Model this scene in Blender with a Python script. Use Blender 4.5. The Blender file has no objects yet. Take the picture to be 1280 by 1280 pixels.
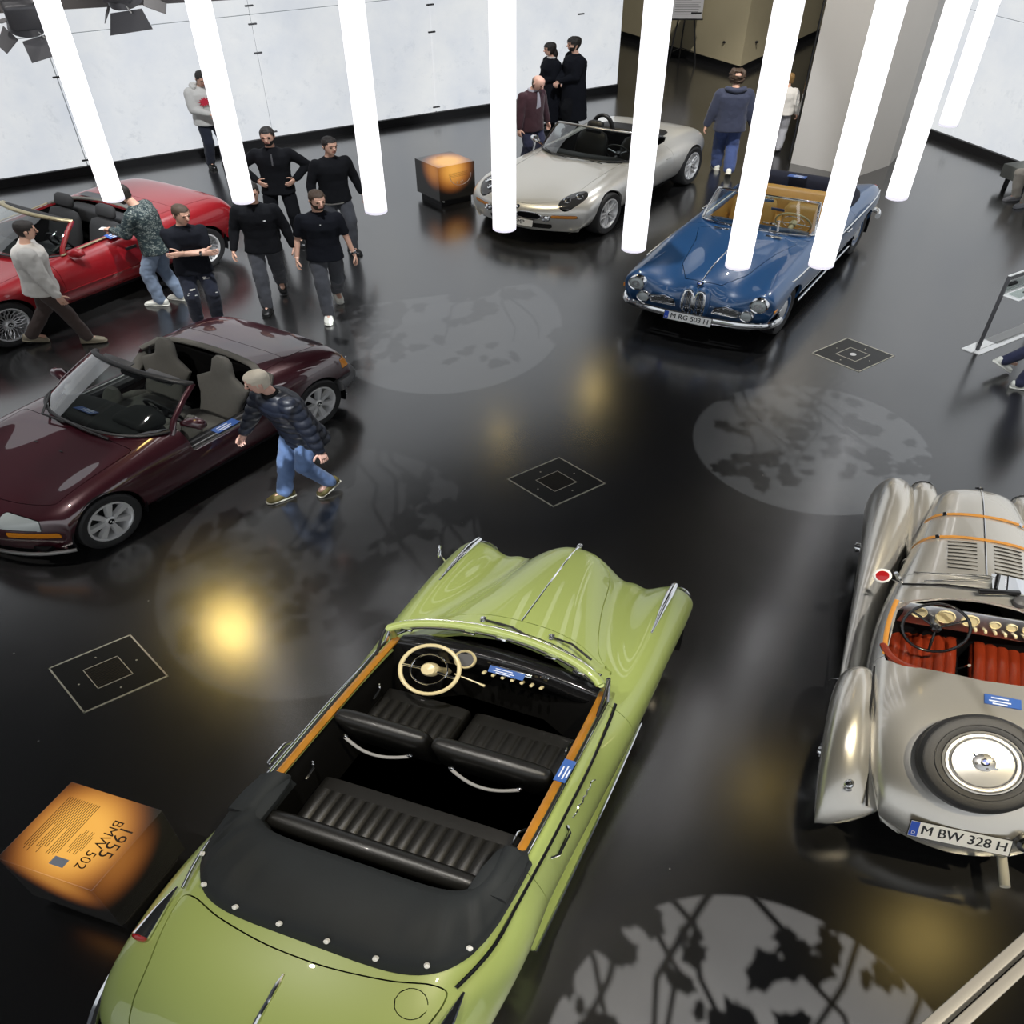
import bpy, bmesh, math, random
import numpy as np
from math import pi, sin, cos, radians as R_
from mathutils import Vector, Matrix, noise

random.seed(7)
scene = bpy.context.scene
COL = scene.collection

# ------------------------------------------------------------------ camera, world, light, exposure
# The picture is the hall seen with a 4:3 squeeze, so the place is laid out wider in X than it is
# deep and high; every vertex, lamp and camera goes through this one constant axis scale.
KS = 0.90
SC = np.array([1.2959 * KS, KS, KS])
def S3(p): return Vector((p[0] * SC[0], p[1] * SC[1], p[2] * SC[2]))

cam_data = bpy.data.cameras.new('camera')
cam = bpy.data.objects.new('camera', cam_data)
COL.objects.link(cam)
cam.location = S3((0, 0, 6.0706))
cam.rotation_euler = (pi / 2 - 0.7543, 0, 0)
cam_data.sensor_width = 36
cam_data.lens = 1029.9 / 1280 * 36
cam_data.shift_x = -5.56 / 1280
cam_data.shift_y = 6.08 / 1280
cam_data.clip_start = 0.02
cam_data.clip_end = 200
scene.camera = cam

scene.view_settings.view_transform = 'Standard'
scene.view_settings.look = 'None'
scene.view_settings.gamma = 1
scene.view_settings.use_curve_mapping = False
scene.view_settings.exposure = 0.0

world = bpy.data.worlds.new('world')
scene.world = world
world.use_nodes = True
world.node_tree.nodes['Background'].inputs[0].default_value = (0.75, 0.8, 0.9, 1)
world.node_tree.nodes['Background'].inputs[1].default_value = 0.10

def area_light(name, loc, sx, sy, power, color=(1, 1, 1), target=None):
    l = bpy.data.lights.new(name, 'AREA')
    l.shape = 'RECTANGLE'; l.size = sx; l.size_y = sy; l.energy = power; l.color = color
    o = bpy.data.objects.new(name, l); COL.objects.link(o)
    o.location = S3(loc)
    if target is not None:
        o.rotation_euler = (S3(target) - S3(loc)).to_track_quat('-Z', 'Y').to_euler()
    return o
def spot_light(name, loc, target, power, angle, color=(1, 1, 1), radius=0.05, blend=0.3):
    l = bpy.data.lights.new(name, 'SPOT')
    l.energy = power; l.color = color; l.spot_size = R_(angle); l.spot_blend = blend; l.shadow_soft_size = radius
    o = bpy.data.objects.new(name, l); COL.objects.link(o)
    o.location = S3(loc)
    o.rotation_euler = (S3(target) - S3(loc)).to_track_quat('-Z', 'Y').to_euler()
    return o
# ceiling spots over the cars, then spots added to brighten visitors, column, sign, rail
NEUTRAL = (1.0, 0.96, 0.90); COOL = (0.93, 0.96, 1.0); WARMW = (1.0, 0.86, 0.58)
for loc_, tgt_, pw_, an_, cl_ in [
        ((-0.9, 1.6, 9.7), (-0.2, 3.6, 0.9), 1500, 26, NEUTRAL), ((1.6, -0.8, 9.7), (-0.3, 3.0, 0.9), 1100, 28, WARMW), ((-3.0, 1.0, 9.7), (-0.6, 2.6, 0.9), 800, 26, NEUTRAL),
        ((5.8, 0.4, 9.7), (2.9, 4.2, 0.8), 2200, 24, WARMW), ((3.2, 0.2, 9.7), (3.0, 4.6, 0.8), 2400, 24, NEUTRAL),
        ((-5.5, 4.5, 9.7), (-3.2, 7.4, 0.8), 1200, 34, NEUTRAL), ((-1.5, 10.5, 9.7), (-3.2, 7.6, 0.8), 900, 34, NEUTRAL),
        ((-7.0, 9.0, 9.7), (-5.0, 11.4, 0.8), 1100, 36, COOL), ((-3.0, 14.0, 9.7), (-4.4, 11.6, 0.8), 1100, 40, COOL),
        ((-1.0, 12.5, 9.7), (1.1, 14.8, 0.8), 1100, 36, WARMW), ((3.0, 18.0, 9.7), (1.3, 15.2, 0.8), 900, 36, COOL),
        ((1.0, 9.5, 9.7), (2.8, 11.7, 0.8), 1200, 36, COOL), ((5.5, 13.5, 9.7), (3.0, 12.0, 0.8), 900, 36, NEUTRAL),
        ((-1.5, 8.5, 9.7), (-2.6, 11.5, 0.9), 2600, 36, COOL), ((3.5, 11.0, 9.7), (5.0, 17.0, 1.5), 3000, 40, NEUTRAL), ((4.0, 18.0, 9.7), (4.0, 23.5, 1.2), 2400, 44, NEUTRAL),
        ((-2.4, 9.5, 9.7), (-4.3, 16.4, 1.2), 3000, 24, COOL), ((1.8, 11.5, 9.7), (.6, 18.0, 1.2), 2600, 26, COOL), ((2.2, 10.5, 9.7), (3.1, 16.2, 1.0), 2000, 22, COOL), ((-3.2, 6.5, 9.7), (-4.4, 10.6, 1.0), 1500, 26, NEUTRAL), ((3.5, 6.3, 9.7), (5.2, 9.8, 0.3), 2200, 20, COOL), ((0.9, -1.2, 9.7), (0.55, 0.43, 4.8), 700, 12, NEUTRAL)]:
    spot_light('ceiling_and_fill_spot', loc_, tgt_, pw_, an_, cl_, 0.07, 0.5)

# ------------------------------------------------------------------ materials
def _nodes(name):
    m = bpy.data.materials.new(name); m.use_nodes = True
    nt = m.node_tree
    return m, nt, nt.nodes['Principled BSDF']
def mat(name, col, rough=0.5, metal=0.0, coat=0.0, spec=0.5, emit=None, estr=0, noise_amt=0.0, nscale=20, bump=0.0, bscale=60, alpha=1.0, trans=0.0, sheen=0.0):
    m, nt, b = _nodes(name)
    c = (*col, 1) if len(col) == 3 else col
    b.inputs['Base Color'].default_value = c
    b.inputs['Roughness'].default_value = rough
    b.inputs['Metallic'].default_value = metal
    b.inputs['Coat Weight'].default_value = coat
    b.inputs['Coat Roughness'].default_value = 0.03
    b.inputs['Specular IOR Level'].default_value = spec
    b.inputs['Sheen Weight'].default_value = sheen
    if trans: b.inputs['Transmission Weight'].default_value = trans
    if emit is not None:
        b.inputs['Emission Color'].default_value = (*emit, 1); b.inputs['Emission Strength'].default_value = estr
    tc = None
    if noise_amt or bump:
        tc = nt.nodes.new('ShaderNodeTexCoord')
    if noise_amt:
        n = nt.nodes.new('ShaderNodeTexNoise'); n.inputs['Scale'].default_value = nscale; n.inputs['Detail'].default_value = 4
        nt.links.new(tc.outputs['Object'], n.inputs['Vector'])
        mx = nt.nodes.new('ShaderNodeMix'); mx.data_type = 'RGBA'
        lo = [max(0, x * (1 - noise_amt)) for x in c[:3]]; hi = [min(1, x * (1 + noise_amt)) for x in c[:3]]
        mx.inputs[6].default_value = (*lo, 1); mx.inputs[7].default_value = (*hi, 1)
        nt.links.new(n.outputs['Fac'], mx.inputs[0]); nt.links.new(mx.outputs[2], b.inputs['Base Color'])
    if bump:
        n2 = nt.nodes.new('ShaderNodeTexNoise'); n2.inputs['Scale'].default_value = bscale; n2.inputs['Detail'].default_value = 3
        nt.links.new(tc.outputs['Object'], n2.inputs['Vector'])
        bp = nt.nodes.new('ShaderNodeBump'); bp.inputs['Strength'].default_value = bump; bp.inputs['Distance'].default_value = 0.01
        nt.links.new(n2.outputs['Fac'], bp.inputs['Height']); nt.links.new(bp.outputs['Normal'], b.inputs['Normal'])
    return m
def paint(name, col, metal=0.0, rough=0.35, coat=1.0, cior=1.75):
    m = mat(name, col, rough, metal, coat, 0.5)
    b = m.node_tree.nodes['Principled BSDF']; b.inputs['Coat IOR'].default_value = cior; b.inputs['Coat Roughness'].default_value = 0.012
    return m
def glass_mat(name, tint=(0.85, 0.92, 0.9), clear=0.86):
    m = bpy.data.materials.new(name); m.use_nodes = True; nt = m.node_tree; nt.nodes.clear()
    out = nt.nodes.new('ShaderNodeOutputMaterial'); mx = nt.nodes.new('ShaderNodeMixShader')
    tr = nt.nodes.new('ShaderNodeBsdfTransparent'); gl = nt.nodes.new('ShaderNodeBsdfGlossy')
    fr = nt.nodes.new('ShaderNodeFresnel'); fr.inputs['IOR'].default_value = 1.5
    tr.inputs['Color'].default_value = (*[t * clear for t in tint], 1)
    gl.inputs['Roughness'].default_value = 0.02; gl.inputs['Color'].default_value = (1, 1, 1, 1)
    mul = nt.nodes.new('ShaderNodeMath'); mul.operation = 'MULTIPLY_ADD'; mul.inputs[1].default_value = 2.2; mul.inputs[2].default_value = 0.05
    nt.links.new(fr.outputs[0], mul.inputs[0]); nt.links.new(mul.outputs[0], mx.inputs[0])
    nt.links.new(tr.outputs[0], mx.inputs[1]); nt.links.new(gl.outputs[0], mx.inputs[2]); nt.links.new(mx.outputs[0], out.inputs[0])
    return m

M = {}
M['chrome'] = mat('chrome', (0.86, 0.87, 0.88), 0.08, 1.0)
M['alloy'] = mat('alloy', (0.72, 0.72, 0.73), 0.28, 1.0)
M['alloy_bright'] = mat('alloy_bright', (0.80, 0.80, 0.80), 0.35, 0.35)
M['steel'] = mat('brushed_steel', (0.55, 0.54, 0.52), 0.32, 1.0)
M['rubber'] = mat('rubber', (0.018, 0.018, 0.019), 0.55, bump=0.15, bscale=120)
M['black'] = mat('satin_black', (0.012, 0.012, 0.013), 0.45)
M['matte_black'] = mat('matte_black', (0.008, 0.008, 0.009), 0.9, spec=0.1)
M['gloss_black'] = mat('gloss_black', (0.01, 0.01, 0.011), 0.15, coat=0.5)
M['grey_plastic'] = mat('grey_plastic', (0.09, 0.09, 0.095), 0.5)
M['glass'] = glass_mat('windscreen_glass')
M['lamp_glass'] = glass_mat('lamp_glass', (0.95, 0.97, 0.98), 0.95)
M['lens_red'] = mat('red_lens', (0.35, 0.01, 0.012), 0.12, coat=0.6)
M['lens_amber'] = mat('amber_lens', (0.85, 0.30, 0.02), 0.12, coat=0.6)
M['lens_grey'] = mat('grey_headlamp_cover', (0.42, 0.46, 0.46), 0.12, coat=0.8)
M['plate_white'] = mat('plate_white', (0.85, 0.85, 0.83), 0.35)
M['plate_blue'] = mat('plate_blue', (0.01, 0.07, 0.5), 0.35)
M['ink'] = mat('black_ink', (0.008, 0.008, 0.009), 0.4)
M['white'] = mat('white_paint', (0.82, 0.82, 0.8), 0.4)
M['sticker_blue'] = mat('blue_sticker', (0.05, 0.13, 0.42), 0.35)
M['sticker_white'] = mat('sticker_print', (0.75, 0.8, 0.9), 0.4)
M['carpet_black'] = mat('black_carpet', (0.006, 0.006, 0.006), 0.95, spec=0.1, bump=0.3, bscale=300)
M['leather_black'] = mat('black_leather', (0.009, 0.0088, 0.008), 0.38, coat=0.08, bump=0.12, bscale=160)
M['leather_red'] = mat('red_leather', (0.20, 0.024, 0.007), 0.28, coat=0.25, bump=0.12, bscale=120, noise_amt=0.15, nscale=6)
M['leather_tan'] = mat('tan_leather', (0.52, 0.29, 0.065), 0.42, bump=0.1, bscale=120, noise_amt=0.1, nscale=5)
M['cloth_grey'] = mat('grey_seat_cloth', (0.15, 0.145, 0.13), 0.9, bump=0.2, bscale=250, noise_amt=0.1, nscale=40)
M['cloth_dark'] = mat('charcoal_seat_cloth', (0.035, 0.036, 0.038), 0.85, bump=0.2, bscale=250)
M['canvas'] = mat('black_canvas', (0.009, 0.012, 0.014), 0.75, bump=0.1, bscale=80, noise_amt=0.25, nscale=5)
M['wood'] = mat('door_rail_wood', (0.38, 0.165, 0.02), 0.25, coat=0.6, noise_amt=0.35, nscale=9)
M['ivory'] = mat('ivory_bakelite', (0.72, 0.62, 0.36), 0.28, coat=0.4)
M['strap'] = mat('tan_strap_leather', (0.55, 0.24, 0.04), 0.45)
M['rope'] = mat('grey_rope', (0.3, 0.3, 0.3), 0.8)

# ------------------------------------------------------------------ mesh builder
def npv(p): return np.asarray(p, dtype=float)
def nrm(v):
    v = npv(v); n = np.linalg.norm(v); return v / n if n > 1e-12 else v
class MB:
    def __init__(s): s.v = []; s.f = []; s.n = 0
    def add(s, vs, fs):
        vs = npv(vs).reshape(-1, 3)
        s.v.append(vs); s.f += [tuple(i + s.n for i in f) for f in fs]; s.n += len(vs); return s
    def join(s, o):
        if o.n: s.add(o.V(), o.f)
        return s
    def V(s): return np.concatenate(s.v) if s.v else np.zeros((0, 3))
    def xf(s, m):
        m = np.array(m); V = s.V(); s.v = [V @ m[:3, :3].T + m[:3, 3]]
        if np.linalg.det(m[:3, :3]) < 0: s.f = [tuple(reversed(f)) for f in s.f]
        return s
    def move(s, x, y, z): s.v = [s.V() + npv((x, y, z))]; return s
    def mirrored(s):
        o = MB(); V = s.V().copy(); V[:, 1] *= -1; o.add(V, [tuple(reversed(f)) for f in s.f]); return o
    def grid(s, P, closeu=False, closev=False, flip=False):
        P = npv(P); nu, nv = P.shape[:2]; fs = []
        for i in range(nu if closeu else nu - 1):
            for j in range(nv if closev else nv - 1):
                a = i * nv + j; b = ((i + 1) % nu) * nv + j; c = ((i + 1) % nu) * nv + (j + 1) % nv; d = i * nv + (j + 1) % nv
                fs.append((a, b, c, d) if not flip else (d, c, b, a))
        return s.add(P.reshape(-1, 3), fs)
    def loft(s, rings, caps=True, closev=True):
        P = npv(rings); nu, nv = P.shape[:2]
        s.grid(P, False, closev, flip=True)
        if caps:
            o = s.n - nu * nv
            s.f.append(tuple(o + j for j in reversed(range(nv)))); s.f.append(tuple(o + (nu - 1) * nv + j for j in range(nv)))
        return s
    def tube(s, pts, r, n=8, caps=True, sq=1.0, up=None, closed=False):
        pts = [npv(p) for p in pts]; k = len(pts)
        rr = r if hasattr(r, '__len__') else [r] * k
        rings = []; prev = None
        for i in range(k):
            if closed: t = nrm(pts[(i + 1) % k] - pts[i - 1])
            else: t = nrm(pts[min(i + 1, k - 1)] - pts[max(i - 1, 0)])
            if prev is None:
                a = npv(up) if up is not None else (npv((0, 0, 1)) if abs(t[2]) < 0.9 else npv((1, 0, 0)))
            else: a = prev
            b = nrm(np.cross(t, a)); a = nrm(np.cross(b, t)); prev = a
            rings.append([pts[i] + rr[i] * (cos(2 * pi * j / n + pi / n) * b + sq * sin(2 * pi * j / n + pi / n) * a) for j in range(n)])
        if closed:
            s.grid(npv(rings), True, True, flip=True); return s
        return s.loft(rings, caps)
    def cyl(s, a, b, r, n=16, r2=None): return s.tube([a, b], [r, r if r2 is None else r2], n)
    def lathe(s, prof, n=32, c=(0, 0, 0), axis=(0, 0, 1), closed=False):
        ax = nrm(axis); q = Vector((0, 0, 1)).rotation_difference(Vector(ax)).to_matrix(); q = np.array(q)
        P = np.array([[[p[0] * cos(2 * pi * j / n), p[0] * sin(2 * pi * j / n), p[1]] for j in range(n)] for p in prof])
        P = P @ q.T + npv(c)
        return s.grid(P, closed, True, flip=False)
    def box(s, c, d, rot=None):
        c = npv(c); d = npv(d) / 2
        V = npv([[x, y, z] for x in (-1, 1) for y in (-1, 1) for z in (-1, 1)]) * d
        if rot is not None: V = V @ np.array(rot).T
        return s.add(V + c, [(0, 1, 3, 2), (4, 6, 7, 5), (0, 4, 5, 1), (2, 3, 7, 6), (0, 2, 6, 4), (1, 5, 7, 3)])
    def rbox(s, c, d, r=0.02, seg=3, rot=None):
        c = npv(c); hx, hy, hz = npv(d) / 2; r = min(r, hx, hy, hz) * 0.999
        rings = []
        for k in range(2 * (seg + 1)):
            a = -pi / 2 + (k if k <= seg else k - 1) * (pi / (2 * seg))
            rz = hz - r
            z = (-rz if k <= seg else rz) + r * sin(a); ins = r * (1 - cos(a))
            ring = []
            for q, (sx, sy) in enumerate(((1, 1), (-1, 1), (-1, -1), (1, -1))):
                for j in range(seg + 1):
                    b = q * pi / 2 + j * pi / (2 * seg)
                    ring.append((sx * (hx - r) + (r - ins) * cos(b), sy * (hy - r) + (r - ins) * sin(b), z))
            rings.append(ring)
        P = npv(rings)
        if rot is not None: P = P @ np.array(rot).T
        return s.loft(P + c)
    def prism(s, poly, z0, z1):
        n = len(poly)
        V = [(p[0], p[1], z0) for p in poly] + [(p[0], p[1], z1) for p in poly]
        F = [tuple(reversed(range(n))), tuple(range(n, 2 * n))] + [(i, (i + 1) % n, n + (i + 1) % n, n + i) for i in range(n)]
        return s.add(V, F)
    def ell(s, c, r, nu=12, nv=18, rot=None):
        rr = npv(r) if hasattr(r, '__len__') else npv((r, r, r))
        P = npv([[[cos(a) * cos(b), cos(a) * sin(b), sin(a)] for b in np.linspace(0, 2 * pi, nv, endpoint=False)] for a in np.linspace(-pi / 2 + 1e-3, pi / 2 - 1e-3, nu)]) * rr
        if rot is not None: P = P @ np.array(rot).T
        s.grid(P + npv(c), False, True, flip=True); return s

def rotz(a): return np.array(Matrix.Rotation(a, 3, 'Z'))
def roty(a): return np.array(Matrix.Rotation(a, 3, 'Y'))
def rotx(a): return np.array(Matrix.Rotation(a, 3, 'X'))
def m4(r=None, t=(0, 0, 0)):
    m = np.eye(4)
    if r is not None: m[:3, :3] = r
    m[:3, 3] = t; return m
def frame(o, x, y):
    # local x -> x, y -> y
    x = nrm(x); z = nrm(np.cross(x, y)); y = np.cross(z, x)
    m = np.eye(4); m[:3, 0] = x; m[:3, 1] = y; m[:3, 2] = z; m[:3, 3] = o; return m

class Thing:
    def __init__(s, name, label, cat, loc=(0, 0, 0), rot=0.0, group=None, mesh=False):
        s.T = m4(rotz(rot) if not hasattr(rot, '__len__') else np.array(rot), loc); s.loc = npv(loc); s.o = None
        s.meta = (name, label, cat, group)
        if not mesh:
            o = bpy.data.objects.new(name, None); COL.objects.link(o); o.location = S3(loc); o.empty_display_size = 0.2
            s.settle(o)
    def settle(s, o):
        n, l, c, g = s.meta; s.o = o
        if l: o['label'] = l
        if c: o['category'] = c
        if g: o['group'] = g
    def bake(s, V):
        V = npv(V); W = V @ s.T[:3, :3].T + s.T[:3, 3]
        return W * SC - s.loc * SC
def mesh_obj(name, V, F, m, sharp=35):
    me = bpy.data.meshes.new(name)
    me.from_pydata([tuple(v) for v in V], [], F)
    me.validate()
    if sharp is not None:
        me.shade_smooth()
        if sharp < 180: me.set_sharp_from_angle(angle=R_(sharp))
    if m is not None: me.materials.append(m)
    o = bpy.data.objects.new(name, me); COL.objects.link(o)
    return o
def part(th, name, mb, m, parent=None, sharp=35, label=None, kind=None):
    o = mesh_obj(name, th.bake(mb.V()), mb.f, M[m] if isinstance(m, str) else m, sharp)
    p = parent if parent is not None else th.o
    if p is None:
        th.settle(o); o.location = S3(th.loc)
    else: o.parent = p
    if label: o['label'] = label
    if kind: o['kind'] = kind
    return o
def single(name, label, cat, mb, m, loc=(0, 0, 0), rot=0.0, group=None, sharp=35, kind=None):
    th = Thing(name, label, cat, loc, rot, group, mesh=True)
    o = part(th, name, mb, m, None, sharp); 
    if kind: o['kind'] = kind
    return th
def struct(name, mb, m, sharp=35, loc=(0, 0, 0), rot=0.0):
    th = Thing(name, None, None, loc, rot, mesh=True); o = part(th, name, mb, m, None, sharp); o['kind'] = 'structure'; return th
def text_mb(txt, size, align='CENTER', depth=0.0, fat=0.0):
    cu = bpy.data.curves.new('lettering', 'FONT'); cu.body = txt; cu.size = size; cu.align_x = align; cu.align_y = 'CENTER'; cu.extrude = depth; cu.offset = fat * size; cu.resolution_u = 3
    o = bpy.data.objects.new('lettering', cu); COL.objects.link(o)
    dg = bpy.context.evaluated_depsgraph_get(); me = bpy.data.meshes.new_from_object(o.evaluated_get(dg))
    mb = MB(); mb.add([tuple(v.co) for v in me.vertices], [tuple(p.vertices) for p in me.polygons])
    bpy.data.objects.remove(o); bpy.data.curves.remove(cu); bpy.data.meshes.remove(me)
    return mb
# ================================================================== the setting
def floor_material():
    m, nt, b = _nodes('polished_dark_floor')
    tc = nt.nodes.new('ShaderNodeTexCoord')
    n1 = nt.nodes.new('ShaderNodeTexNoise'); n1.inputs['Scale'].default_value = 0.35; n1.inputs['Detail'].default_value = 5
    n2 = nt.nodes.new('ShaderNodeTexNoise'); n2.inputs['Scale'].default_value = 38; n2.inputs['Detail'].default_value = 6; n2.inputs['Roughness'].default_value = 0.7
    n3 = nt.nodes.new('ShaderNodeTexVoronoi'); n3.inputs['Scale'].default_value = 2.6
    mp = nt.nodes.new('ShaderNodeMapping'); mp.inputs['Scale'].default_value = (0.3, 0.3, 1)
    n4 = nt.nodes.new('ShaderNodeTexNoise'); n4.inputs['Scale'].default_value = 9; n4.inputs['Detail'].default_value = 5
    for n in (n1, n2, n3): nt.links.new(tc.outputs['Object'], n.inputs['Vector'])
    nt.links.new(tc.outputs['Object'], mp.inputs['Vector']); nt.links.new(mp.outputs[0], n4.inputs['Vector'])
    r = nt.nodes.new('ShaderNodeValToRGB'); r.color_ramp.elements[0].color = (0.0095, 0.0095, 0.010, 1); r.color_ramp.elements[1].color = (0.019, 0.0185, 0.018, 1)
    nt.links.new(n1.outputs['Fac'], r.inputs['Fac'])
    # sparse pale specks of dust
    lt = nt.nodes.new('ShaderNodeMath'); lt.operation = 'LESS_THAN'; lt.inputs[1].default_value = 0.022
    nt.links.new(n3.outputs['Distance'], lt.inputs[0])
    mx = nt.nodes.new('ShaderNodeMix'); mx.data_type = 'RGBA'; mx.inputs[7].default_value = (0.22, 0.21, 0.2, 1)
    nt.links.new(lt.outputs[0], mx.inputs[0]); nt.links.new(r.outputs[0], mx.inputs[6]); nt.links.new(mx.outputs[2], b.inputs['Base Color'])
    mr = nt.nodes.new('ShaderNodeMapRange'); mr.inputs['To Min'].default_value = 0.19; mr.inputs['To Max'].default_value = 0.25
    nt.links.new(n4.outputs['Fac'], mr.inputs['Value']); nt.links.new(mr.outputs[0], b.inputs['Roughness'])
    b.inputs['Specular IOR Level'].default_value = 0.5
    b.inputs['IOR'].default_value = 2.2
    b.inputs['Coat Weight'].default_value = 0.75; b.inputs['Coat IOR'].default_value = 1.6; b.inputs['Coat Roughness'].default_value = 0.19
    bp = nt.nodes.new('ShaderNodeBump'); bp.inputs['Strength'].default_value = 0.035; bp.inputs['Distance'].default_value = 0.01
    nt.links.new(n2.outputs['Fac'], bp.inputs['Height']); nt.links.new(bp.outputs['Normal'], b.inputs['Normal'])
    return m
M['floor'] = floor_material()
def panel_material(name, strength):
    m, nt, b = _nodes(name)
    tc = nt.nodes.new('ShaderNodeTexCoord')
    n = nt.nodes.new('ShaderNodeTexNoise'); n.inputs['Scale'].default_value = 0.9; n.inputs['Detail'].default_value = 9; n.inputs['Roughness'].default_value = 0.62
    n2 = nt.nodes.new('ShaderNodeTexNoise'); n2.inputs['Scale'].default_value = 3.5; n2.inputs['Detail'].default_value = 8; n2.inputs['Roughness'].default_value = 0.75
    sp = nt.nodes.new('ShaderNodeSeparateXYZ'); nt.links.new(tc.outputs['Object'], sp.inputs[0])
    nt.links.new(tc.outputs['Object'], n.inputs['Vector']); nt.links.new(tc.outputs['Object'], n2.inputs['Vector'])
    r = nt.nodes.new('ShaderNodeValToRGB'); e = r.color_ramp.elements
    e[0].position = 0.3; e[0].color = (0.66, 0.70, 0.76, 1); e[1].position = 0.66; e[1].color = (0.80, 0.82, 0.83, 1)
    nt.links.new(n.outputs['Fac'], r.inputs['Fac'])
    # printed grey speckle band low on the panels
    r2 = nt.nodes.new('ShaderNodeValToRGB'); r2.color_ramp.elements[0].position = 0.56; r2.color_ramp.elements[0].color = (0, 0, 0, 1); r2.color_ramp.elements[1].position = 0.66; r2.color_ramp.elements[1].color = (1, 1, 1, 1)
    nt.links.new(n2.outputs['Fac'], r2.inputs['Fac'])
    zr = nt.nodes.new('ShaderNodeMapRange'); zr.inputs['From Min'].default_value = 1.9; zr.inputs['From Max'].default_value = 0.5; zr.inputs['To Min'].default_value = 0.08; zr.inputs['To Max'].default_value = 0.36
    nt.links.new(sp.outputs['Z'], zr.inputs['Value'])
    mm = nt.nodes.new('ShaderNodeMath'); mm.operation = 'MULTIPLY'; nt.links.new(r2.outputs[0], mm.inputs[0]); nt.links.new(zr.outputs[0], mm.inputs[1])
    mx = nt.nodes.new('ShaderNodeMix'); mx.data_type = 'RGBA'; mx.inputs[7].default_value = (0.42, 0.46, 0.52, 1)
    nt.links.new(mm.outputs[0], mx.inputs[0]); nt.links.new(r.outputs[0], mx.inputs[6])
    b.inputs['Base Color'].default_value = (0.08, 0.08, 0.08, 1); b.inputs['Roughness'].default_value = 0.35; b.inputs['Specular IOR Level'].default_value = 0.2
    nt.links.new(mx.outputs[2], b.inputs['Emission Color']); b.inputs['Emission Strength'].default_value = strength
    return m
M['panel'] = panel_material('backlit_printed_glass', 0.92)
M['panel_mid'] = panel_material('backlit_printed_glass_dimmed', 0.95)
M['panel_high'] = panel_material('backlit_printed_glass_low', 0.75)
M['joint'] = mat('joint_grey', (0.33, 0.35, 0.36), 0.6)
M['wall_core'] = mat('wall_core', (0.55, 0.56, 0.57), 0.6)
M['column'] = mat('column_plaster', (0.50, 0.48, 0.45), 0.75, noise_amt=0.04, nscale=2)
M['tan'] = mat('tan_wall_board', (0.50, 0.44, 0.29), 0.5, noise_amt=0.05, nscale=1.5)
M['plinth'] = mat('black_plinth', (0.007, 0.007, 0.008), 0.5)
M['ceiling'] = mat('ceiling_dark', (0.03, 0.03, 0.032), 0.8)
M['tube'] = mat('tube_diffuser', (0.9, 0.9, 0.92), 0.4, emit=(0.985, 0.975, 1.0), estr=1.2)
M['tube_end'] = mat('tube_end_cap', (0.8, 0.79, 0.85), 0.4, emit=(0.9, 0.86, 1.0), estr=0.75)
M['brass'] = mat('brass_edge', (0.66, 0.63, 0.52), 0.4, 0.15)
M['hatch'] = mat('hatch_plate', (0.016, 0.016, 0.015), 0.3)
M['grate'] = mat('grate_bar', (0.06, 0.052, 0.04), 0.45, 0.5)
M['beam'] = mat('beam_brown_grey', (0.10, 0.09, 0.088), 0.6)
M['lamp_grey'] = mat('lamp_housing_grey', (0.13, 0.13, 0.14), 0.4, 0.4)

f = MB(); f.box((2, 10, -0.05), (40, 44, 0.1)); struct('floor', f, 'floor')
c = MB(); c.box((2, 10, 10.05), (40, 44, 0.1)); struct('ceiling', c, 'ceiling')

def panel_wall(name, p0, ang, t0, t1, joints, zj, height, flip, clips, rows_lit=None):
    # local x along the wall, +y towards the hall
    th = Thing(name, None, None, (*p0, 0), ang, mesh=True)
    s = -1 if flip else 1
    mb = MB(); mb.box(((t0 + t1) / 2, -s * 0.13, height / 2), (t1 - t0, 0.16, height))
    part(th, name, mb, 'joint', None); th.o['kind'] = 'structure'
    pl = MB(); pl.box(((t0 + t1) / 2, -s * 0.03, 0.075), (t1 - t0 - 0.01, 0.10, 0.15)); part(th, 'plinth', pl, 'plinth')
    xs = [t0] + [j for j in joints if t0 < j < t1] + [t1]; zs = [0.15] + [z for z in zj if z < height] + [height]
    for i in range(len(xs) - 1):
        for k in range(len(zs) - 1):
            g = 0.011
            pm = MB(); pm.rbox(((xs[i] + xs[i + 1]) / 2, -s * 0.03, (zs[k] + zs[k + 1]) / 2), (xs[i + 1] - xs[i] - 2 * g, 0.05, zs[k + 1] - zs[k] - 2 * g), 0.004, 1)
            part(th, 'glass_panel', pm, ('panel', 'panel', 'panel_mid', 'panel_high')[min(k, 3)] if rows_lit is None else rows_lit)
    for x, z in clips:
        cm = MB(); cm.rbox((x, s * 0.005, z), (0.13, 0.03, 0.03), 0.006, 1); part(th, 'clip', cm, 'grey_plastic')
    return th
JL = [1.3 + 2.95 * k for k in range(-5, 3)]
wl = panel_wall('wall_left', (-7.44, 15.44), R_(32.3), -13, 11.0, JL, [2.35, 4.7, 7.05], 9.4, True,
           [(x, z) for x in (1.3, 4.25, 7.2) for z in (0.26, 1.71, 2.2, 2.5)] + [(10.1, 1.71)])
JR = [1.12 + 2.95 * k for k in range(0, 6)]
wr = panel_wall('wall_right', (6.47, 18.78), R_(-66.5), -0.6, 17, JR, [2.33, 4.7, 7.05], 9.4, True,
           [(1.12, z) for z in (0.38, 1.98, 2.5)])
panel_wall('wall_back', (-14, -6.0), 0, 0, 30, [2.95 * k for k in range(1, 11)], [2.35, 4.7, 7.05], 9.4, False, [], 'panel')  # unseen wall; its lit panels are added to brighten what faces the camera

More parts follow.
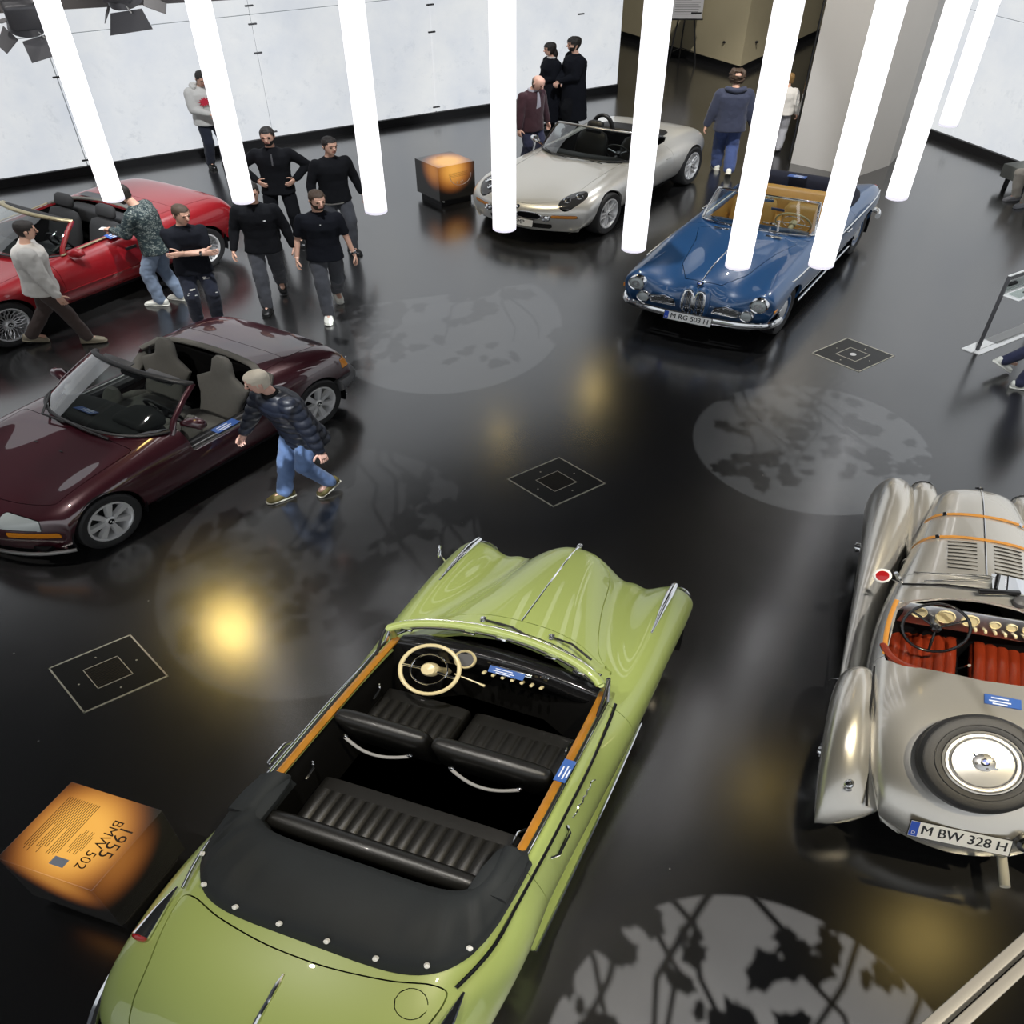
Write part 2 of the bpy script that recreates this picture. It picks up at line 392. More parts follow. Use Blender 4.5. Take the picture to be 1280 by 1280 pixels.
def tri_block(name, pts, h, m, plinth):
    th = Thing(name, None, None, (0, 0, 0), 0, mesh=True)
    mb = MB(); mb.prism(pts, plinth, h); part(th, name, mb, m, None, sharp=20); th.o['kind'] = 'structure'
    if plinth:
        cx = sum(p[0] for p in pts) / len(pts); cy = sum(p[1] for p in pts) / len(pts)
        pb = MB(); pb.prism([(cx + (x - cx) * 0.985, cy + (y - cy) * 0.985) for x, y in pts], 0, plinth); part(th, 'plinth', pb, 'plinth')
    return th
tri_block('wall_column', [(4.19, 16.69), (5.02, 15.97), (5.66, 16.56), (7.2, 19.6), (5.6, 20.6)], 9.5, 'column', 0)
cs = MB(); cs.box((4.17, 16.75, 4.7), (0.015, 0.05, 9.3)); struct('trim_1', cs, 'gloss_black')
tb = tri_block('wall_corner_block', [(4.30, 22.62), (8.4, 29.2), (0.4, 29.2)], 6.5, 'tan', 0.2)
for x, y in ((4.02, 23.15), (4.62, 23.16)):
    hk = MB(); hk.ell((x, y - 0.03, 0.62), (0.05, 0.04, 0.03), 6, 8); part(tb, 'fixing', hk, 'black')
bk = MB(); bk.box((2, 30, 5), (40, 0.2, 10)); struct('wall_far', bk, 'column')

# ------------------------------------------------------------------ hanging light tubes
TUBES = [(-2.86, 7.53), (-1.93, 7.49), (-0.97, 7.26), (-0.08, 6.90), (0.75, 6.51), (1.37, 6.20), (1.89, 6.22), (2.71, 7.57), (3.66, 9.55)]
TL = ['hanging white light tube ending above the head of the camouflage-jacket man',
      'hanging white light tube that covers the face of the black-sweater man',
      'hanging white light tube beside the black-sweater man in grey jeans',
      'hanging white light tube in front of the silver roadster front end',
      'hanging white light tube between the silver roadster and the blue cabriolet',
      'hanging white light tube above the bonnet centre of the blue cabriolet',
      'hanging white light tube above the driver side of the blue cabriolet',
      'hanging white light tube between the grey column and the right wall',
      'hanging white light tube close in front of the right wall joint']
for (x, y), lb in zip(TUBES, TL):
    th = Thing('light_tube', lb, 'light', (x, y, 3.0), 0, 'row of hanging light tubes')
    mb = MB(); mb.lathe([(0.078, 0.03), (0.078, 3.7)], 28); part(th, 'diffuser', mb, 'tube')
    mb = MB(); mb.lathe([(0.0, 0.0), (0.070, 0.0), (0.078, 0.008), (0.078, 0.03)], 28); part(th, 'end_cap', mb, 'tube_end')
    mb = MB(); mb.lathe([(0.079, 3.7), (0.079, 3.8), (0.0, 3.8)], 28); part(th, 'top_cap', mb, 'steel')
    mb = MB(); mb.cyl((0, 0, 3.8), (0, 0, 7.0), 0.006, 6); part(th, 'suspension_wire', mb, 'steel')
th = Thing('light_tube', 'hanging white light tube, farther one behind the pair by the right wall', 'light', (5.05, 13.0, 3.9), 0, 'row of hanging light tubes')
mb = MB(); mb.lathe([(0.0, 0), (0.078, 0.0), (0.078, 3.5), (0, 3.5)], 28); part(th, 'diffuser', mb, 'tube')
mb = MB(); mb.cyl((0, 0, 3.5), (0, 0, 6.1), 0.006, 6); part(th, 'suspension_wire', mb, 'steel')

# ------------------------------------------------------------------ floor hatches
def hatch(corners, label, port):
    c = [npv((*p, 0)) for p in corners]; ctr = sum(c) / 4
    ex = nrm(c[1] - c[0]); ang = math.atan2(ex[1], ex[0]); s = 0.598 / 2
    th = Thing('floor_hatch', label, 'floor hatch', ctr, ang, 'square hatches in the floor')
    mb = MB(); mb.box((0, 0, 0.0015), (2 * s, 2 * s, 0.003)); part(th, 'cover_plate', mb, 'hatch')
    for k in range(4):
        r = rotz(k * pi / 2)
        mb = MB(); mb.box((0, s, 0.003), (2 * s + 0.012, 0.012, 0.006)); mb.xf(m4(r)); part(th, 'edge_strip', mb, 'brass')
        mb = MB(); mb.box((0, 0.125, 0.003), (0.257, 0.007, 0.007)); mb.xf(m4(r)); part(th, 'inner_strip', mb, 'brass')
        mb = MB(); mb.lathe([(0.008, 0.0), (0.007, 0.006), (0, 0.006)], 8, c=(0.0, 0.21, 0)); mb.xf(m4(r)); part(th, 'screw', mb, 'brass')
    if port:
        mb = MB(); mb.lathe([(0.035, 0), (0.034, 0.008), (0, 0.008)], 20); part(th, 'round_port', mb, 'white')
    else:
        for k in range(14):
            mb = MB(); mb.box((0, -0.117 + 0.018 * k, 0.0035), (0.245, 0.007, 0.007)); part(th, 'grate_bar', mb, 'grate')
hatch([(-0.074, 7.081), (0.384, 7.464), (0.766, 7.002), (0.308, 6.63)], 'square floor hatch with metal grate between the purple and the silver open cars', False)
hatch([(-3.246, 4.465), (-2.78, 4.848), (-2.4, 4.386), (-2.865, 4.004)], 'square floor hatch with metal grate beside the orange info cube', False)
hatch([(3.113, 9.721), (3.575, 10.109), (3.953, 9.647), (3.495, 9.266)], 'square floor hatch with white round port near the glass-topped sign', True)
# ================================================================== info cubes
def cube_material(name, cx, cz, r0, r1, col, strength):
    m, nt, b = _nodes(name)
    tc = nt.nodes.new('ShaderNodeTexCoord')
    vd = nt.nodes.new('ShaderNodeVectorMath'); vd.operation = 'DISTANCE'; vd.inputs[1].default_value = (cx[0], cx[1], cz)
    nt.links.new(tc.outputs['Object'], vd.inputs[0])
    mr = nt.nodes.new('ShaderNodeMapRange'); mr.interpolation_type = 'SMOOTHSTEP'
    mr.inputs['From Min'].default_value = r1; mr.inputs['From Max'].default_value = r0
    nt.links.new(vd.outputs['Value'], mr.inputs['Value'])
    mul = nt.nodes.new('ShaderNodeMath'); mul.operation = 'MULTIPLY'; mul.inputs[1].default_value = strength
    nt.links.new(mr.outputs[0], mul.inputs[0]); nt.links.new(mul.outputs[0], b.inputs['Emission Strength'])
    cr = nt.nodes.new('ShaderNodeValToRGB'); cr.color_ramp.elements[0].color = (0.85, 0.22, 0.03, 1); cr.color_ramp.elements[1].color = (*col, 1)
    nt.links.new(mr.outputs[0], cr.inputs['Fac']); nt.links.new(cr.outputs[0], b.inputs['Emission Color'])
    b.inputs['Base Color'].default_value = (0.055, 0.053, 0.05, 1); b.inputs['Roughness'].default_value = 0.16; b.inputs['Coat Weight'].default_value = 0.6
    return m
def info_cube(corners, label, glow, txt, r1=0.46):
    c = [npv((*p, 0)) for p in corners]; ctr = sum(c) / 4
    # local +y = up-direction of the print (L -> F), +x = reading direction (R -> F)
    up = nrm((c[3] - c[0]) + (c[2] - c[1])); rd = nrm((c[3] - c[2]) + (c[0] - c[1]))
    ang = math.atan2(rd[1], rd[0]); s = 0.295
    th = Thing('info_cube', label, 'info cube', ctr, ang, 'glowing information cubes')
    g = npv(glow) @ rotz(ang).T * SC
    mt = cube_material('cube_glow', (g[0], g[1]), g[2], 0.12, r1, (1.0, 0.50, 0.09), 0.95)
    mb = MB(); mb.rbox((0, 0, 0.40), (2 * s, 2 * s, 2 * s), 0.004, 1); part(th, 'glass_case', mb, mt)
    mb = MB(); mb.box((0, 0, 0.06), (0.50, 0.50, 0.12)); part(th, 'plinth', mb, 'plinth')
    top = th.o.children[0]
    def put(t, x, y, size, z=0.6955, m='ink_brown', al='LEFT'):
        tm = text_mb(t, size, al); tm.move(x, y, z); part(th, 'lettering', tm, m, top, sharp=None)
    if txt:
        sg = 1
        put('1955', -0.13, 0.205, 0.115); put('BMW 502', -0.15, 0.135, 0.085)
        random.seed(3)
        for k in range(16):
            ln = random.uniform(0.34, 0.40) if k % 6 != 5 else 0.2
            y = -0.03 - 0.013 * k
            mb = MB(); mb.box((-0.2 + ln / 2, y, 0.6953), (ln, 0.0035, 0.0006)); part(th, 'text_line', mb, 'ink_brown', top)
        for k in range(7):
            mb = MB(); mb.box((0.05, 0.075 - 0.012 * k, 0.6953), (0.16 if k % 3 else 0.1, 0.003, 0.0006)); part(th, 'text_line', mb, 'ink_brown', top)
        mb = MB(); mb.box((0.2, 0.02, 0.6955), (0.055, 0.085, 0.0008)); part(th, 'white_label', mb, 'sticker_white', top)
    else:
        for k in range(4):
            mb = MB(); mb.box((s + 0.001, 0.02, 0.55 - 0.02 * k), (0.0008, 0.30, 0.004)); part(th, 'text_line', mb, 'ink_brown', top)
        ring = [(s + 0.001, 0.06 + 0.17 * cos(a), 0.50 + 0.17 * sin(a)) for a in np.linspace(pi * 0.98, pi * 2.02, 22)]
        mb = MB(); mb.tube(ring, 0.0035, 6); part(th, 'printed_ring', mb, 'sticker_white', top)
        for a in (pi * 1.35, pi * 1.5, pi * 1.6):
            mb = MB(); mb.tube([(s + 0.001, 0.06 + 0.10 * cos(a), 0.5 + 0.10 * sin(a)), (s + 0.001, 0.06 + 0.145 * cos(a), 0.5 + 0.145 * sin(a))], 0.004, 5); part(th, 'printed_tick', mb, 'sticker_white', top)
        mb = MB(); mb.rbox((s - 0.03, -s + 0.07, 0.085), (0.05, 0.02, 0.025), 0.005, 1); part(th, 'plug', mb, 'white')
    return th
M['ink_brown'] = mat('brown_print', (0.07, 0.04, 0.02), 0.5)
info_cube([(-2.634, 2.427), (-2.428, 2.973), (-1.903, 2.757), (-2.124, 2.218)], 'glowing orange information cube with black print beside the green cabriolet', (0.02, 0.0, 0.66), True, 0.47)
info_cube([(-0.572, 14.872), (-0.928, 15.372), (-1.389, 15.022), (-1.049, 14.564)], 'grey and orange glowing information cube in front of the silver roadster', (0.10, -0.02, 0.62), False, 0.45)

# ================================================================== easel with notice board
th = Thing('easel', 'black easel holding a grey notice board by the tan wall corner', 'easel', (3.28, 23.55, 0), 0)
for a, b_ in (((-0.26, 0, 0), (-0.06, 0.12, 1.75)), ((0.28, -0.05, 0), (0.08, 0.12, 1.75)), ((0.03, 0.6, 0), (0.01, 0.14, 1.72))):
    mb = MB(); mb.tube([a, b_], 0.017, 8); part(th, 'leg', mb, 'black')
mb = MB(); mb.tube([(-0.2, 0.0, 0.3), (0.0, 0.3, 0.32), (0.22, -0.02, 0.3)], 0.012, 6); part(th, 'spreader', mb, 'black')
mb = MB(); mb.box((0, -0.03, 1.035), (0.62, 0.08, 0.025)); part(th, 'ledge', mb, 'black')
tl = Thing('notice_board', 'pale grey notice board with dark printed lines standing on the easel', 'sign', (3.28, 23.50, 1.05), rotx(-0.07))
M['board'] = mat('notice_board_paper', (0.46, 0.46, 0.48), 0.5)
mb = MB(); mb.rbox((0, 0, 0.42), (0.58, 0.02, 0.84), 0.006, 1); bo = part(tl, 'board', mb, 'board')
random.seed(5)
for k in range(14):
    w = random.uniform(0.3, 0.5)
    mb = MB(); mb.box((-0.25 + w / 2, -0.0105, 0.10 + 0.05 * k), (w, 0.001, 0.012)); part(tl, 'text_line', mb, 'grey_plastic', bo)
mb = MB(); mb.box((0.17, -0.011, 0.12), (0.2, 0.001, 0.04)); part(tl, 'logo', mb, 'ink', bo)

# ================================================================== sign stand at the right
th = Thing('sign_stand', 'dark post stand with white-edged glass sign panel on a white floor plate', 'sign stand', (4.87, 9.79, 0), math.atan2(0.60, 0.81))
mb = MB(); mb.box((0.5, 0.06, 0.006), (1.2, 0.13, 0.012)); part(th, 'base_plate', mb, 'white')
mb = MB(); mb.box((0.5, -0.05, 0.005), (1.16, 0.075, 0.010)); part(th, 'base_strip', mb, 'white')
for x in (0, 1.0):
    mb = MB(); mb.rbox((x, 0, 0.55), (0.035, 0.035, 1.10), 0.008, 2); part(th, 'post', mb, 'grey_plastic')
mb = MB(); mb.box((0.5, 0, 0.96), (0.96, 0.012, 0.26)); part(th, 'glass_panel', mb, 'glass')
mb = MB(); mb.rbox((0.5, 0, 1.10), (1.03, 0.03, 0.02), 0.006, 1); part(th, 'top_rail', mb, 'white')
mb = MB(); mb.rbox((0.5, -0.10, 0.83), (1.0, 0.20, 0.02), 0.006, 1); part(th, 'tray', mb, 'white')
mb = MB(); mb.rbox((0.5, -0.10, 0.843), (0.90, 0.14, 0.008), 0.003, 1); part(th, 'tray_inset', mb, 'glass')
mb = MB(); mb.rbox((0.28, -0.12, 0.853), (0.16, 0.05, 0.012), 0.003, 1); part(th, 'caption_strip', mb, 'ink')

# ================================================================== bench at the right wall
th = Thing('bench', 'grey upholstered bench at the foot of the right wall', 'bench', (7.44, 15.76, 0), R_(-66.5))
M['bench'] = mat('bench_grey', (0.25, 0.26, 0.24), 0.7, bump=0.1)
mb = MB(); mb.rbox((0.75, -0.30, 0.30), (1.5, 0.5, 0.24), 0.02, 2); part(th, 'seat', mb, 'bench')
for x, y in ((0.12, -0.1), (1.4, -0.1), (0.12, -0.48), (1.4, -0.48)):
    mb = MB(); mb.box((x, y, 0.09), (0.05, 0.05, 0.18)); part(th, 'leg', mb, 'black')

M['rail_grey'] = mat('satin_rail_grey', (0.34, 0.33, 0.32), 0.35, 0.35)
# ================================================================== gallery handrail close to the camera
th = Thing('handrail', 'brushed steel channel handrail with dark centre groove', 'handrail', (0.509, 0.391, 4.80), math.atan2(0.119, 0.15))
mb = MB(); mb.rbox((0.6, 0.0095, 0), (5.0, 0.014, 0.016), 0.002, 2); part(th, 'upper_flange', mb, 'rail_grey')
mb = MB(); mb.rbox((0.6, -0.0095, -0.001), (5.0, 0.014, 0.016), 0.002, 2); part(th, 'lower_flange', mb, 'rail_grey')
mb = MB(); mb.box((0.6, 0, -0.004), (5.0, 0.006, 0.010)); part(th, 'groove', mb, 'black')
for x in (-1.8, -0.6, 0.85, 2.0, 3.0):
    mb = MB(); mb.cyl((x, -0.003, -0.9), (x, -0.003, -0.01), 0.008, 10); part(th, 'baluster', mb, 'steel')

# ================================================================== lighting beam and theatre lamps
th = single('lighting_beam', 'brown-grey lighting beam carrying theatre lamps', 'beam', MB().box((0.8, 0, 0.2), (9, 0.25, 0.4)), 'beam', (-3.58, 8.62, 4.30), math.atan2(0.41, 1.18))
def stage_lamp(loc, yaw, label, tilt=0.5):
    th = Thing('theatre_lamp', label, 'stage lamp', loc, np.array(rotz(yaw)) @ np.array(rotx(tilt)), 'theatre lamps on the beam')
    # lamp looks along local -z
    mb = MB(); mb.rbox((0, 0, 0.16), (0.22, 0.22, 0.24), 0.03, 3); part(th, 'housing', mb, 'lamp_grey')
    mb = MB(); mb.lathe([(0.115, 0.06), (0.125, 0.0), (0.11, -0.01), (0.10, 0.03)], 24); part(th, 'lens_ring', mb, 'lamp_grey')
    mb = MB(); mb.lathe([(0.10, 0.02), (0.0, 0.035)], 24); part(th, 'lens', mb, 'gloss_black')
    mb = MB(); mb.tube([(-0.14, 0, 0.16), (-0.14, 0, 0.36), (0, 0, 0.42), (0.14, 0, 0.36), (0.14, 0, 0.16)], 0.012, 8); part(th, 'yoke', mb, 'black')
    mb = MB(); mb.cyl((0, 0, 0.42), (0, 0, 0.55), 0.018, 8); part(th, 'clamp', mb, 'black')
    for k in range(4):
        mb = MB(); a = 0.9 if k % 2 else 0.55
        P = [(-0.11, 0.0), (0.11, 0.0), (0.15, 0.17), (-0.15, 0.17)] if k % 2 == 0 else [(-0.09, 0), (0.09, 0), (0.06, 0.16), (-0.06, 0.16)]
        mb.prism(P, -0.002, 0.002); mb.xf(m4(rotx(-a))); mb.move(0, 0.12, -0.01); mb.xf(m4(rotz(k * pi / 2 + 0.35))); part(th, 'barn_door', mb, 'lamp_grey')
    mb = MB(); mb.tube([(0.06, -0.1, 0.03), (0.09, -0.13, -0.01), (0.06, -0.12, -0.03)], 0.006, 6); part(th, 'latch', mb, 'steel')
    return th
stage_lamp((-3.32, 8.22, 4.25), 0.4, 'grey theatre lamp with spread barn doors behind the outermost light tube')
stage_lamp((-2.62, 8.30, 4.44), -0.3, 'grey theatre lamp with flat barn doors at the beam between two light tubes')

# ================================================================== projectors that throw leaf shadows on the floor
def leaf_poly(c, L, W, ang):
    pts = []
    for t in np.linspace(0, 2 * pi, 12, endpoint=False):
        r = 1 + 0.16 * cos(6 * t)
        x = L * cos(t) * r; y = W * sin(t) * (1 - 0.35 * cos(t)) * r
        pts.append((c[0] + x * cos(ang) - y * sin(ang), c[1] + x * sin(ang) + y * cos(ang)))
    return pts
def projector(loc, target, radius, power, label, seed, color=(1, 0.98, 0.94), dens=58):
    # true-world positions; the gobo sits 0.3 m in front of a pin-point lamp
    a = npv(loc) * SC; t = npv(target) * SC; d = t - a; D = np.linalg.norm(d)
    ang = math.atan(radius / D) * 2
    spot_light('projector_lamp', loc, target, power, math.degrees(ang), color, 0.0007, 0.05)
    zax = nrm(-d); xax = nrm(np.cross((0, 1, 0), zax)); yax = np.cross(zax, xax)
    r = radius / D * 0.3
    rnd = random.Random(seed)
    th = Thing('leaf_projector', label, 'projector', loc, 0, 'leaf projectors under the ceiling')
    def place(mb):   # bake directly in picture space around the lamp
        V = mb.V(); W = V[:, :1] * xax + V[:, 1:2] * yax + V[:, 2:3] * zax
        mb.v = [W / SC]; return mb
    lf = MB()
    for k in range(dens):
        rr = r * math.sqrt(rnd.random()) * 1.0; th_ = rnd.uniform(0, 2 * pi)
        s = r * rnd.uniform(0.05, 0.13); cx, cy = rr * cos(th_), rr * sin(th_)
        if cy < -0.62 * r: continue
        poly = leaf_poly((cx, cy), s, s * rnd.uniform(0.45, 0.8), rnd.uniform(0, 6.3))
        lf.prism(poly, -0.3 - 0.0004 * (k % 5), -0.2998 - 0.0004 * (k % 5))
        if rnd.random() < 0.5:
            for q in range(2):
                p2 = leaf_poly((cx + rnd.uniform(-1, 1) * s * 1.5, cy + rnd.uniform(-1, 1) * s * 1.5), s * 0.7, s * 0.4, rnd.uniform(0, 6.3)); lf.prism(p2, -0.303, -0.3028)
    part(th, 'gobo_leaves', place(lf), 'matte_black', sharp=None)
    br = MB()
    for k in range(8):
        x0, y0 = rnd.uniform(-1, 1) * r, r * 1.0; x, y = x0, y0; pts = [(x, y, -0.3)]; dx = rnd.uniform(-0.12, 0.12)
        for q in range(7):
            x += (dx + rnd.uniform(-0.1, 0.1)) * r; y -= 0.2 * r * rnd.uniform(0.7, 1.1); pts.append((x, y, -0.3))
        br.tube(pts, [r * 0.018 * (1 - 0.1 * i) for i in range(len(pts))], 5)
    part(th, 'gobo_branches', place(br), 'matte_black', sharp=None)
    hs = MB(); hs.lathe([(r * 1.6, -0.32), (r * 1.7, -0.05), (0.09, 0.02), (0.09, 0.3), (0, 0.3)], 20); part(th, 'housing', place(hs), 'lamp_grey')
    return th
projector((1.9, -2.0, 8.6), (1.19, 0.88, 0), 1.30, 24000, 'ceiling projector throwing leaf shadows beside the green cabriolet', 11)
projector((6.2, 7.9, 8.8), (2.76, 7.72, 0), 1.12, 9000, 'ceiling projector throwing leaf shadows in front of the silver open car', 23, (0.92, 0.97, 1))
projector((-1.5, 7.2, 8.8), (-0.80, 10.40, 0), 1.50, 8000, 'ceiling projector throwing leaf shadows between purple car and grey roadster', 31, (0.92, 0.97, 1))
projector((-2.4, 2.0, 8.6), (-1.55, 5.75, 0), 1.45, 4200, 'ceiling projector throwing leaf shadows in front of the purple car', 47, (0.95, 0.98, 1), 70)
# warm lamps whose sheen lies on the polished floor
for loc_, tgt_, e_, r_, an_ in [((-3.40, 8.12, 3.97), (-2.07, 4.93, 0), 70, .30, 40), ((1.37, 16.1, 5.0), (.75, 8.85, 0), 12, .15, 14), ((-.27, 14.4, 5.0), (-.15, 7.88, 0), 5, .15, 14),
                            ((3.7, 8.16, 8.9), (1.5, 3.31, 0), 12, .25, 12), ((5.4, 5.32, 8.9), (2.19, 2.16, 0), 26, .16, 11)]:
    spot_light('warm_spot', loc_, tgt_, e_, an_, (1.0, .72, .22), r_, .9)
# ================================================================== car building helpers (car frame: +x nose, +y left, z up, origin mid-wheelbase on the floor)
def bspl(n, c, k=3):
    kn = np.concatenate([np.zeros(k), np.linspace(0, 1, c - k + 1), np.ones(k)]); t = np.linspace(0, 1, n); t[-1] -= 1e-9
    B = np.zeros((n, len(kn) - 1))
    for i in range(len(kn) - 1): B[:, i] = (t >= kn[i]) & (t < kn[i + 1])
    for d in range(1, k + 1):
        Bn = np.zeros((n, len(kn) - 1 - d))
        for i in range(len(kn) - 1 - d):
            a = kn[i + d] - kn[i]; b = kn[i + d + 1] - kn[i + 1]
            if a > 0: Bn[:, i] += (t - kn[i]) / a * B[:, i]
            if b > 0: Bn[:, i] += (kn[i + d + 1] - t) / b * B[:, i + 1]
        B = Bn
    return B
def curve(pts, n=24):
    p = npv(pts); return bspl(n, len(p), min(3, len(p) - 1)) @ p
def car_net(rows):
    out = []
    for x, bow, yz in rows:
        ym = max(p[0] for p in yz)
        half = [(x - bow * (p[0] / ym) ** 2 + (p[2] if len(p) > 2 else 0), p[0], p[1]) for p in yz]
        out.append(half + [(a, -b, c) for a, b, c in reversed(half[:-1])])
    return npv(out)
def surf(net, nu, nv):
    return np.einsum('ia,abk,jb->ijk', bspl(nu, net.shape[0]), net, bspl(nv, net.shape[1]))
def icut(bm, g):
    d = {v: g(*v.co) for v in bm.verts}
    on = {v for v, q in d.items() if abs(q) < 4e-4}
    for e in list(bm.edges):
        a, b = e.verts
        if a in on or b in on or d[a] * d[b] >= 0: continue
        t = d[a] / (d[a] - d[b])
        p = a.co.lerp(b.co, t); gp = g(*p)
        if gp * d[a] > 0 and abs(gp - d[b]) > 1e-9: t = t + (1 - t) * gp / (gp - d[b])
        elif gp * d[b] > 0 and abs(d[a] - gp) > 1e-9: t = t * d[a] / (d[a] - gp)
        ne, nv = bmesh.utils.edge_split(e, a, min(0.97, max(0.03, t))); on.add(nv)
    for f in list(bm.faces):
        vs = [v for v in f.verts if v in on]
        if len(vs) == 2 and not any(vs[1] in e.verts for e in vs[0].link_edges if e in f.edges):
            try: bmesh.utils.face_split(f, vs[0], vs[1])
            except ValueError: pass
def rrect(x, y, x0, x1, y0, y1, r):
    cx, cy, hx, hy = (x0 + x1) / 2, (y0 + y1) / 2, (x1 - x0) / 2 - r, (y1 - y0) / 2 - r
    qx, qy = abs(x - cx) - hx, abs(y - cy) - hy
    return math.hypot(max(qx, 0), max(qy, 0)) + min(max(qx, qy), 0) - r
def csp(pts, n=6):
    P = [npv(p) for p in pts]; k = len(P); out = []
    for i in range(k):
        a, b, c, d = P[i - 1], P[i], P[(i + 1) % k], P[(i + 2) % k]
        for j in range(n):
            t = j / n; out.append(tuple(.5 * ((2 * b) + (c - a) * t + (2 * a - 5 * b + 4 * c - d) * t * t + (3 * b - a - 3 * c + d) * t ** 3)))
    return out
def polysd(pts):
    P = [tuple(p) for p in pts]; n = len(P)
    bx0, bx1 = min(p[0] for p in P) - .06, max(p[0] for p in P) + .06; by0, by1 = min(p[1] for p in P) - .06, max(p[1] for p in P) + .06
    def f(x, y):
        if x < bx0 or x > bx1 or y < by0 or y > by1: return .06 + max(bx0 - x, x - bx1, by0 - y, y - by1)
        d = 1e9; ins = False
        for i in range(n):
            ax, ay = P[i]; bx, by = P[(i + 1) % n]
            ex, ey = bx - ax, by - ay; wx, wy = x - ax, y - ay
            t = max(0, min(1, (wx * ex + wy * ey) / (ex * ex + ey * ey))); d = min(d, (wx - t * ex) ** 2 + (wy - t * ey) ** 2)
            if (ay > y) != (by > y) and x < (bx - ax) * (y - ay) / (by - ay) + ax: ins = not ins
        return -math.sqrt(d) if ins else math.sqrt(d)
    return f
def shell(th, net, nu, nv, regions, paint_m, depth=0.03):
    """regions: (name, g, gap, material|None to delete, parent name)"""
    P = surf(net, nu, nv); bm = bmesh.new()
    V = [bm.verts.new(p) for p in P.reshape(-1, 3)]
    for i in range(nu - 1):
        for j in range(nv - 1):
            bm.faces.new((V[i * nv + j], V[(i + 1) * nv + j], V[(i + 1) * nv + j + 1], V[i * nv + j + 1]))
    lab = {}
    for name, g, gap, m_, par in regions:
        if gap:
            icut(bm, lambda x, y, z: g(x, y, z) - gap); icut(bm, lambda x, y, z: g(x, y, z) + gap)
        else: icut(bm, g)
        kill = []
        bm.faces.index_update()
    for name, g, gap, m_, par in regions:
        kill = []
        for f in bm.faces:
            c = f.calc_center_median(); q = g(*c)
            if gap and abs(q) < gap: kill.append(f)
            elif q < 0:
                if m_ is None: kill.append(f)
                else: lab[f] = name
        for f in kill: lab.pop(f, None)
        if kill: bmesh.ops.delete(bm, geom=kill, context='FACES')
    bm.normal_update()
    groups = {}
    for f in bm.faces: groups.setdefault(lab.get(f, 'body'), []).append(f)
    objs = {}
    mats = {'body': paint_m}; par_of = {'body': None}
    for name, g, gap, m_, par in regions: mats[name] = m_; par_of[name] = par
    for name in ['body'] + [r[0] for r in regions if r[3] is not None]:
        if name not in groups or name in objs: continue
        fs = groups[name]; idx = {}; vs = []; F = []; ec = {}
        for f in fs:
            ff = []
            for v in f.verts:
                if v not in idx: idx[v] = len(vs); vs.append(tuple(v.co))
                ff.append(idx[v])
            F.append(tuple(ff))
            for k in range(len(ff)):
                key = (min(ff[k], ff[k - 1]), max(ff[k], ff[k - 1])); ec[key] = ec.get(key, 0) + 1
        nv_ = {i: v.normal.copy() for v, i in idx.items()}
        # split disconnected pieces into one object each
        comp = list(range(len(vs)))
        def find(a):
            while comp[a] != a: comp[a] = comp[comp[a]]; a = comp[a]
            return a
        for ff in F:
            for k in range(1, len(ff)): comp[find(ff[k])] = find(ff[0])
        pieces = {}
        for ff in F: pieces.setdefault(find(ff[0]), []).append(ff)
        for root, pf in pieces.items():
            if len(pf) < 6: continue
            mb = MB(); used = {}; vv = []; nf = []
            for ff in pf:
                g2 = []
                for i in ff:
                    if i not in used: used[i] = len(vv); vv.append(vs[i])
                    g2.append(used[i])
                nf.append(tuple(g2))
            mb.add(vv, nf)
            # rolled-in rim
            rv = []; rf = []
            for ff in pf:
                for k in range(len(ff)):
                    a, b = ff[k - 1], ff[k]
                    if ec[(min(a, b), max(a, b))] == 1 and max(vs[a][2], vs[b][2]) > .315:
                        o = len(rv); na, nb = nv_[a], nv_[b]
                        rv += [vs[a], vs[b], tuple(npv(vs[b]) - depth * npv(nb)), tuple(npv(vs[a]) - depth * npv(na))]; rf.append((o + 1, o, o + 3, o + 2))
            if rv:
                mr = MB(); mr.add(rv, rf); mb.join(mr)
            pr = par_of[name]
            o = part(th, name, mb, mats[name], objs.get(pr) if pr else None, sharp=50)
            objs.setdefault(name, o)
    bm.free()
    return objs, P
def zsurf(P):
    """height of the shell at plan position (x,y), nearest sample on the upper skin"""
    Q = P.reshape(-1, 3)
    def f(x, y):
        d = (Q[:, 0] - x) ** 2 + (Q[:, 1] - y) ** 2
        i = np.argsort(d)[:6]; return float(Q[i, 2].max())
    return f
def ysurf(P):
    Q = P.reshape(-1, 3); Q = Q[Q[:, 1] > 0.3]
    def f(x, z):
        d = (Q[:, 0] - x) ** 2 + (Q[:, 2] - z) ** 2
        return float(Q[np.argsort(d)[:5], 1].mean())
    return f
def arch(xc, zc, r, ymin):
    return lambda x, y, z: max(math.hypot(x - xc, z - zc) - r, ymin - abs(y))
def tub(th, outline, ztop, zfloor, m='carpet_black', name='interior_tub', inset=0.012):
    pts = npv(outline); c = pts.mean(0); n = len(pts)
    rings = []
    for s, z in ((1.0, 0), (0.985, -0.03), (0.96, -0.2), (0.93, None)):
        ring = []
        for p in pts:
            q = c + (p - c) * s; zt = ztop(p[0], p[1]) - inset if callable(ztop) else ztop
            ring.append((q[0], q[1], zfloor if z is None else max(zfloor, zt + z)))
        rings.append(ring)
    mb = MB(); P = npv(rings)
    mb.grid(P, False, True)
    o = mb.n - n; mb.f.append(tuple(o + j for j in range(n)))
    return part(th, name, mb, m, sharp=40)
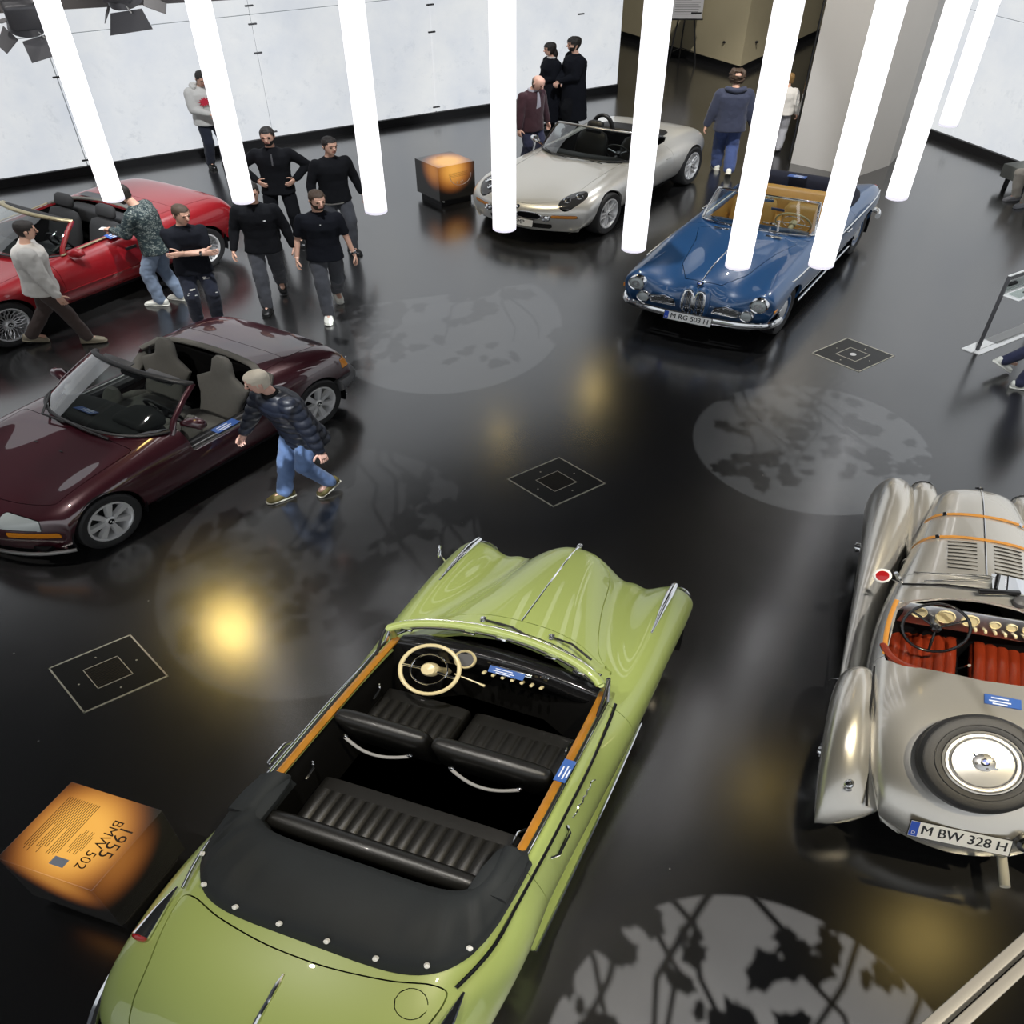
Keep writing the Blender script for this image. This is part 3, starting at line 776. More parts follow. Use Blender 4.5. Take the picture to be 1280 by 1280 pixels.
def wheel(th, c, side, R, rim, w, style, name='wheel'):
    fr = frame(c, (1, 0, 0), (0, 0, side * 1.0)) # local z -> -+y
    z = np.cross((1, 0, 0), (0, 0, 1.0 * side)); fr = frame(c, (1, 0, 0), (0, 0, side)); sg = 1 if fr[1, 2] * side > 0 else -1
    def fin(mb):
        if sg < 0:
            V = mb.V(); V[:, 2] *= -1; mb.v = [V]; mb.f = [tuple(reversed(f)) for f in mb.f]
        return mb.xf(fr)
    h = w / 2
    mb = MB(); mb.lathe([(rim - 0.01, -h * 0.7), (rim + 0.01, -h * 0.9), (R * 0.92, -h), (R * 0.985, -h * 0.86), (R, -h * 0.6), (R, h * 0.6), (R * 0.985, h * 0.86), (R * 0.92, h), (rim + 0.03, h * 0.98), (rim + 0.004, h * 0.85), (rim - 0.012, h * 0.7)], 40)
    t = part(th, name, fin(mb), 'rubber')
    def sub(nm, mb, m): return part(th, nm, fin(mb), m, t)
    if style in ('z1', 'z8', 'bbs', 'alloy'):
        mb = MB(); mb.lathe([(rim + 0.006, h * 0.80), (rim + 0.003, h * 0.92), (rim - 0.012, h * 0.93), (rim - 0.022, h * 0.80), (rim - 0.03, h * 0.2), (rim - 0.045, -h * 0.7)], 40); sub('rim', mb, 'alloy_bright')
        mb = MB(); mb.lathe([(rim - 0.04, -h * 0.3), (0.0, -h * 0.3)], 32); sub('brake_disc', mb, 'black')
        if style == 'z1':
            for k in range(7):
                mb = MB(); a = 2 * pi * k / 7
                mb.loft([[(0.03, -0.02, h * 0.45), (0.03, 0.02, h * 0.45), (0.03, 0.017, h * 0.80), (0.03, -0.017, h * 0.80)],
                         [(rim - 0.015, -0.036, h * 0.45), (rim - 0.015, 0.036, h * 0.45), (rim - 0.015, 0.030, h * 0.84), (rim - 0.015, -0.030, h * 0.84)]])
                mb.xf(m4(rotz(a))); sub('spoke', mb, 'alloy_bright')
        elif style == 'z8':
            for k in range(5):
                for s_ in (-1, 1):
                    mb = MB(); a = 2 * pi * k / 5
                    mb.loft([[(0.03, s_ * 0.022 - 0.013, h * 0.45), (0.03, s_ * 0.022 + 0.013, h * 0.45), (0.03, s_ * 0.022 + 0.011, h * 0.75), (0.03, s_ * 0.022 - 0.011, h * 0.75)],
                             [(rim - 0.015, s_ * 0.038 - 0.016, h * 0.5), (rim - 0.015, s_ * 0.038 + 0.016, h * 0.5), (rim - 0.015, s_ * 0.038 + 0.013, h * 0.86), (rim - 0.015, s_ * 0.038 - 0.013, h * 0.86)]])
                    mb.xf(m4(rotz(a))); sub('spoke', mb, 'alloy_bright')
        else:
            for k in range(20):
                for s_ in (-1, 1):
                    a0 = 2 * pi * k / 20; a1 = a0 + s_ * 2 * pi / 20 * 1.3
                    mb = MB(); mb.tube([(0.05 * cos(a0), 0.05 * sin(a0), h * 0.62), (rim * 0.6 * cos((a0 + a1) / 2), rim * 0.6 * sin((a0 + a1) / 2), h * 0.70), ((rim - 0.015) * cos(a1), (rim - 0.015) * sin(a1), h * 0.80)], 0.0065, 5); sub('spoke', mb, 'alloy')
        mb = MB(); mb.lathe([(0.055, h * 0.4), (0.052, h * 0.82), (0.036, h * 0.90), (0.034, h * 0.86), (0, h * 0.87)], 20); sub('hub', mb, 'alloy_bright')
        mb = MB(); mb.lathe([(0.03, h * 0.86), (0.028, h * 0.93), (0, h * 0.95)], 16); sub('hub_cap', mb, 'gloss_black')
        for k in range(2):
            mb = MB(); mb.prism([(0, 0)] + [(0.02 * cos(b), 0.02 * sin(b)) for b in np.linspace(k * pi, k * pi + pi / 2, 6)], h * 0.945, h * 0.965); sub('badge_quarter', mb, 'white')
    else:
        mb = MB(); mb.lathe([(rim + 0.006, h * 0.80), (rim + 0.003, h * 0.9), (rim - 0.012, h * 0.9), (rim - 0.03, h * 0.62), (rim - 0.05, h * 0.55), (rim * 0.66, h * 0.62), (rim * 0.62, h * 0.70), (0, h * 0.72)], 40); sub('rim', mb, style if style in M else 'alloy')
        mb = MB(); mb.lathe([(rim * 0.66, h * 0.62), (rim * 0.62, h * 0.85), (rim * 0.35, h * 1.02), (0, h * 1.06)], 36); sub('hub_cap', mb, 'chrome')
    return t
def wheel_well(th, xc, zc, r, y0, y1):
    for s in (-1, 1):
        mb = MB(); n = 24
        ring = lambda y: [(xc + r * cos(a), s * y, max(0.14, zc + r * sin(a))) for a in np.linspace(-0.35, pi + 0.35, n)]
        mb.grid(npv([ring(y1), ring(y0)]), False, False, flip=(s > 0))
        mb.add(ring(y0), [tuple(range(n)) if s > 0 else tuple(reversed(range(n)))])
        part(th, 'wheel_well', mb, 'matte_black')
def pillow(mb, ctrs, wax, tax, hw, ht, n=20, p=3.0, caps=True):
    wax = npv(wax); rings = []
    for i, c in enumerate(ctrs):
        t = npv(tax[i] if np.ndim(tax) > 1 else tax); ring = []
        for k in range(n):
            a = 2 * pi * k / n; ca, sa = cos(a), sin(a)
            ring.append(npv(c) + wax * hw[i] * math.copysign(abs(ca) ** (2 / p), ca) + t * ht[i] * math.copysign(abs(sa) ** (2 / p), sa))
        rings.append(ring)
    mb.loft(rings, caps); return mb
def windscreen(th, base, top, glass='glass', frame_m='black', base_m=None, r=(0.016, 0.022, 0.02), n=14, bulge=0.03, top_m=None, side_m=None):
    """base/top: lists of points from left to centre (mirrored)"""
    def full(c): c = [npv(p) for p in c]; return c + [p * npv((1, -1, 1)) for p in reversed(c[:-1])]
    B = curve(full(base), 2 * n + 1); T = curve(full(top), 2 * n + 1)
    root = None
    mb = MB(); P = []
    for k in range(7):
        s = k / 6; Q = B * (1 - s) + T * s; Q = Q.copy(); Q[:, 0] += bulge * sin(pi * s); P.append(Q)
    mb.grid(npv(P)); g = part(th, 'windscreen', mb, glass, sharp=180)
    mb = MB(); mb.tube(list(B), r[0], 8, sq=0.8); part(th, 'windscreen_base', mb, base_m or frame_m, g)
    mb = MB(); mb.tube(list(T), r[1], 10, sq=0.9); part(th, 'windscreen_header', mb, top_m or frame_m, g)
    for q in (0, -1):
        mb = MB(); mb.tube([B[q] + (0, 0, -0.05), B[q] * 0.75 + T[q] * 0.25 + npv((bulge * 0.7, 0, 0)), B[q] * 0.3 + T[q] * 0.7 + npv((bulge * 0.8, 0, 0)), T[q]], [r[2] * 1.3, r[2], r[2], r[2]], 10); part(th, 'windscreen_pillar', mb, side_m or frame_m, g)
    return g, B, T
def steering(th, c, tilt, R, rim_m, spokes, hub_r=0.05, thick=0.013, spoke_r=0.008, hub_m=None, ring2=0, spoke_m=None, dirx=-1):
    # wheel plane normal points back and up; tilt = angle of the normal above horizontal
    nz = npv((dirx * cos(tilt), 0, sin(tilt))); fr = frame(c, (0, 1, 0), np.cross(nz, (0, 1, 0)))
    mb = MB(); mb.tube([(R * cos(a), R * sin(a), 0) for a in np.linspace(0, 2 * pi, 40, endpoint=False)], thick, 10, closed=True); mb.xf(fr); o = part(th, 'steering_wheel', mb, rim_m)
    sg = 1 if fr[:3, 2] @ nz > 0 else -1
    mb = MB(); mb.lathe([(hub_r, -0.04 * sg), (hub_r, 0.01 * sg), (hub_r * 0.8, 0.035 * sg), (0, 0.045 * sg)], 24); mb.xf(fr); part(th, 'hub', mb, hub_m or rim_m, o)
    for a in spokes:
        mb = MB(); mb.tube([(0, 0, 0), (R * cos(a), R * sin(a), 0)], spoke_r, 8); mb.xf(fr); part(th, 'spoke', mb, spoke_m or rim_m, o)
    if ring2:
        mb = MB(); mb.tube([(ring2 * cos(a), ring2 * sin(a), 0.01 * sg) for a in np.linspace(0, 2 * pi, 32, endpoint=False)], 0.005, 8, closed=True); mb.xf(fr); part(th, 'horn_ring', mb, spoke_m or rim_m, o)
    mb = MB(); mb.cyl((0, 0, 0), (0, 0, -0.35 * sg), 0.028, 12, 0.03); mb.xf(fr); part(th, 'column', mb, hub_m or rim_m, o)
    return o
def plate(th, fr, txt, w=0.52, h=0.11, euro=True, parent=None, size=0.082):
    """fr: 4x4, local x along the plate reading direction, y up, z outward"""
    mb = MB(); mb.rbox((0, 0, 0), (w + 0.012, h + 0.012, 0.008), 0.003, 1); mb.xf(fr); o = part(th, 'number_plate', mb, 'ink', parent)
    mb = MB(); mb.box((0, 0, 0.003), (w, h, 0.006)); mb.xf(fr); part(th, 'plate_face', mb, 'plate_white', o)
    x0 = 0
    if euro:
        mb = MB(); mb.box((-w / 2 + 0.024, 0, 0.0035), (0.046, h - 0.006, 0.006)); mb.xf(fr); part(th, 'euro_band', mb, 'plate_blue', o)
        tm = text_mb('D', 0.03); tm.move(-w / 2 + 0.024, -0.028, 0.0075); tm.xf(fr); part(th, 'lettering', tm, 'plate_white', o, sharp=None); x0 = 0.022
    tm0 = text_mb(txt, size); tm = MB()
    for q in (-1, 0, 1): tm.add(tm0.V() + npv((q * size * 0.018, q * size * 0.01, 0.0003 * q)), tm0.f)
    V = tm.V(); wd = V[:, 0].max() - V[:, 0].min(); s = min(1.0, (w - (0.075 if euro else 0.03)) / wd)
    V[:, 0] *= s; V[:, 0] += x0; V[:, 1] *= 1.12; tm.v = [V]; tm.move(0, 0, 0.0072); tm.xf(fr); part(th, 'lettering', tm, 'ink', o, sharp=None)
    return o
def sticker(th, c, x, y, w=0.15, h=0.055, parent=None, label='blue notice sticker with white print'):
    fr = frame(c, x, y)
    mb = MB(); mb.box((0, 0, 0), (w, h, 0.004)); mb.xf(fr); o = part(th, 'sticker', mb, 'sticker_blue', parent, label=label)
    for k, (l, yy) in enumerate(((0.6, 0.012), (0.75, -0.006), (0.5, -0.02))):
        mb = MB(); mb.box((-w * 0.08, yy * h / 0.055, 0.0022), (w * l * 0.8, h * 0.12, 0.002)); mb.xf(fr); part(th, 'print_line', mb, 'sticker_white', o if parent is None else parent)
    return o
def roundel(th, c, n, r, parent=None):
    n = nrm(n); a = nrm(np.cross(n, (0.3, 0.7, 0.2))); fr = frame(c, a, np.cross(n, a))
    mb = MB(); mb.lathe([(r, -0.004), (r, 0.003), (r * 0.6, 0.005), (0, 0.005)], 24); mb.xf(fr); o = part(th, 'badge', mb, 'gloss_black', parent)
    if parent is None:
        for k in range(4):
            mb = MB(); mb.prism([(0, 0)] + [(r * 0.6 * cos(b), r * 0.6 * sin(b)) for b in np.linspace(k * pi / 2, k * pi / 2 + pi / 2, 6)], 0.004, 0.0065); mb.xf(fr); part(th, 'badge_quarter', mb, 'plate_blue' if k % 2 else 'white', o)
    return o
def pleats(mb, fr, w, l, n, amp, nl=8, crown=0.0, m=7):
    """corrugated upholstery panel: x across (w) with n rolls, y along (l), z outward"""
    nx = n * m + 1; P = np.zeros((nl, nx, 3))
    for j in range(nx):
        u = j / (nx - 1); zz = amp * abs(sin(pi * u * n)) ** 0.6
        for i in range(nl):
            v = i / (nl - 1); P[i, j] = ((u - 0.5) * w, (v - 0.5) * l, zz + crown * sin(pi * v))
    mb.grid(P, flip=True); mb2 = MB(); return mb.xf(fr)
# ================================================================== purple roadster with dropped doors
M['purple'] = paint('aubergine_paint', (0.052, 0.005, 0.012), 0.25, 0.32, 1.0, 2.1)
def seat_wing(th, x, y, m, name='seat', z0=0.30, hgt=1.0):
    """one-piece bucket seat with winged shoulders"""
    mb = MB()
    ts = [(0.02, 0.30, 0.20, 0.05), (-0.04, 0.38, 0.23, 0.07), (-0.09, 0.50, 0.235, 0.07), (-0.13, 0.62, 0.245, 0.065), (-0.16, 0.72, 0.29, 0.055), (-0.185, 0.79, 0.31, 0.05), (-0.20, 0.84, 0.22, 0.05), (-0.21, 0.89, 0.135, 0.05), (-0.225, 0.97, 0.115, 0.05), (-0.24, 1.05, 0.105, 0.045), (-0.25, 1.10, 0.06, 0.03)]
    pillow(mb, [(x + a, y, z) for a, z, _, _ in ts], (0, 1, 0), nrm((1, 0, 0.3)), [w for _, _, w, _ in ts], [t for _, _, _, t in ts], 22, 2.6)
    o = part(th, name, mb, m, sharp=60)
    mb = MB()
    pillow(mb, [(x - 0.05, y, 0.36), (x + 0.0, y, 0.37), (x + 0.2, y, 0.385), (x + 0.4, y, 0.40), (x + 0.47, y, 0.385)], (0, 1, 0), (0, 0, 1), [0.2, 0.23, 0.245, 0.245, 0.2], [0.06, 0.08, 0.09, 0.085, 0.04], 20, 3)
    part(th, 'seat_cushion', mb, m, o, sharp=60)
    for s in (-1, 1):
        mb = MB(); pillow(mb, [(x - 0.02, y + s * 0.215, 0.40), (x + 0.1, y + s * 0.225, 0.43), (x + 0.3, y + s * 0.23, 0.44), (x + 0.44, y + s * 0.225, 0.42)], (0, 1, 0), (0, 0, 1), [0.03, 0.05, 0.05, 0.03], [0.05, 0.07, 0.07, 0.05], 14, 2.4)
        part(th, 'side_bolster', mb, m, o, sharp=60)
    return o
def purple_car(loc, head):
    th = Thing('roadster', 'dark purple two-seat roadster with dropped doors and grey cloth seats', 'car', (*loc, 0), R_(head))
    A = (0.17, 0.2, 0.36, 0.54)
    rows = [
        (1.90, 0.30, [(.55, .17), (.66, .17), (.70, .17), (.72, .17), (.72, .17), (.64, .17), (.45, .17), (.22, .17), (0, .17)]),
        (1.96, 0.34, [(.55, .17), (.68, .19), (.75, .27), (.78, .34), (.78, .38), (.68, .38), (.47, .37), (.22, .36), (0, .36)]),
        (1.95, 0.38, [(.56, .17), (.70, .19), (.79, .32), (.82, .44), (.80, .51), (.69, .52), (.48, .50), (.24, .50), (0, .50)]),
        (1.80, 0.22, [(.60, .17), (.76, .19), (.82, .34), (.84, .48), (.82, .565), (.70, .60), (.50, .575), (.25, .575), (0, .575)]),
        (1.50, 0.06, [(.66, .17), (.80, .19), (.838, .36), (.845, .52), (.825, .645), (.70, .695), (.50, .66), (.25, .66), (0, .66)]),
        (1.20, 0.01, [(.7, .17), (.81, .19), (.84, .36), (.845, .54), (.825, .695), (.70, .755), (.51, .725), (.26, .725), (0, .725)]),
        (.85, 0, [(.7, .17), (.80, .19), (.835, .36), (.84, .54), (.815, .725), (.70, .80), (.53, .79), (.27, .79), (0, .79)]),
        (.50, 0, [(.7, .17), (.80, .19), (.835, .36), (.84, .54), (.80, .735), (.69, .835), (.52, .85), (.27, .855), (0, .855)]),
        (.0, 0, [(.7, .17), (.80, .19), (.835, .36), (.842, .54), (.80, .74), (.69, .86), (.52, .89), (.27, .90), (0, .90)]),
        (-.5, 0, [(.7, .17), (.80, .19), (.838, .36), (.845, .55), (.81, .76), (.70, .885), (.52, .92), (.27, .93), (0, .93)]),
        (-.85, 0, [(.7, .17), (.81, .2), (.845, .37), (.85, .57), (.82, .79), (.70, .905), (.52, .945), (.27, .95), (0, .95)]),
        (-1.2, 0, [(.7, .18), (.81, .21), (.845, .39), (.85, .60), (.82, .81), (.70, .91), (.52, .94), (.27, .945), (0, .945)]),
        (-1.52, -.03, [(.68, .21), (.78, .25), (.83, .41), (.84, .61), (.81, .80), (.69, .885), (.52, .905), (.27, .91), (0, .91)]),
        (-1.76, -.07, [(.66, .26), (.74, .29), (.80, .43), (.81, .60), (.79, .74), (.68, .81), (.51, .825), (.27, .83), (0, .83)]),
        (-1.85, -.10, [(.66, .26), (.73, .29), (.79, .40), (.80, .50), (.78, .56), (.67, .58), (.51, .58), (.27, .58), (0, .58)]),
        (-1.80, -.09, [(.62, .24), (.70, .24), (.74, .24), (.76, .24), (.75, .24), (.66, .24), (.5, .24), (.26, .24), (0, .24)])]
    net = car_net(rows)
    ck = polysd([(.60, .45), (.36, .62), (.27, .70), (.27, 1.2), (-.60, 1.2), (-.66, .66), (-.82, .60), (-.88, .3), (-.88, -.3), (-.82, -.60), (-.66, -.66), (-.60, -1.2), (.27, -1.2), (.27, -.70), (.36, -.62), (.60, -.45), (.68, -.2), (.70, 0), (.68, .2)])
    regs = [
        ('arch_f', arch(1.2235, .30, .345, .45), 0, None, None), ('arch_r', arch(-1.2235, .30, .345, .45), 0, None, None),
        ('cockpit', lambda x, y, z: max(ck(x, y), .585 - z), 0, None, None),
        ('bonnet', lambda x, y, z: max(rrect(x, y, .70, 1.66 - .16 * (y / .66) ** 2, -.66, .66, .04), .5 - z), .003, 'purple', None),
        ('boot_lid', lambda x, y, z: max(rrect(x, y, -1.73, -1.12, -.60, .60, .03), .70 - z), .003, 'purple', None),
        ('rear_panel_line', lambda x, y, z: max(rrect(x, y, -1.12, -.70, -.62, .62, .03), .8 - z), .002, 'purple', None),
        ('headlamp_cover', lambda x, y, z: max(rrect(x + .10 * (y / .8) ** 2, abs(y), 1.74, 1.93, .33, .66, .03), .46 - z, z - .75), .004, 'lens_grey', None),
        ('side_lamp', lambda x, y, z: max(rrect(z, abs(y), .36, .43, .40, .76, .02), 1.3 - x), .003, 'lens_amber', None),
        ('tail_lamp', lambda x, y, z: max(rrect(z, abs(y), .60, .72, .40, .70, .02), x + 1.60), .003, 'lens_red', None),
        ('tail_indicator', lambda x, y, z: max(rrect(z, abs(y), .60, .72, .715, 1.0, .02), x + 1.60), .003, 'lens_amber', None)]
    objs, P = shell(th, net, 150, 97, regs, 'purple')
    zs = zsurf(P)
    for xc in (1.2235, -1.2235):
        wheel_well(th, xc, .30, .36, .52, .83)
        for s in (-1, 1): wheel(th, (xc, s * .735, .305), s, .305, .215, .20, 'z1')
    mb = MB(); mb.box((0, 0, .2), (3.5, 1.3, .06)); mb.box((0, 0, .22), (1.5, 1.55, .08)); part(th, 'underbody', mb, 'matte_black')
    # tub
    ol = [(.56, .44), (.34, .60), (.27, .66), (-.55, .68), (-.68, .66), (-.80, .60), (-.84, 0)]
    ol = ol + [(a, -b) for a, b in reversed(ol[:-1])] + [(.68, 0)]
    tub(th, ol, lambda x, y: .60 if -.6 < x < .28 else .84, .24)
    for s in (-1, 1):   # sill with dark rubber top and light trim
        mb = MB(); mb.rbox((-.16, s * .725, .56), (.90, .18, .06), .02, 2); part(th, 'sill_cover', mb, 'black')
        mb = MB(); mb.rbox((-.16, s * .765, .592), (.86, .018, .012), .004, 1); part(th, 'sill_trim', mb, 'steel')
        mb = MB(); mb.rbox((-.16, s * .70, .592), (.86, .025, .012), .004, 1); part(th, 'sill_seal', mb, 'grey_plastic')
        mb = MB(); pillow(mb, [(-.50, s * .75, .60), (-.62, s * .74, .70), (-.74, s * .72, .80), (-.84, s * .68, .88)], (0, 1, 0), (0, 0, 1), [.07, .075, .07, .05], [.04, .05, .05, .03], 14, 3); part(th, 'pillar_trim', mb, 'cloth_grey')
    sticker(th, (-.18, .735, .600), (-1, 0, 0), (0, -1, 0), .26, .10)
    # grey rear bulkhead roll
    pts = [(-.62, .70, .86), (-.80, .64, .93), (-.86, .45, .955), (-.88, 0, .965), (-.86, -.45, .955), (-.80, -.64, .93), (-.62, -.70, .86)]
    mb = MB(); mb.tube(list(curve(pts, 30)), .035, 10, sq=.8); part(th, 'bulkhead_roll', mb, 'cloth_grey')
    mb = MB(); mb.box((-.83, 0, .62), (.03, 1.25, .56)); part(th, 'bulkhead', mb, 'carpet_black')
    # dashboard
    mb = MB(); pillow(mb, [(.40, y, .77 - .06 * (y / .6) ** 2) for y in np.linspace(.62, -.62, 9)], (1, 0, 0), (0, 0, 1), [.12, .17, .19, .19, .19, .19, .19, .17, .12], [.08, .10, .10, .1, .1, .1, .1, .10, .08], 18, 3); db = part(th, 'dashboard', mb, 'cloth_dark', sharp=60)
    mb = MB(); pillow(mb, [(.34, .34 + q, .84 + .05 * cos(q / .22 * pi / 2)) for q in np.linspace(.21, -.21, 7)], (1, 0, 0), (0, 0, 1), [.1, .15, .16, .16, .16, .15, .1], [.03, .06, .07, .075, .07, .06, .03], 16, 2.6); part(th, 'instrument_hood', mb, 'cloth_dark', db, sharp=60)
    sticker(th, (.50, -.10, .885), (0, -1, 0), (.8, 0, .3), .22, .085)
    steering(th, (.08, .34, .80), .45, .185, 'black', (0, pi, -pi / 2), .06, .016, .014)
    mb = MB(); mb.rbox((.05, 0, .36), (.9, .16, .24), .04, 3); part(th, 'centre_console', mb, 'cloth_dark')
    mb = MB(); mb.cyl((.12, 0, .46), (.08, 0, .58), .012, 8); mb.ell((.08, 0, .60), .028, 8, 10); part(th, 'gear_lever', mb, 'black')
    for s in (-1, 1): seat_wing(th, -.40, s * .35, 'cloth_grey')
    for s in (-1, 1):
        mb = MB(); pillow(mb, [(.10, s * .52, .40), (.02, s * .50, .50), (-.04, s * .50, .62), (-.06, s * .50, .70)], (0, 1, 0), (1, 0, .2), [.10, .11, .105, .06], [.05, .055, .05, .03], 16, 2.6); part(th, 'knee_bolster', mb, 'cloth_grey', sharp=60)
        mb = MB(); mb.tube([(-.66, s * .62, .9), (-.60, s * .60, .7), (-.42, s * .58, .42)], .016, 8, sq=.3); part(th, 'seat_belt', mb, 'black')
    # windscreen
    g, B, T = windscreen(th, [(.34, .70, .84), (.50, .66, .85), (.68, .40, .862), (.72, 0, .868)], [(-.10, .585, 1.14), (-.04, .56, 1.17), (.03, .3, 1.19), (.05, 0, 1.195)], r=(.018, .030, .026), side_m='purple', top_m='black')
    for s in (-1, 1):
        mb = MB(); mb.rbox((-.04, s * .27, 1.14), (.12, .36, .016), .007, 2, roty(.25)); part(th, 'sun_visor', mb, 'grey_plastic', g)
    mb = MB(); mb.rbox((.04, 0, 1.12), (.03, .22, .06), .012, 2); part(th, 'rear_view_mirror', mb, 'black', g)
    for y0, y1, x1 in ((.42, -.10, .68), (-.10, -.60, .42)):
        mb = MB(); mb.tube([(.72, y0, .862), (.74, (y0 + y1) / 2, .885), (x1 + .04, y1, .885)], .011, 6); part(th, 'wiper', mb, 'black', g)
    for s in (-1, 1):
        mb = MB(); pillow(mb, [(.20, s * .70, .86), (.19, s * .76, .89), (.17, s * .83, .90), (.165, s * .90, .895), (.165, s * .915, .89)], (1, 0, 0), (0, 0, 1), [.03, .05, .055, .05, .02], [.03, .045, .055, .05, .02], 14, 2.8); o = part(th, 'door_mirror', mb, 'purple', sharp=60)
        mb = MB(); mb.rbox((.125, s * .83, .895), (.006, .12, .075), .003, 1); part(th, 'mirror_glass', mb, 'chrome', o)
    # black rear bumper
    pts = [(-1.5, .835, .42), (-1.74, .81, .42), (-1.86, .64, .42), (-1.91, .3, .42), (-1.92, 0, .42)]; pts = pts + [(a, -b, c) for a, b, c in reversed(pts[:-1])]
    mb = MB(); mb.tube(list(curve(pts, 30)), .06, 10, sq=1.3); part(th, 'rear_bumper', mb, 'grey_plastic')
    pts = [(1.58, .80, .19), (1.80, .66, .19), (1.94, .3, .19), (1.96, 0, .19)]; pts = pts + [(a, -b, c) for a, b, c in reversed(pts[:-1])]
    mb = MB(); mb.tube(list(curve(pts, 30)), .02, 8); part(th, 'front_lip', mb, 'steel')
    for y in (.25, -.25):
        mb = MB(); mb.rbox((1.0, y * .6, zs(1.0, .15) + .003), (.012, .035, .008), .003, 1); part(th, 'washer_jet', mb, 'black')
    return th
purple_car((-3.18, 7.54), -123.7)
# ================================================================== light green four-seat cabriolet
M['green'] = paint('pale_green_paint', (0.37, 0.455, 0.135), 0.0, 0.4, 1.0, 1.6)
def bench(th, x, y0, y1, zc, zb, m, name, n, back_h=0.36, depth=0.42, rope=False):
    yc = (y0 + y1) / 2; hw = (y1 - y0) / 2
    # cushion
    mb = MB(); pillow(mb, [(x + depth, yc, zc - .03), (x + depth - .03, yc, zc), (x + depth * .5, yc, zc), (x + .02, yc, zc - .02)], (0, 1, 0), (0, 0, 1), [hw * .94, hw, hw, hw], [.03, .075, .08, .075], 28, 6); o = part(th, name, mb, m, sharp=60)
    mb = MB(); pleats(mb, frame((x + depth * .40, yc, zc + .079), (0, -1, 0), (1, 0, .04)), hw * 1.9, depth * .62, n, .015, 6, .008); part(th, 'pleated_panel', mb, m, o, sharp=70)
    # back
    nb = nrm((1, 0, .28)); ub = nrm((-.28, 0, 1))
    mb = MB(); pillow(mb, [npv((x, yc, zb - .30)), npv((x, yc, zb - .30)) + ub * .12, npv((x, yc, zb - .30)) + ub * (back_h - .06), npv((x, yc, zb - .30)) + ub * (back_h - .012), npv((x, yc, zb - .30)) + ub * back_h], (0, 1, 0), nb, [hw, hw, hw * 1.0, hw * .97, hw * .9], [.06, .065, .062, .045, .012], 28, 5); bo = part(th, name.replace('cushion', 'backrest') if 'cushion' in name else 'seat_back', mb, m, o, sharp=60)
    return o
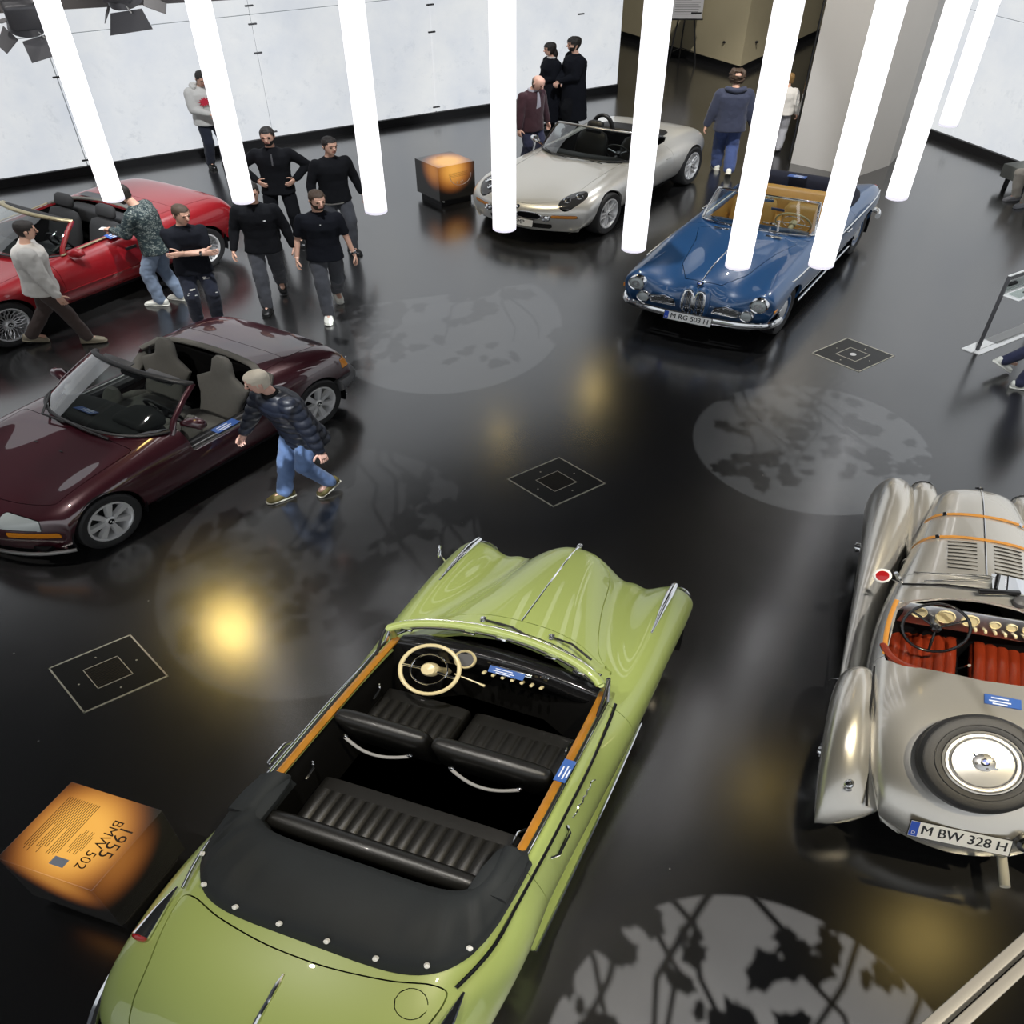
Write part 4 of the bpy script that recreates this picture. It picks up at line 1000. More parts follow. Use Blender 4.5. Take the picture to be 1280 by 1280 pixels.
def green_car(loc, head):
    th = Thing('cabriolet', 'pale green four-seat cabriolet with black tonneau cover and ivory steering wheel', 'car', (*loc, 0), R_(head))
    # inner bottom, sill, lower, side, outer, crest, inner, valley, lobe, valley2, hood side, hood, centre
    rows = [
        (1.96, .12, [(.55, .28), (.66, .28), (.72, .28), (.75, .28), (.77, .28), (.68, .28), (.58, .28), (.50, .28), (.42, .28), (.33, .28), (.22, .28), (.11, .28), (0, .28)]),
        (2.05, .12, [(.55, .28), (.68, .30), (.76, .38), (.80, .46), (.82, .52), (.70, .52), (.58, .48), (.50, .44), (.42, .46), (.33, .44), (.22, .50), (.11, .55), (0, .56)]),
        (2.07, .10, [(.55, .28), (.70, .32), (.79, .46), (.83, .58), (.83, .68), (.70, .74), (.58, .64), (.50, .58), (.42, .64), (.33, .58), (.22, .74), (.10, .86), (0, .88)]),
        (2.03, .06, [(.55, .28), (.72, .34), (.81, .50), (.85, .64), (.835, .77), (.70, .865), (.58, .76), (.50, .68), (.42, .76), (.335, .70), (.23, .86), (.11, .985), (0, 1.0)]),
        (1.90, .02, [(.58, .28), (.74, .34), (.82, .50), (.86, .66), (.84, .82), (.70, .925), (.57, .84), (.50, .77), (.42, .815), (.34, .78), (.25, .93), (.12, 1.03), (0, 1.045)]),
        (1.65, 0, [(.60, .28), (.76, .34), (.84, .52), (.87, .68), (.85, .84), (.71, .955), (.58, .885), (.51, .83), (.43, .85), (.36, .845), (.29, .97), (.14, 1.055), (0, 1.07)]),
        (1.35, 0, [(.62, .28), (.78, .34), (.85, .52), (.875, .69), (.855, .84), (.73, .95), (.62, .90), (.55, .87), (.48, .88), (.42, .905), (.34, 1.0), (.17, 1.075), (0, 1.09)]),
        (1.0, 0, [(.62, .28), (.79, .33), (.86, .50), (.88, .67), (.86, .81), (.76, .91), (.68, .905), (.62, .91), (.55, .935), (.49, .965), (.40, 1.03), (.20, 1.09), (0, 1.105)]),
        (.65, 0, [(.62, .28), (.80, .32), (.865, .47), (.88, .63), (.86, .76), (.79, .86), (.74, .905), (.69, .945), (.63, .98), (.56, 1.01), (.44, 1.055), (.22, 1.105), (0, 1.12)]),
        (.2, 0, [(.62, .28), (.81, .32), (.865, .45), (.87, .60), (.85, .72), (.805, .83), (.775, .90), (.735, .965), (.69, .99), (.60, 1.01), (.46, 1.05), (.22, 1.10), (0, 1.11)]),
        (-.3, 0, [(.62, .28), (.81, .32), (.86, .44), (.86, .58), (.84, .70), (.81, .82), (.785, .90), (.75, .965), (.70, .995), (.60, 1.01), (.46, 1.04), (.22, 1.08), (0, 1.09)]),
        (-.68, 0, [(.62, .28), (.81, .32), (.86, .44), (.862, .58), (.845, .70), (.81, .82), (.785, .90), (.75, .965), (.70, .995), (.60, 1.01), (.46, 1.03), (.22, 1.06), (0, 1.07)]),
        (-.90, 0, [(.62, .28), (.80, .32), (.88, .45), (.90, .60), (.885, .72), (.83, .83), (.785, .89), (.75, .955), (.70, .99), (.60, 1.01), (.46, 1.03), (.22, 1.05), (0, 1.055)]),
        (-1.2, 0, [(.62, .30), (.80, .34), (.89, .48), (.915, .64), (.89, .78), (.82, .87), (.765, .895), (.73, .94), (.68, .98), (.58, 1.005), (.44, 1.025), (.22, 1.045), (0, 1.05)]),
        (-1.6, 0, [(.60, .30), (.78, .34), (.87, .48), (.90, .64), (.875, .78), (.80, .865), (.735, .885), (.68, .91), (.62, .935), (.53, .96), (.40, .98), (.20, .995), (0, 1.0)]),
        (-1.95, -.04, [(.58, .30), (.74, .34), (.83, .48), (.865, .62), (.84, .74), (.76, .80), (.69, .81), (.62, .82), (.56, .83), (.47, .85), (.36, .87), (.18, .885), (0, .89)]),
        (-2.25, -.14, [(.55, .32), (.68, .36), (.77, .46), (.80, .56), (.77, .64), (.69, .67), (.62, .67), (.56, .67), (.50, .675), (.42, .68), (.32, .69), (.16, .70), (0, .70)]),
        (-2.36, -.20, [(.5, .32), (.62, .34), (.70, .40), (.73, .46), (.70, .50), (.64, .51), (.58, .51), (.52, .51), (.46, .51), (.39, .51), (.30, .51), (.15, .51), (0, .51)]),
        (-2.28, -.16, [(.5, .30), (.6, .30), (.66, .30), (.68, .30), (.66, .30), (.6, .30), (.54, .30), (.48, .30), (.43, .30), (.36, .30), (.28, .30), (.14, .30), (0, .30)])]
    net = car_net(rows)
    ckp = [(.60, .66), (-.75, .675), (-1.05, .63), (-1.12, .4), (-1.12, -.4), (-1.05, -.63), (-.75, -.675), (.60, -.66), (.72, -.55), (.80, -.3), (.83, 0), (.80, .3), (.72, .55)]
    ck = polysd(ckp)
    hood = polysd(csp([(1.98, .17), (1.85, .285), (1.4, .38), (1.02, .50), (.90, .62), (1.0, .40), (1.03, .2), (1.03, 0), (1.03, -.2), (1.0, -.40), (.90, -.62), (1.02, -.50), (1.4, -.38), (1.85, -.285), (1.98, -.17), (2.03, 0)], 4))
    trunk = polysd(csp([(-1.49, .70), (-1.45, .63), (-1.51, .45), (-1.555, .2), (-1.565, 0), (-1.555, -.2), (-1.51, -.45), (-1.45, -.63), (-1.49, -.70), (-1.8, -.64), (-2.16, -.52), (-2.28, 0), (-2.16, .52), (-1.8, .64)], 4))
    regs = [
        ('arch_f', lambda x, y, z: max(math.hypot(x - 1.4175, (z - .36)) - .40, .45 - abs(y), z - .70), 0, None, None),
        ('arch_r', lambda x, y, z: max(math.hypot((x + 1.4175), (z - .32)) - .38, .45 - abs(y), z - .58), 0, None, None),
        ('cockpit', lambda x, y, z: max(ck(x, y), .80 - z), 0, None, None),
        ('bonnet', lambda x, y, z: max(hood(x, y), .68 - z), .0032, 'green', None),
        ('boot_lid', lambda x, y, z: max(trunk(x, y), .55 - z), .0038, 'green', None),
        ('door', lambda x, y, z: max(rrect(x, z, -.70, .62, .33, 1.3, .06), .5 - abs(y)), .003, 'green', None),
        ('fuel_flap', lambda x, y, z: max(math.hypot(x + 1.57, y + .575) - .072, .7 - z), .0022, 'green', None)]
    objs, P = shell(th, net, 170, 125, regs, 'green')
    zs = zsurf(P); ys = ysurf(P)
    for xc in (1.4175, -1.4175):
        wheel_well(th, xc, .36, .42, .5, .84)
        for s in (-1, 1): wheel(th, (xc, s * .70, .355), s, .355, .215, .17, 'steel')
    mb = MB(); mb.box((0, 0, .27), (4.0, 1.2, .06)); mb.box((0, 0, .30), (1.9, 1.5, .08)); part(th, 'underbody', mb, 'matte_black')
    ol = [(.60, .665), (-.75, .68), (-1.05, .64), (-1.15, .4), (-1.15, -.4), (-1.05, -.64), (-.75, -.68), (.60, -.665), (.80, -.3), (.82, .3)]
    tub(th, ol, .985, .34)
    for s in (-1, 1):
        # running board with chrome edge, belt trim, wooden door rail
        pts = [(.95, s * .80, .30), (.3, s * .83, .29), (-.4, s * .84, .29), (-.90, s * .85, .30)]
        mb = MB(); mb.tube(list(curve(pts, 16)), .035, 8, sq=.5); part(th, 'running_board', mb, 'green')
        mb = MB(); mb.tube([p + npv((0, s * .038, 0)) for p in curve(pts, 16)], .011, 8); part(th, 'sill_chrome', mb, 'chrome')
        bl = [(x, s * (ys(x, .90) + .002), .905) for x in np.linspace(.66, -.95, 14)] + [(-1.15, s * (.79), .915), (-1.30, s * .755, .925), (-1.42, s * .72, .93)]
        mb = MB(); mb.tube(list(curve(bl, 40)), .009, 6); part(th, 'belt_trim', mb, 'gloss_black')
        mb = MB(); mb.tube([p + npv((0, -s * .006, .010)) for p in curve(bl, 40)], .0045, 6); part(th, 'belt_chrome', mb, 'chrome')
        wd = [(.66, s * .655, 1.0), (.3, s * .672, 1.0), (-.2, s * .68, 1.0), (-.72, s * .682, 1.0)]
        mb = MB(); mb.tube(list(curve(wd, 16)), .024, 8, sq=.8); part(th, 'wooden_rail', mb, 'wood')
        wl_ = [(.62, s * .695, 1.006), (-.2, s * .712, 1.004), (-.72, s * .712, 1.002)]
        mb = MB(); mb.tube(list(curve(wl_, 16)), .007, 6); part(th, 'window_seal', mb, 'black')
        mb = MB(); mb.tube([p + npv((0, s * .012, 0)) for p in curve(wl_, 16)], .004, 6); part(th, 'window_chrome', mb, 'chrome')
        # parking lamp spear on fender
        sp = [(1.94, s * .70, zs(1.90, s * .70) + .015), (1.8, s * .705, zs(1.8, s * .705) + .022), (1.6, s * .712, zs(1.6, s * .712) + .016), (1.36, s * .722, zs(1.36, s * .722) + .004)]
        mb = MB(); mb.tube(sp, [.022, .027, .018, .005], 10); part(th, 'parking_lamp_spear', mb, 'chrome')
        # rear spear with red lamp
        sp = [(-1.42, s * .755, zs(-1.42, s * .74) + .012), (-1.56, s * .755, zs(-1.56, s * .75) + .022), (-1.72, s * .75, zs(-1.72, s * .75) + .030)]
        mb = MB(); mb.tube(sp, [.006, .028, .045], 12); o = part(th, 'tail_lamp_spear', mb, 'chrome')
        mb = MB(); mb.ell((-1.725, s * .75, zs(-1.72, s * .75) + .028), (.022, .04, .04), 8, 14); part(th, 'tail_lamp', mb, 'lens_red', o)
        mb = MB(); mb.ell((2.03, s * .70, .66), (.06, .10, .10), 10, 18); part(th, 'headlamp', mb, 'lamp_glass')
        mb = MB(); mb.lathe([(.088, 0), (.105, .012), (.095, .03)], 24, (2.03, s * .70, .66), (1, 0, 0)); part(th, 'headlamp_ring', mb, 'chrome')
        # quarter light post
        mb = MB(); mb.tube([(.60, s * .70, 1.0), (.64, s * .685, 1.10), (.66, s * .675, 1.19)], .012, 8); part(th, 'screen_post', mb, 'chrome')
        mb = MB(); mb.tube([(.46, s * .69, 1.0), (.57, s * .69, 1.14), (.65, s * .68, 1.18)], .009, 8); part(th, 'quarter_light_frame', mb, 'black')
        # door inner handles
        mb = MB(); mb.tube([(.34, s * .625, .82), (.30, s * .60, .82), (.22, s * .60, .80)], .009, 6); part(th, 'window_crank', mb, 'chrome')
        mb = MB(); mb.tube([(-.40, s * .63, .86), (-.44, s * .60, .86), (-.52, s * .60, .84)], .009, 6); part(th, 'inner_handle', mb, 'chrome')
        mb = MB(); mb.tube([(-.30, s * (ys(-.3, .85) + .01), .86), (-.34, s * (ys(-.3, .85) + .04), .862), (-.50, s * (ys(-.5, .85) + .04), .862), (-.53, s * (ys(-.5, .85) + .01), .86)], .010, 6); part(th, 'door_handle', mb, 'chrome')
        mb = MB(); mb.rbox((.665, s * .60, 1.19), (.03, .06, .02), .006, 2); part(th, 'roof_catch', mb, 'chrome')
    # fender mirror loop, left
    mb = MB(); mb.tube([(1.62 + .055 * cos(a), .845 + .02 * cos(a) , .98 + .045 * sin(a)) for a in np.linspace(0, 2 * pi, 20, endpoint=False)], .006, 6, closed=True); o = part(th, 'wing_mirror', mb, 'chrome')
    mb = MB(); mb.tube([(1.62, .80, .86), (1.62, .84, .94)], .006, 6); part(th, 'mirror_stalk', mb, 'chrome', o)
    # bonnet centre strip + ornament
    cs_ = [(1.03 + .98 * t, 0, zs(1.03 + .98 * t, 0) + .004) for t in np.linspace(0, 1, 16)]
    mb = MB(); mb.tube(cs_, [.006] * 15 + [.012], 6); part(th, 'bonnet_strip', mb, 'chrome')
    mb = MB(); mb.ell((2.03, 0, zs(2.0, 0) - .005), (.03, .02, .02), 8, 12); part(th, 'bonnet_ornament', mb, 'chrome')
    cs_ = [(-1.66 - .5 * t, 0, zs(-1.66 - .5 * t, 0) + .004) for t in np.linspace(0, 1, 12)]
    mb = MB(); mb.tube(cs_, [.004] + [.010] * 11, 6); part(th, 'boot_strip', mb, 'chrome')
    # windscreen: slim glass strip folded flat behind the cowl with green frame
    B = [(.66, .68, 1.01), (.78, .60, 1.045), (.90, .32, 1.085), (.93, 0, 1.10)]
    T = [(.585, .655, 1.20), (.66, .585, 1.225), (.745, .30, 1.25), (.77, 0, 1.255)]
    g, Bc, Tc = windscreen(th, B, T, 'glass', 'green', 'chrome', (.010, .030, .020), 16, .02, 'green', 'green')
    mb = MB(); mb.tube([p + npv((.022, 0, .018)) for p in Tc[2:-2]], .006, 6); part(th, 'header_chrome', mb, 'chrome', g)
    mb = MB(); mb.tube([p + npv((-.02, 0, -.025)) for p in Tc[2:-2]], .014, 6); part(th, 'header_seal', mb, 'black', g)
    for y in (.52, .18, -.02, -.34, -.52):
        i = int((1 - (y + .66) / 1.32) * (len(Tc) - 1)); p = Tc[i]
        mb = MB(); mb.rbox(p + npv((-.04, 0, -.02)), (.03, .07, .018), .005, 1); part(th, 'header_clip', mb, 'chrome', g)
    for y0, y1 in ((.22, -.18), (-.22, -.52)):
        a = npv((.955, y0, 1.10)); b = npv((.86 - .1 * abs(y1), y1, 1.15))
        mb = MB(); mb.tube([a, (a + b) / 2 + npv((.015, 0, .03)), b], .008, 6); part(th, 'wiper', mb, 'black', g)
        mb = MB(); mb.lathe([(.022, 0), (.018, .025), (0, .03)], 14, a - npv((0, 0, .01)), (0.2, 0, 1)); part(th, 'wiper_spindle', mb, 'chrome', g)
    # dashboard
    mb = MB(); pillow(mb, [(.66 + .08 * (1 - (y / .64) ** 2), y, .93) for y in np.linspace(.63, -.63, 11)], (1, 0, 0), (0, 0, 1), [.05] + [.07] * 9 + [.05], [.08] + [.10] * 9 + [.08], 16, 4); db = part(th, 'dashboard', mb, 'gloss_black', sharp=60)
    mb = MB(); mb.lathe([(.0, 0), (.06, 0), (.072, .015), (.066, .03), (.055, .02)], 24, (.655, .20, .97), (-.7, 0, .7)); part(th, 'speedometer', mb, 'ivory', db)
    mb = MB(); mb.lathe([(.055, .012), (0, .012)], 24, (.652, .20, .975), (-.7, 0, .7)); part(th, 'dial', mb, 'grey_plastic', db)
    mb = MB(); mb.rbox((.645, -.10, .99), (.03, .26, .05), .008, 2, roty(-.7)); part(th, 'radio', mb, 'chrome', db)
    for k in range(7):
        mb = MB(); mb.lathe([(.012, 0), (.011, .03), (0, .034)], 12, (.62, .06 - .06 * k, .93), (-.8, 0, .5)); part(th, 'dash_knob', mb, 'ivory', db)
    sticker(th, (.612, -.08, 1.0), (0, -1, 0), (.75, 0, .65), .22, .05)
    for y in (-.30, -.42, -.52):
        mb = MB(); mb.rbox((.655, y, 1.0), (.02, .05, .02), .004, 1, roty(-.6)); part(th, 'switch', mb, 'chrome', db)
    steering(th, (.47, .345, .995), .95, .180, 'ivory', (pi * .97, pi * .03), 0.052, .0135, .009, 'ivory', .112, 'chrome')
    mb = MB(); mb.tube([(.50, .20, .98), (.49, .05, .96), (.48, .0, .96)], [.005, .005, .010], 6); part(th, 'gear_stalk', mb, 'ivory')
    # seats
    for y0, y1 in ((.085, .645), (-.63, .055)):
        bench(th, .02, y0, y1, .56, .94, 'leather_black', 'seat_cushion', 8, .42, .46)
        yc = (y0 + y1) / 2
        rp = [(-.16, yc + .20, .86), (-.20, yc + .10, .83), (-.215, yc, .825), (-.20, yc - .10, .83), (-.16, yc - .20, .86)]
        mb = MB(); mb.tube(list(curve(rp, 20)), .011, 8); part(th, 'grab_rope', mb, 'rope')
        for q in (-.20, .20):
            mb = MB(); mb.ell((-.155, yc + q, .865), (.016, .018, .016), 6, 10); part(th, 'rope_end', mb, 'chrome')
    bench(th, -.78, -.60, .60, .58, .92, 'leather_black', 'rear_seat_cushion', 16, .42, .44)
    fr = frame((-.80, 0, .86), (0, -1, 0), nrm((-.28, 0, 1)))
    # canvas cover over the folded roof: U-shaped swollen loft
    us = np.linspace(0, 1, 41); rings = []
    for u in us:
        a = pi * u; sn, cs2 = sin(a), cos(a)
        # outer rim (on the deck), following a horseshoe
        ox = -.66 - .83 * abs(sn) ** .55; oy = .765 * math.copysign(abs(cs2) ** .42, cs2)
        ix = -.62 - .37 * abs(sn) ** .35; iy = .60 * math.copysign(abs(cs2) ** .30, cs2)
        zo = zs(max(ox, -1.5), oy * .97) + .004; e = .35 + .65 * abs(sn) ** .5
        wob = .014 * sin(17 * a) + .010 * sin(31 * a + 1) + .012 * sin(6 * a + 2)
        prof = [(0, zo), (.04, zo + .06 * e + .02), (.16, zo + .12 * e + wob * .5), (.35, zo + .155 * e + wob), (.6, 1.04 + .115 * e + wob * .6), (.85, 1.03 + .095 * e), (.96, 1.025 + .06 * e), (1.0, .99)]
        rings.append([(ox + (ix - ox) * t, oy + (iy - oy) * t, z) for t, z in prof] + [(ix + .01, iy * .98, .93)])
    mb = MB(); mb.grid(npv(rings), flip=True); cov = part(th, 'tonneau_cover', mb, 'canvas', sharp=70)
    ix_ = lambda a: -.62 - .37 * abs(sin(a)) ** .35
    iy_ = lambda a: .60 * math.copysign(abs(cos(a)) ** .30, cos(a))
    for y_ in (.71, .58, .36, .12, -.12, -.36, -.58, -.71):
        a = math.acos(math.copysign((abs(y_) / .765) ** (1 / .42), y_))
        sn, cs2 = sin(a), cos(a)
        ox = -.66 - .83 * abs(sn) ** .55; oy = .765 * math.copysign(abs(cs2) ** .42, cs2); z = zs(ox, oy * .97)
        mb = MB(); mb.lathe([(.014, -.006), (.013, .010), (0, .014)], 12, (ox * .955 + ix_(a) * .045, oy * .955 + iy_(a) * .045, z + .022 + .075 * (.35 + .65 * abs(sn) ** .5)), nrm((-.75 * sn, .75 * cs2, .6))); part(th, 'press_stud', mb, 'white', cov)
    for s in (-1, 1):   # front ends of the cover
        mb = MB(); pillow(mb, [(-.60, s * .665, 1.0), (-.66, s * .665, 1.02), (-.80, s * .66, 1.04), (-.95, s * .655, 1.05)], (0, 1, 0), (0, 0, 1), [.05, .085, .10, .10], [.01, .03, .045, .05], 16, 3); part(th, 'cover_end', mb, 'canvas', cov)
    # rear bumper
    pts = [(-1.75, .93, .42), (-2.05, .90, .42), (-2.32, .74, .42), (-2.48, .4, .42), (-2.52, 0, .42)]; pts = pts + [(a, -b, c) for a, b, c in reversed(pts[:-1])]
    mb = MB(); mb.tube(list(curve(pts, 40)), .035, 10, sq=1.7); part(th, 'rear_bumper', mb, 'chrome')
    pts = [(1.80, .72, .36), (2.0, .72, .36), (2.10, .60, .36), (2.16, .4, .36), (2.17, 0, .36)]; pts = pts + [(a, -b, c) for a, b, c in reversed(pts[:-1])]
    mb = MB(); mb.tube(list(curve(pts, 40)), .035, 10, sq=1.7); part(th, 'front_bumper', mb, 'chrome')
    for s in (-1, 1):   # kidney grille
        mb = MB(); pillow(mb, [(2.03, s * .075, .40), (2.09, s * .08, .50), (2.10, s * .085, .66), (2.06, s * .08, .82), (2.0, s * .06, .88)], (0, 1, 0), (1, 0, 0), [.04, .07, .075, .065, .03], [.02, .03, .03, .03, .02], 16, 3); part(th, 'kidney_grille', mb, 'chrome')
    # chrome script on the right door
    tm = text_mb('Alpha Baur', .12) if False else MB()
    pts = [(.10, -.86, .80), (.06, -.862, .85), (.03, -.863, .79), (.0, -.864, .84), (-.03, -.865, .80), (-.06, -.866, .84), (-.09, -.866, .79), (-.13, -.867, .85), (-.16, -.868, .80), (-.22, -.868, .83)]
    pts = [(x, -(ys(x, z) + .004), z) for x, y, z in pts]
    mb = MB(); mb.tube(list(curve(pts, 60)), .0045, 6); part(th, 'script_badge', mb, 'chrome', label='chrome handwriting-style script badge')
    sticker(th, (-.02, -.684, 1.022), (1, 0, 0), (0, 1, 0), .17, .065)
    return th
green_car((-.37, 3.16), 67)
# ================================================================== silver open two-seater with red leather
M['silver328'] = paint('warm_silver_paint', (0.66, 0.64, 0.59), 0.65, 0.27, 1.0, 1.6)
def silver_car(loc, head):
    th = Thing('open_tourer', 'silver open two-seater with flowing wings, red leather seats and rear spare wheel', 'car', (*loc, 0), R_(head))
    # body: bonnet + cockpit + tail.  columns: bottom-in, bottom, lower, side, upper side, shoulder, hood side, hood, centre
    rows = [
        (1.62, .02, [(.10, .35), (.16, .35), (.20, .35), (.22, .35), (.20, .35), (.16, .35), (.11, .35), (.06, .35), (0, .35)]),
        (1.70, .04, [(.10, .35), (.18, .37), (.23, .45), (.25, .54), (.24, .62), (.20, .66), (.14, .68), (.07, .69), (0, .69)]),
        (1.69, .05, [(.12, .34), (.20, .37), (.25, .50), (.28, .64), (.27, .76), (.23, .83), (.16, .87), (.08, .885), (0, .89)]),
        (1.55, .01, [(.14, .33), (.23, .37), (.28, .52), (.31, .67), (.30, .80), (.25, .88), (.18, .925), (.09, .945), (0, .955)]),
        (1.2, 0, [(.18, .32), (.29, .36), (.345, .52), (.37, .68), (.355, .82), (.30, .905), (.21, .95), (.11, .97), (0, .98)]),
        (.8, 0, [(.26, .30), (.37, .34), (.42, .50), (.44, .67), (.42, .82), (.36, .91), (.26, .96), (.13, .985), (0, .995)]),
        (.35, 0, [(.36, .26), (.47, .30), (.52, .46), (.535, .65), (.515, .82), (.46, .915), (.33, .97), (.17, 1.0), (0, 1.01)]),
        (.05, 0, [(.42, .24), (.52, .27), (.57, .44), (.585, .64), (.56, .81), (.51, .90), (.37, .955), (.19, .985), (0, .995)]),
        (-.3, 0, [(.44, .24), (.54, .27), (.59, .43), (.61, .62), (.58, .77), (.53, .845), (.38, .90), (.19, .93), (0, .94)]),
        (-.65, 0, [(.44, .25), (.54, .28), (.595, .44), (.62, .62), (.585, .77), (.525, .85), (.38, .895), (.19, .91), (0, .915)]),
        (-1.0, 0, [(.42, .27), (.51, .30), (.575, .45), (.60, .61), (.565, .75), (.50, .83), (.37, .88), (.19, .90), (0, .905)]),
        (-1.35, -.02, [(.38, .29), (.46, .32), (.52, .44), (.545, .57), (.515, .68), (.45, .745), (.34, .79), (.17, .81), (0, .815)]),
        (-1.65, -.10, [(.32, .30), (.39, .32), (.45, .40), (.475, .48), (.45, .55), (.40, .59), (.30, .615), (.15, .63), (0, .635)]),
        (-1.78, -.16, [(.30, .30), (.36, .31), (.41, .35), (.43, .40), (.41, .43), (.36, .45), (.27, .46), (.14, .465), (0, .465)]),
        (-1.74, -.14, [(.28, .28), (.34, .28), (.38, .28), (.40, .28), (.38, .28), (.34, .28), (.25, .28), (.13, .28), (0, .28)])]
    ck = polysd([(.04, .44), (-.02, .52), (-.45, .555), (-.55, .54), (-.62, .40), (-.66, .0), (-.62, -.40), (-.55, -.54), (-.45, -.555), (-.02, -.52), (.04, -.44), (.09, -.2), (.10, 0), (.09, .2)])
    regs = [('cockpit', lambda x, y, z: max(ck(x, y), .66 - z), 0, None, None),
            ('bonnet', lambda x, y, z: max(rrect(x, y, .36, 1.60, -1, 1, .02), .55 - z), .0028, 'silver328', None),
            ('door', lambda x, y, z: max(rrect(x, z, -.50, .02, .36, 1.2, .05), .3 - abs(y), -.60 - x), .0025, 'silver328', None)]
    objs, P = shell(th, car_net(rows), 130, 97, regs, 'silver328')
    zs = zsurf(P); ys = ysurf(P)
    # bonnet louvres: two banks of slats
    for s in (-1, 1):
        for k in range(8):
            x = .44 + .048 * k; pts = [(x, s * y, zs(x, s * y) + .004) for y in np.linspace(.055, .235, 8)]
            mb = MB(); mb.tube(pts, .008, 6, sq=.45); part(th, 'louvre', mb, 'silver328', objs['bonnet'])
            mb = MB(); mb.tube([(p[0] - .011, p[1], p[2] - .001) for p in pts], .004, 6, sq=.6); part(th, 'louvre_slot', mb, 'matte_black', objs['bonnet'])
    cl = [(x, 0, zs(x, 0) + .003) for x in np.linspace(.37, 1.60, 24)]
    mb = MB(); mb.tube(cl, .006, 6); part(th, 'bonnet_hinge', mb, 'chrome')
    roundel(th, (1.68, 0, .885), (.7, 0, .6), .03)
    for x in (1.16, .83):
        w = .42 if x > 1 else .46
        pts = [(x, y, z) for y, z in [(q, None) for q in np.linspace(-w, w, 40)]]
        arr = []
        Q = P.reshape(-1, 3); near = Q[np.abs(Q[:, 0] - x) < .03]
        for y in np.linspace(-.355 if x > 1 else -.42, .355 if x > 1 else .42, 36):
            d = np.abs(near[:, 1] - y); i = np.argsort(d)[:4]; arr.append((x, y, near[i, 2].max() + .004))
        arr = [(x - .02, arr[0][1] * 1.03, arr[0][2] - .16)] + arr + [(x - .02, arr[-1][1] * 1.03, arr[-1][2] - .16)]
        mb = MB(); n = len(arr); A_ = npv(arr)
        G = np.array([A_ + npv((-.014, 0, 0)), A_ + npv((-.014, 0, .006)), A_ + npv((.014, 0, .006)), A_ + npv((.014, 0, 0))])
        mb.grid(G, flip=False); part(th, 'bonnet_strap', mb, 'strap', sharp=60)
        for s in (-1, 1):
            i = 6 if s < 0 else n - 7
            mb = MB(); mb.rbox(A_[i] + npv((0, 0, .008)), (.05, .03, .01), .004, 1, rotx(-s * .5)); part(th, 'strap_buckle', mb, 'chrome')
            e = A_[0 if s < 0 else -1]
            mb = MB(); mb.tube([e + npv((0, 0, .02)), e + npv((0, s * .012, -.03)), e + npv((.0, 0, -.07))], .008, 6); part(th, 'strap_hook', mb, 'chrome')
    # wings (one loft per wing): columns outer bottom -> crest -> inner bottom
    def wing(rows_, s, name, nu=60, nv=36):
        net = npv([[(x + dx, s * y, z) for dx, y, z in cols] for x, cols in rows_])
        G = surf(net, nu, nv); mb = MB(); mb.grid(G, flip=(s < 0)); o = part(th, name, mb, 'silver328', sharp=60)
        return o, G
    fw = [
        (1.70, [(0, .60, .30), (0, .60, .30), (.0, .58, .32), (.0, .54, .34), (0, .50, .33), (0, .46, .31), (0, .45, .30)]),
        (1.84, [(0, .67, .32), (0.02, .67, .44), (.03, .62, .57), (.03, .55, .58), (.03, .48, .55), (.02, .42, .42), (0, .42, .34)]),
        (1.84, [(0, .71, .36), (.02, .72, .56), (.04, .65, .74), (.05, .56, .77), (.04, .46, .72), (.03, .385, .54), (0, .385, .36)]),
        (1.66, [(0, .725, .40), (0, .735, .62), (.02, .66, .82), (.02, .56, .85), (.02, .44, .80), (0, .36, .58), (0, .36, .36)]),
        (1.38, [(0, .725, .46), (0, .735, .66), (0, .66, .855), (0, .555, .88), (0, .43, .82), (0, .35, .60), (0, .35, .36)]),
        (1.05, [(0, .725, .46), (0, .735, .62), (0, .665, .79), (0, .57, .80), (0, .46, .71), (0, .39, .52), (0, .37, .34)]),
        (.7, [(0, .715, .38), (0, .725, .52), (0, .675, .64), (0, .595, .64), (0, .51, .54), (0, .45, .42), (0, .42, .32)]),
        (.35, [(0, .71, .30), (0, .72, .40), (0, .68, .48), (0, .62, .47), (0, .56, .41), (0, .52, .36), (0, .48, .30)]),
        (.0, [(0, .71, .25), (0, .715, .30), (0, .69, .345), (0, .65, .34), (0, .61, .32), (0, .57, .30), (0, .54, .27)]),
        (-.46, [(0, .715, .23), (0, .72, .25), (0, .70, .275), (0, .67, .28), (0, .63, .28), (0, .60, .27), (0, .57, .25)])]
    rw = [
        (-.50, [(0, .70, .36), (0, .70, .42), (0, .69, .52), (0, .66, .57), (0, .60, .58), (0, .54, .50), (0, .50, .38)]),
        (-.53, [(0, .75, .42), (0, .755, .54), (0, .735, .67), (0, .68, .73), (0, .60, .73), (0, .53, .62), (0, .48, .42)]),
        (-.68, [(0, .785, .48), (0, .795, .63), (0, .765, .76), (0, .69, .80), (0, .60, .78), (0, .53, .66), (0, .47, .44)]),
        (-1.0, [(0, .80, .54), (0, .815, .66), (0, .775, .77), (0, .69, .80), (0, .59, .76), (0, .51, .62), (0, .45, .42)]),
        (-1.3, [(0, .795, .46), (0, .81, .57), (0, .765, .68), (0, .67, .70), (0, .56, .64), (0, .48, .52), (0, .42, .38)]),
        (-1.55, [(0, .775, .34), (0, .785, .42), (0, .735, .51), (0, .64, .53), (0, .53, .47), (0, .45, .40), (0, .38, .32)]),
        (-1.70, [(0.0, .745, .24), (0, .75, .30), (0, .70, .34), (.0, .62, .35), (.04, .53, .36), (.10, .45, .38), (0.18, .36, .38)]),
        (-1.71, [(0.02, .735, .20), (.02, .73, .22), (0.01, .68, .24), (.04, .60, .25), (.07, .52, .28), (.12, .45, .32), (0.20, .36, .35)])]
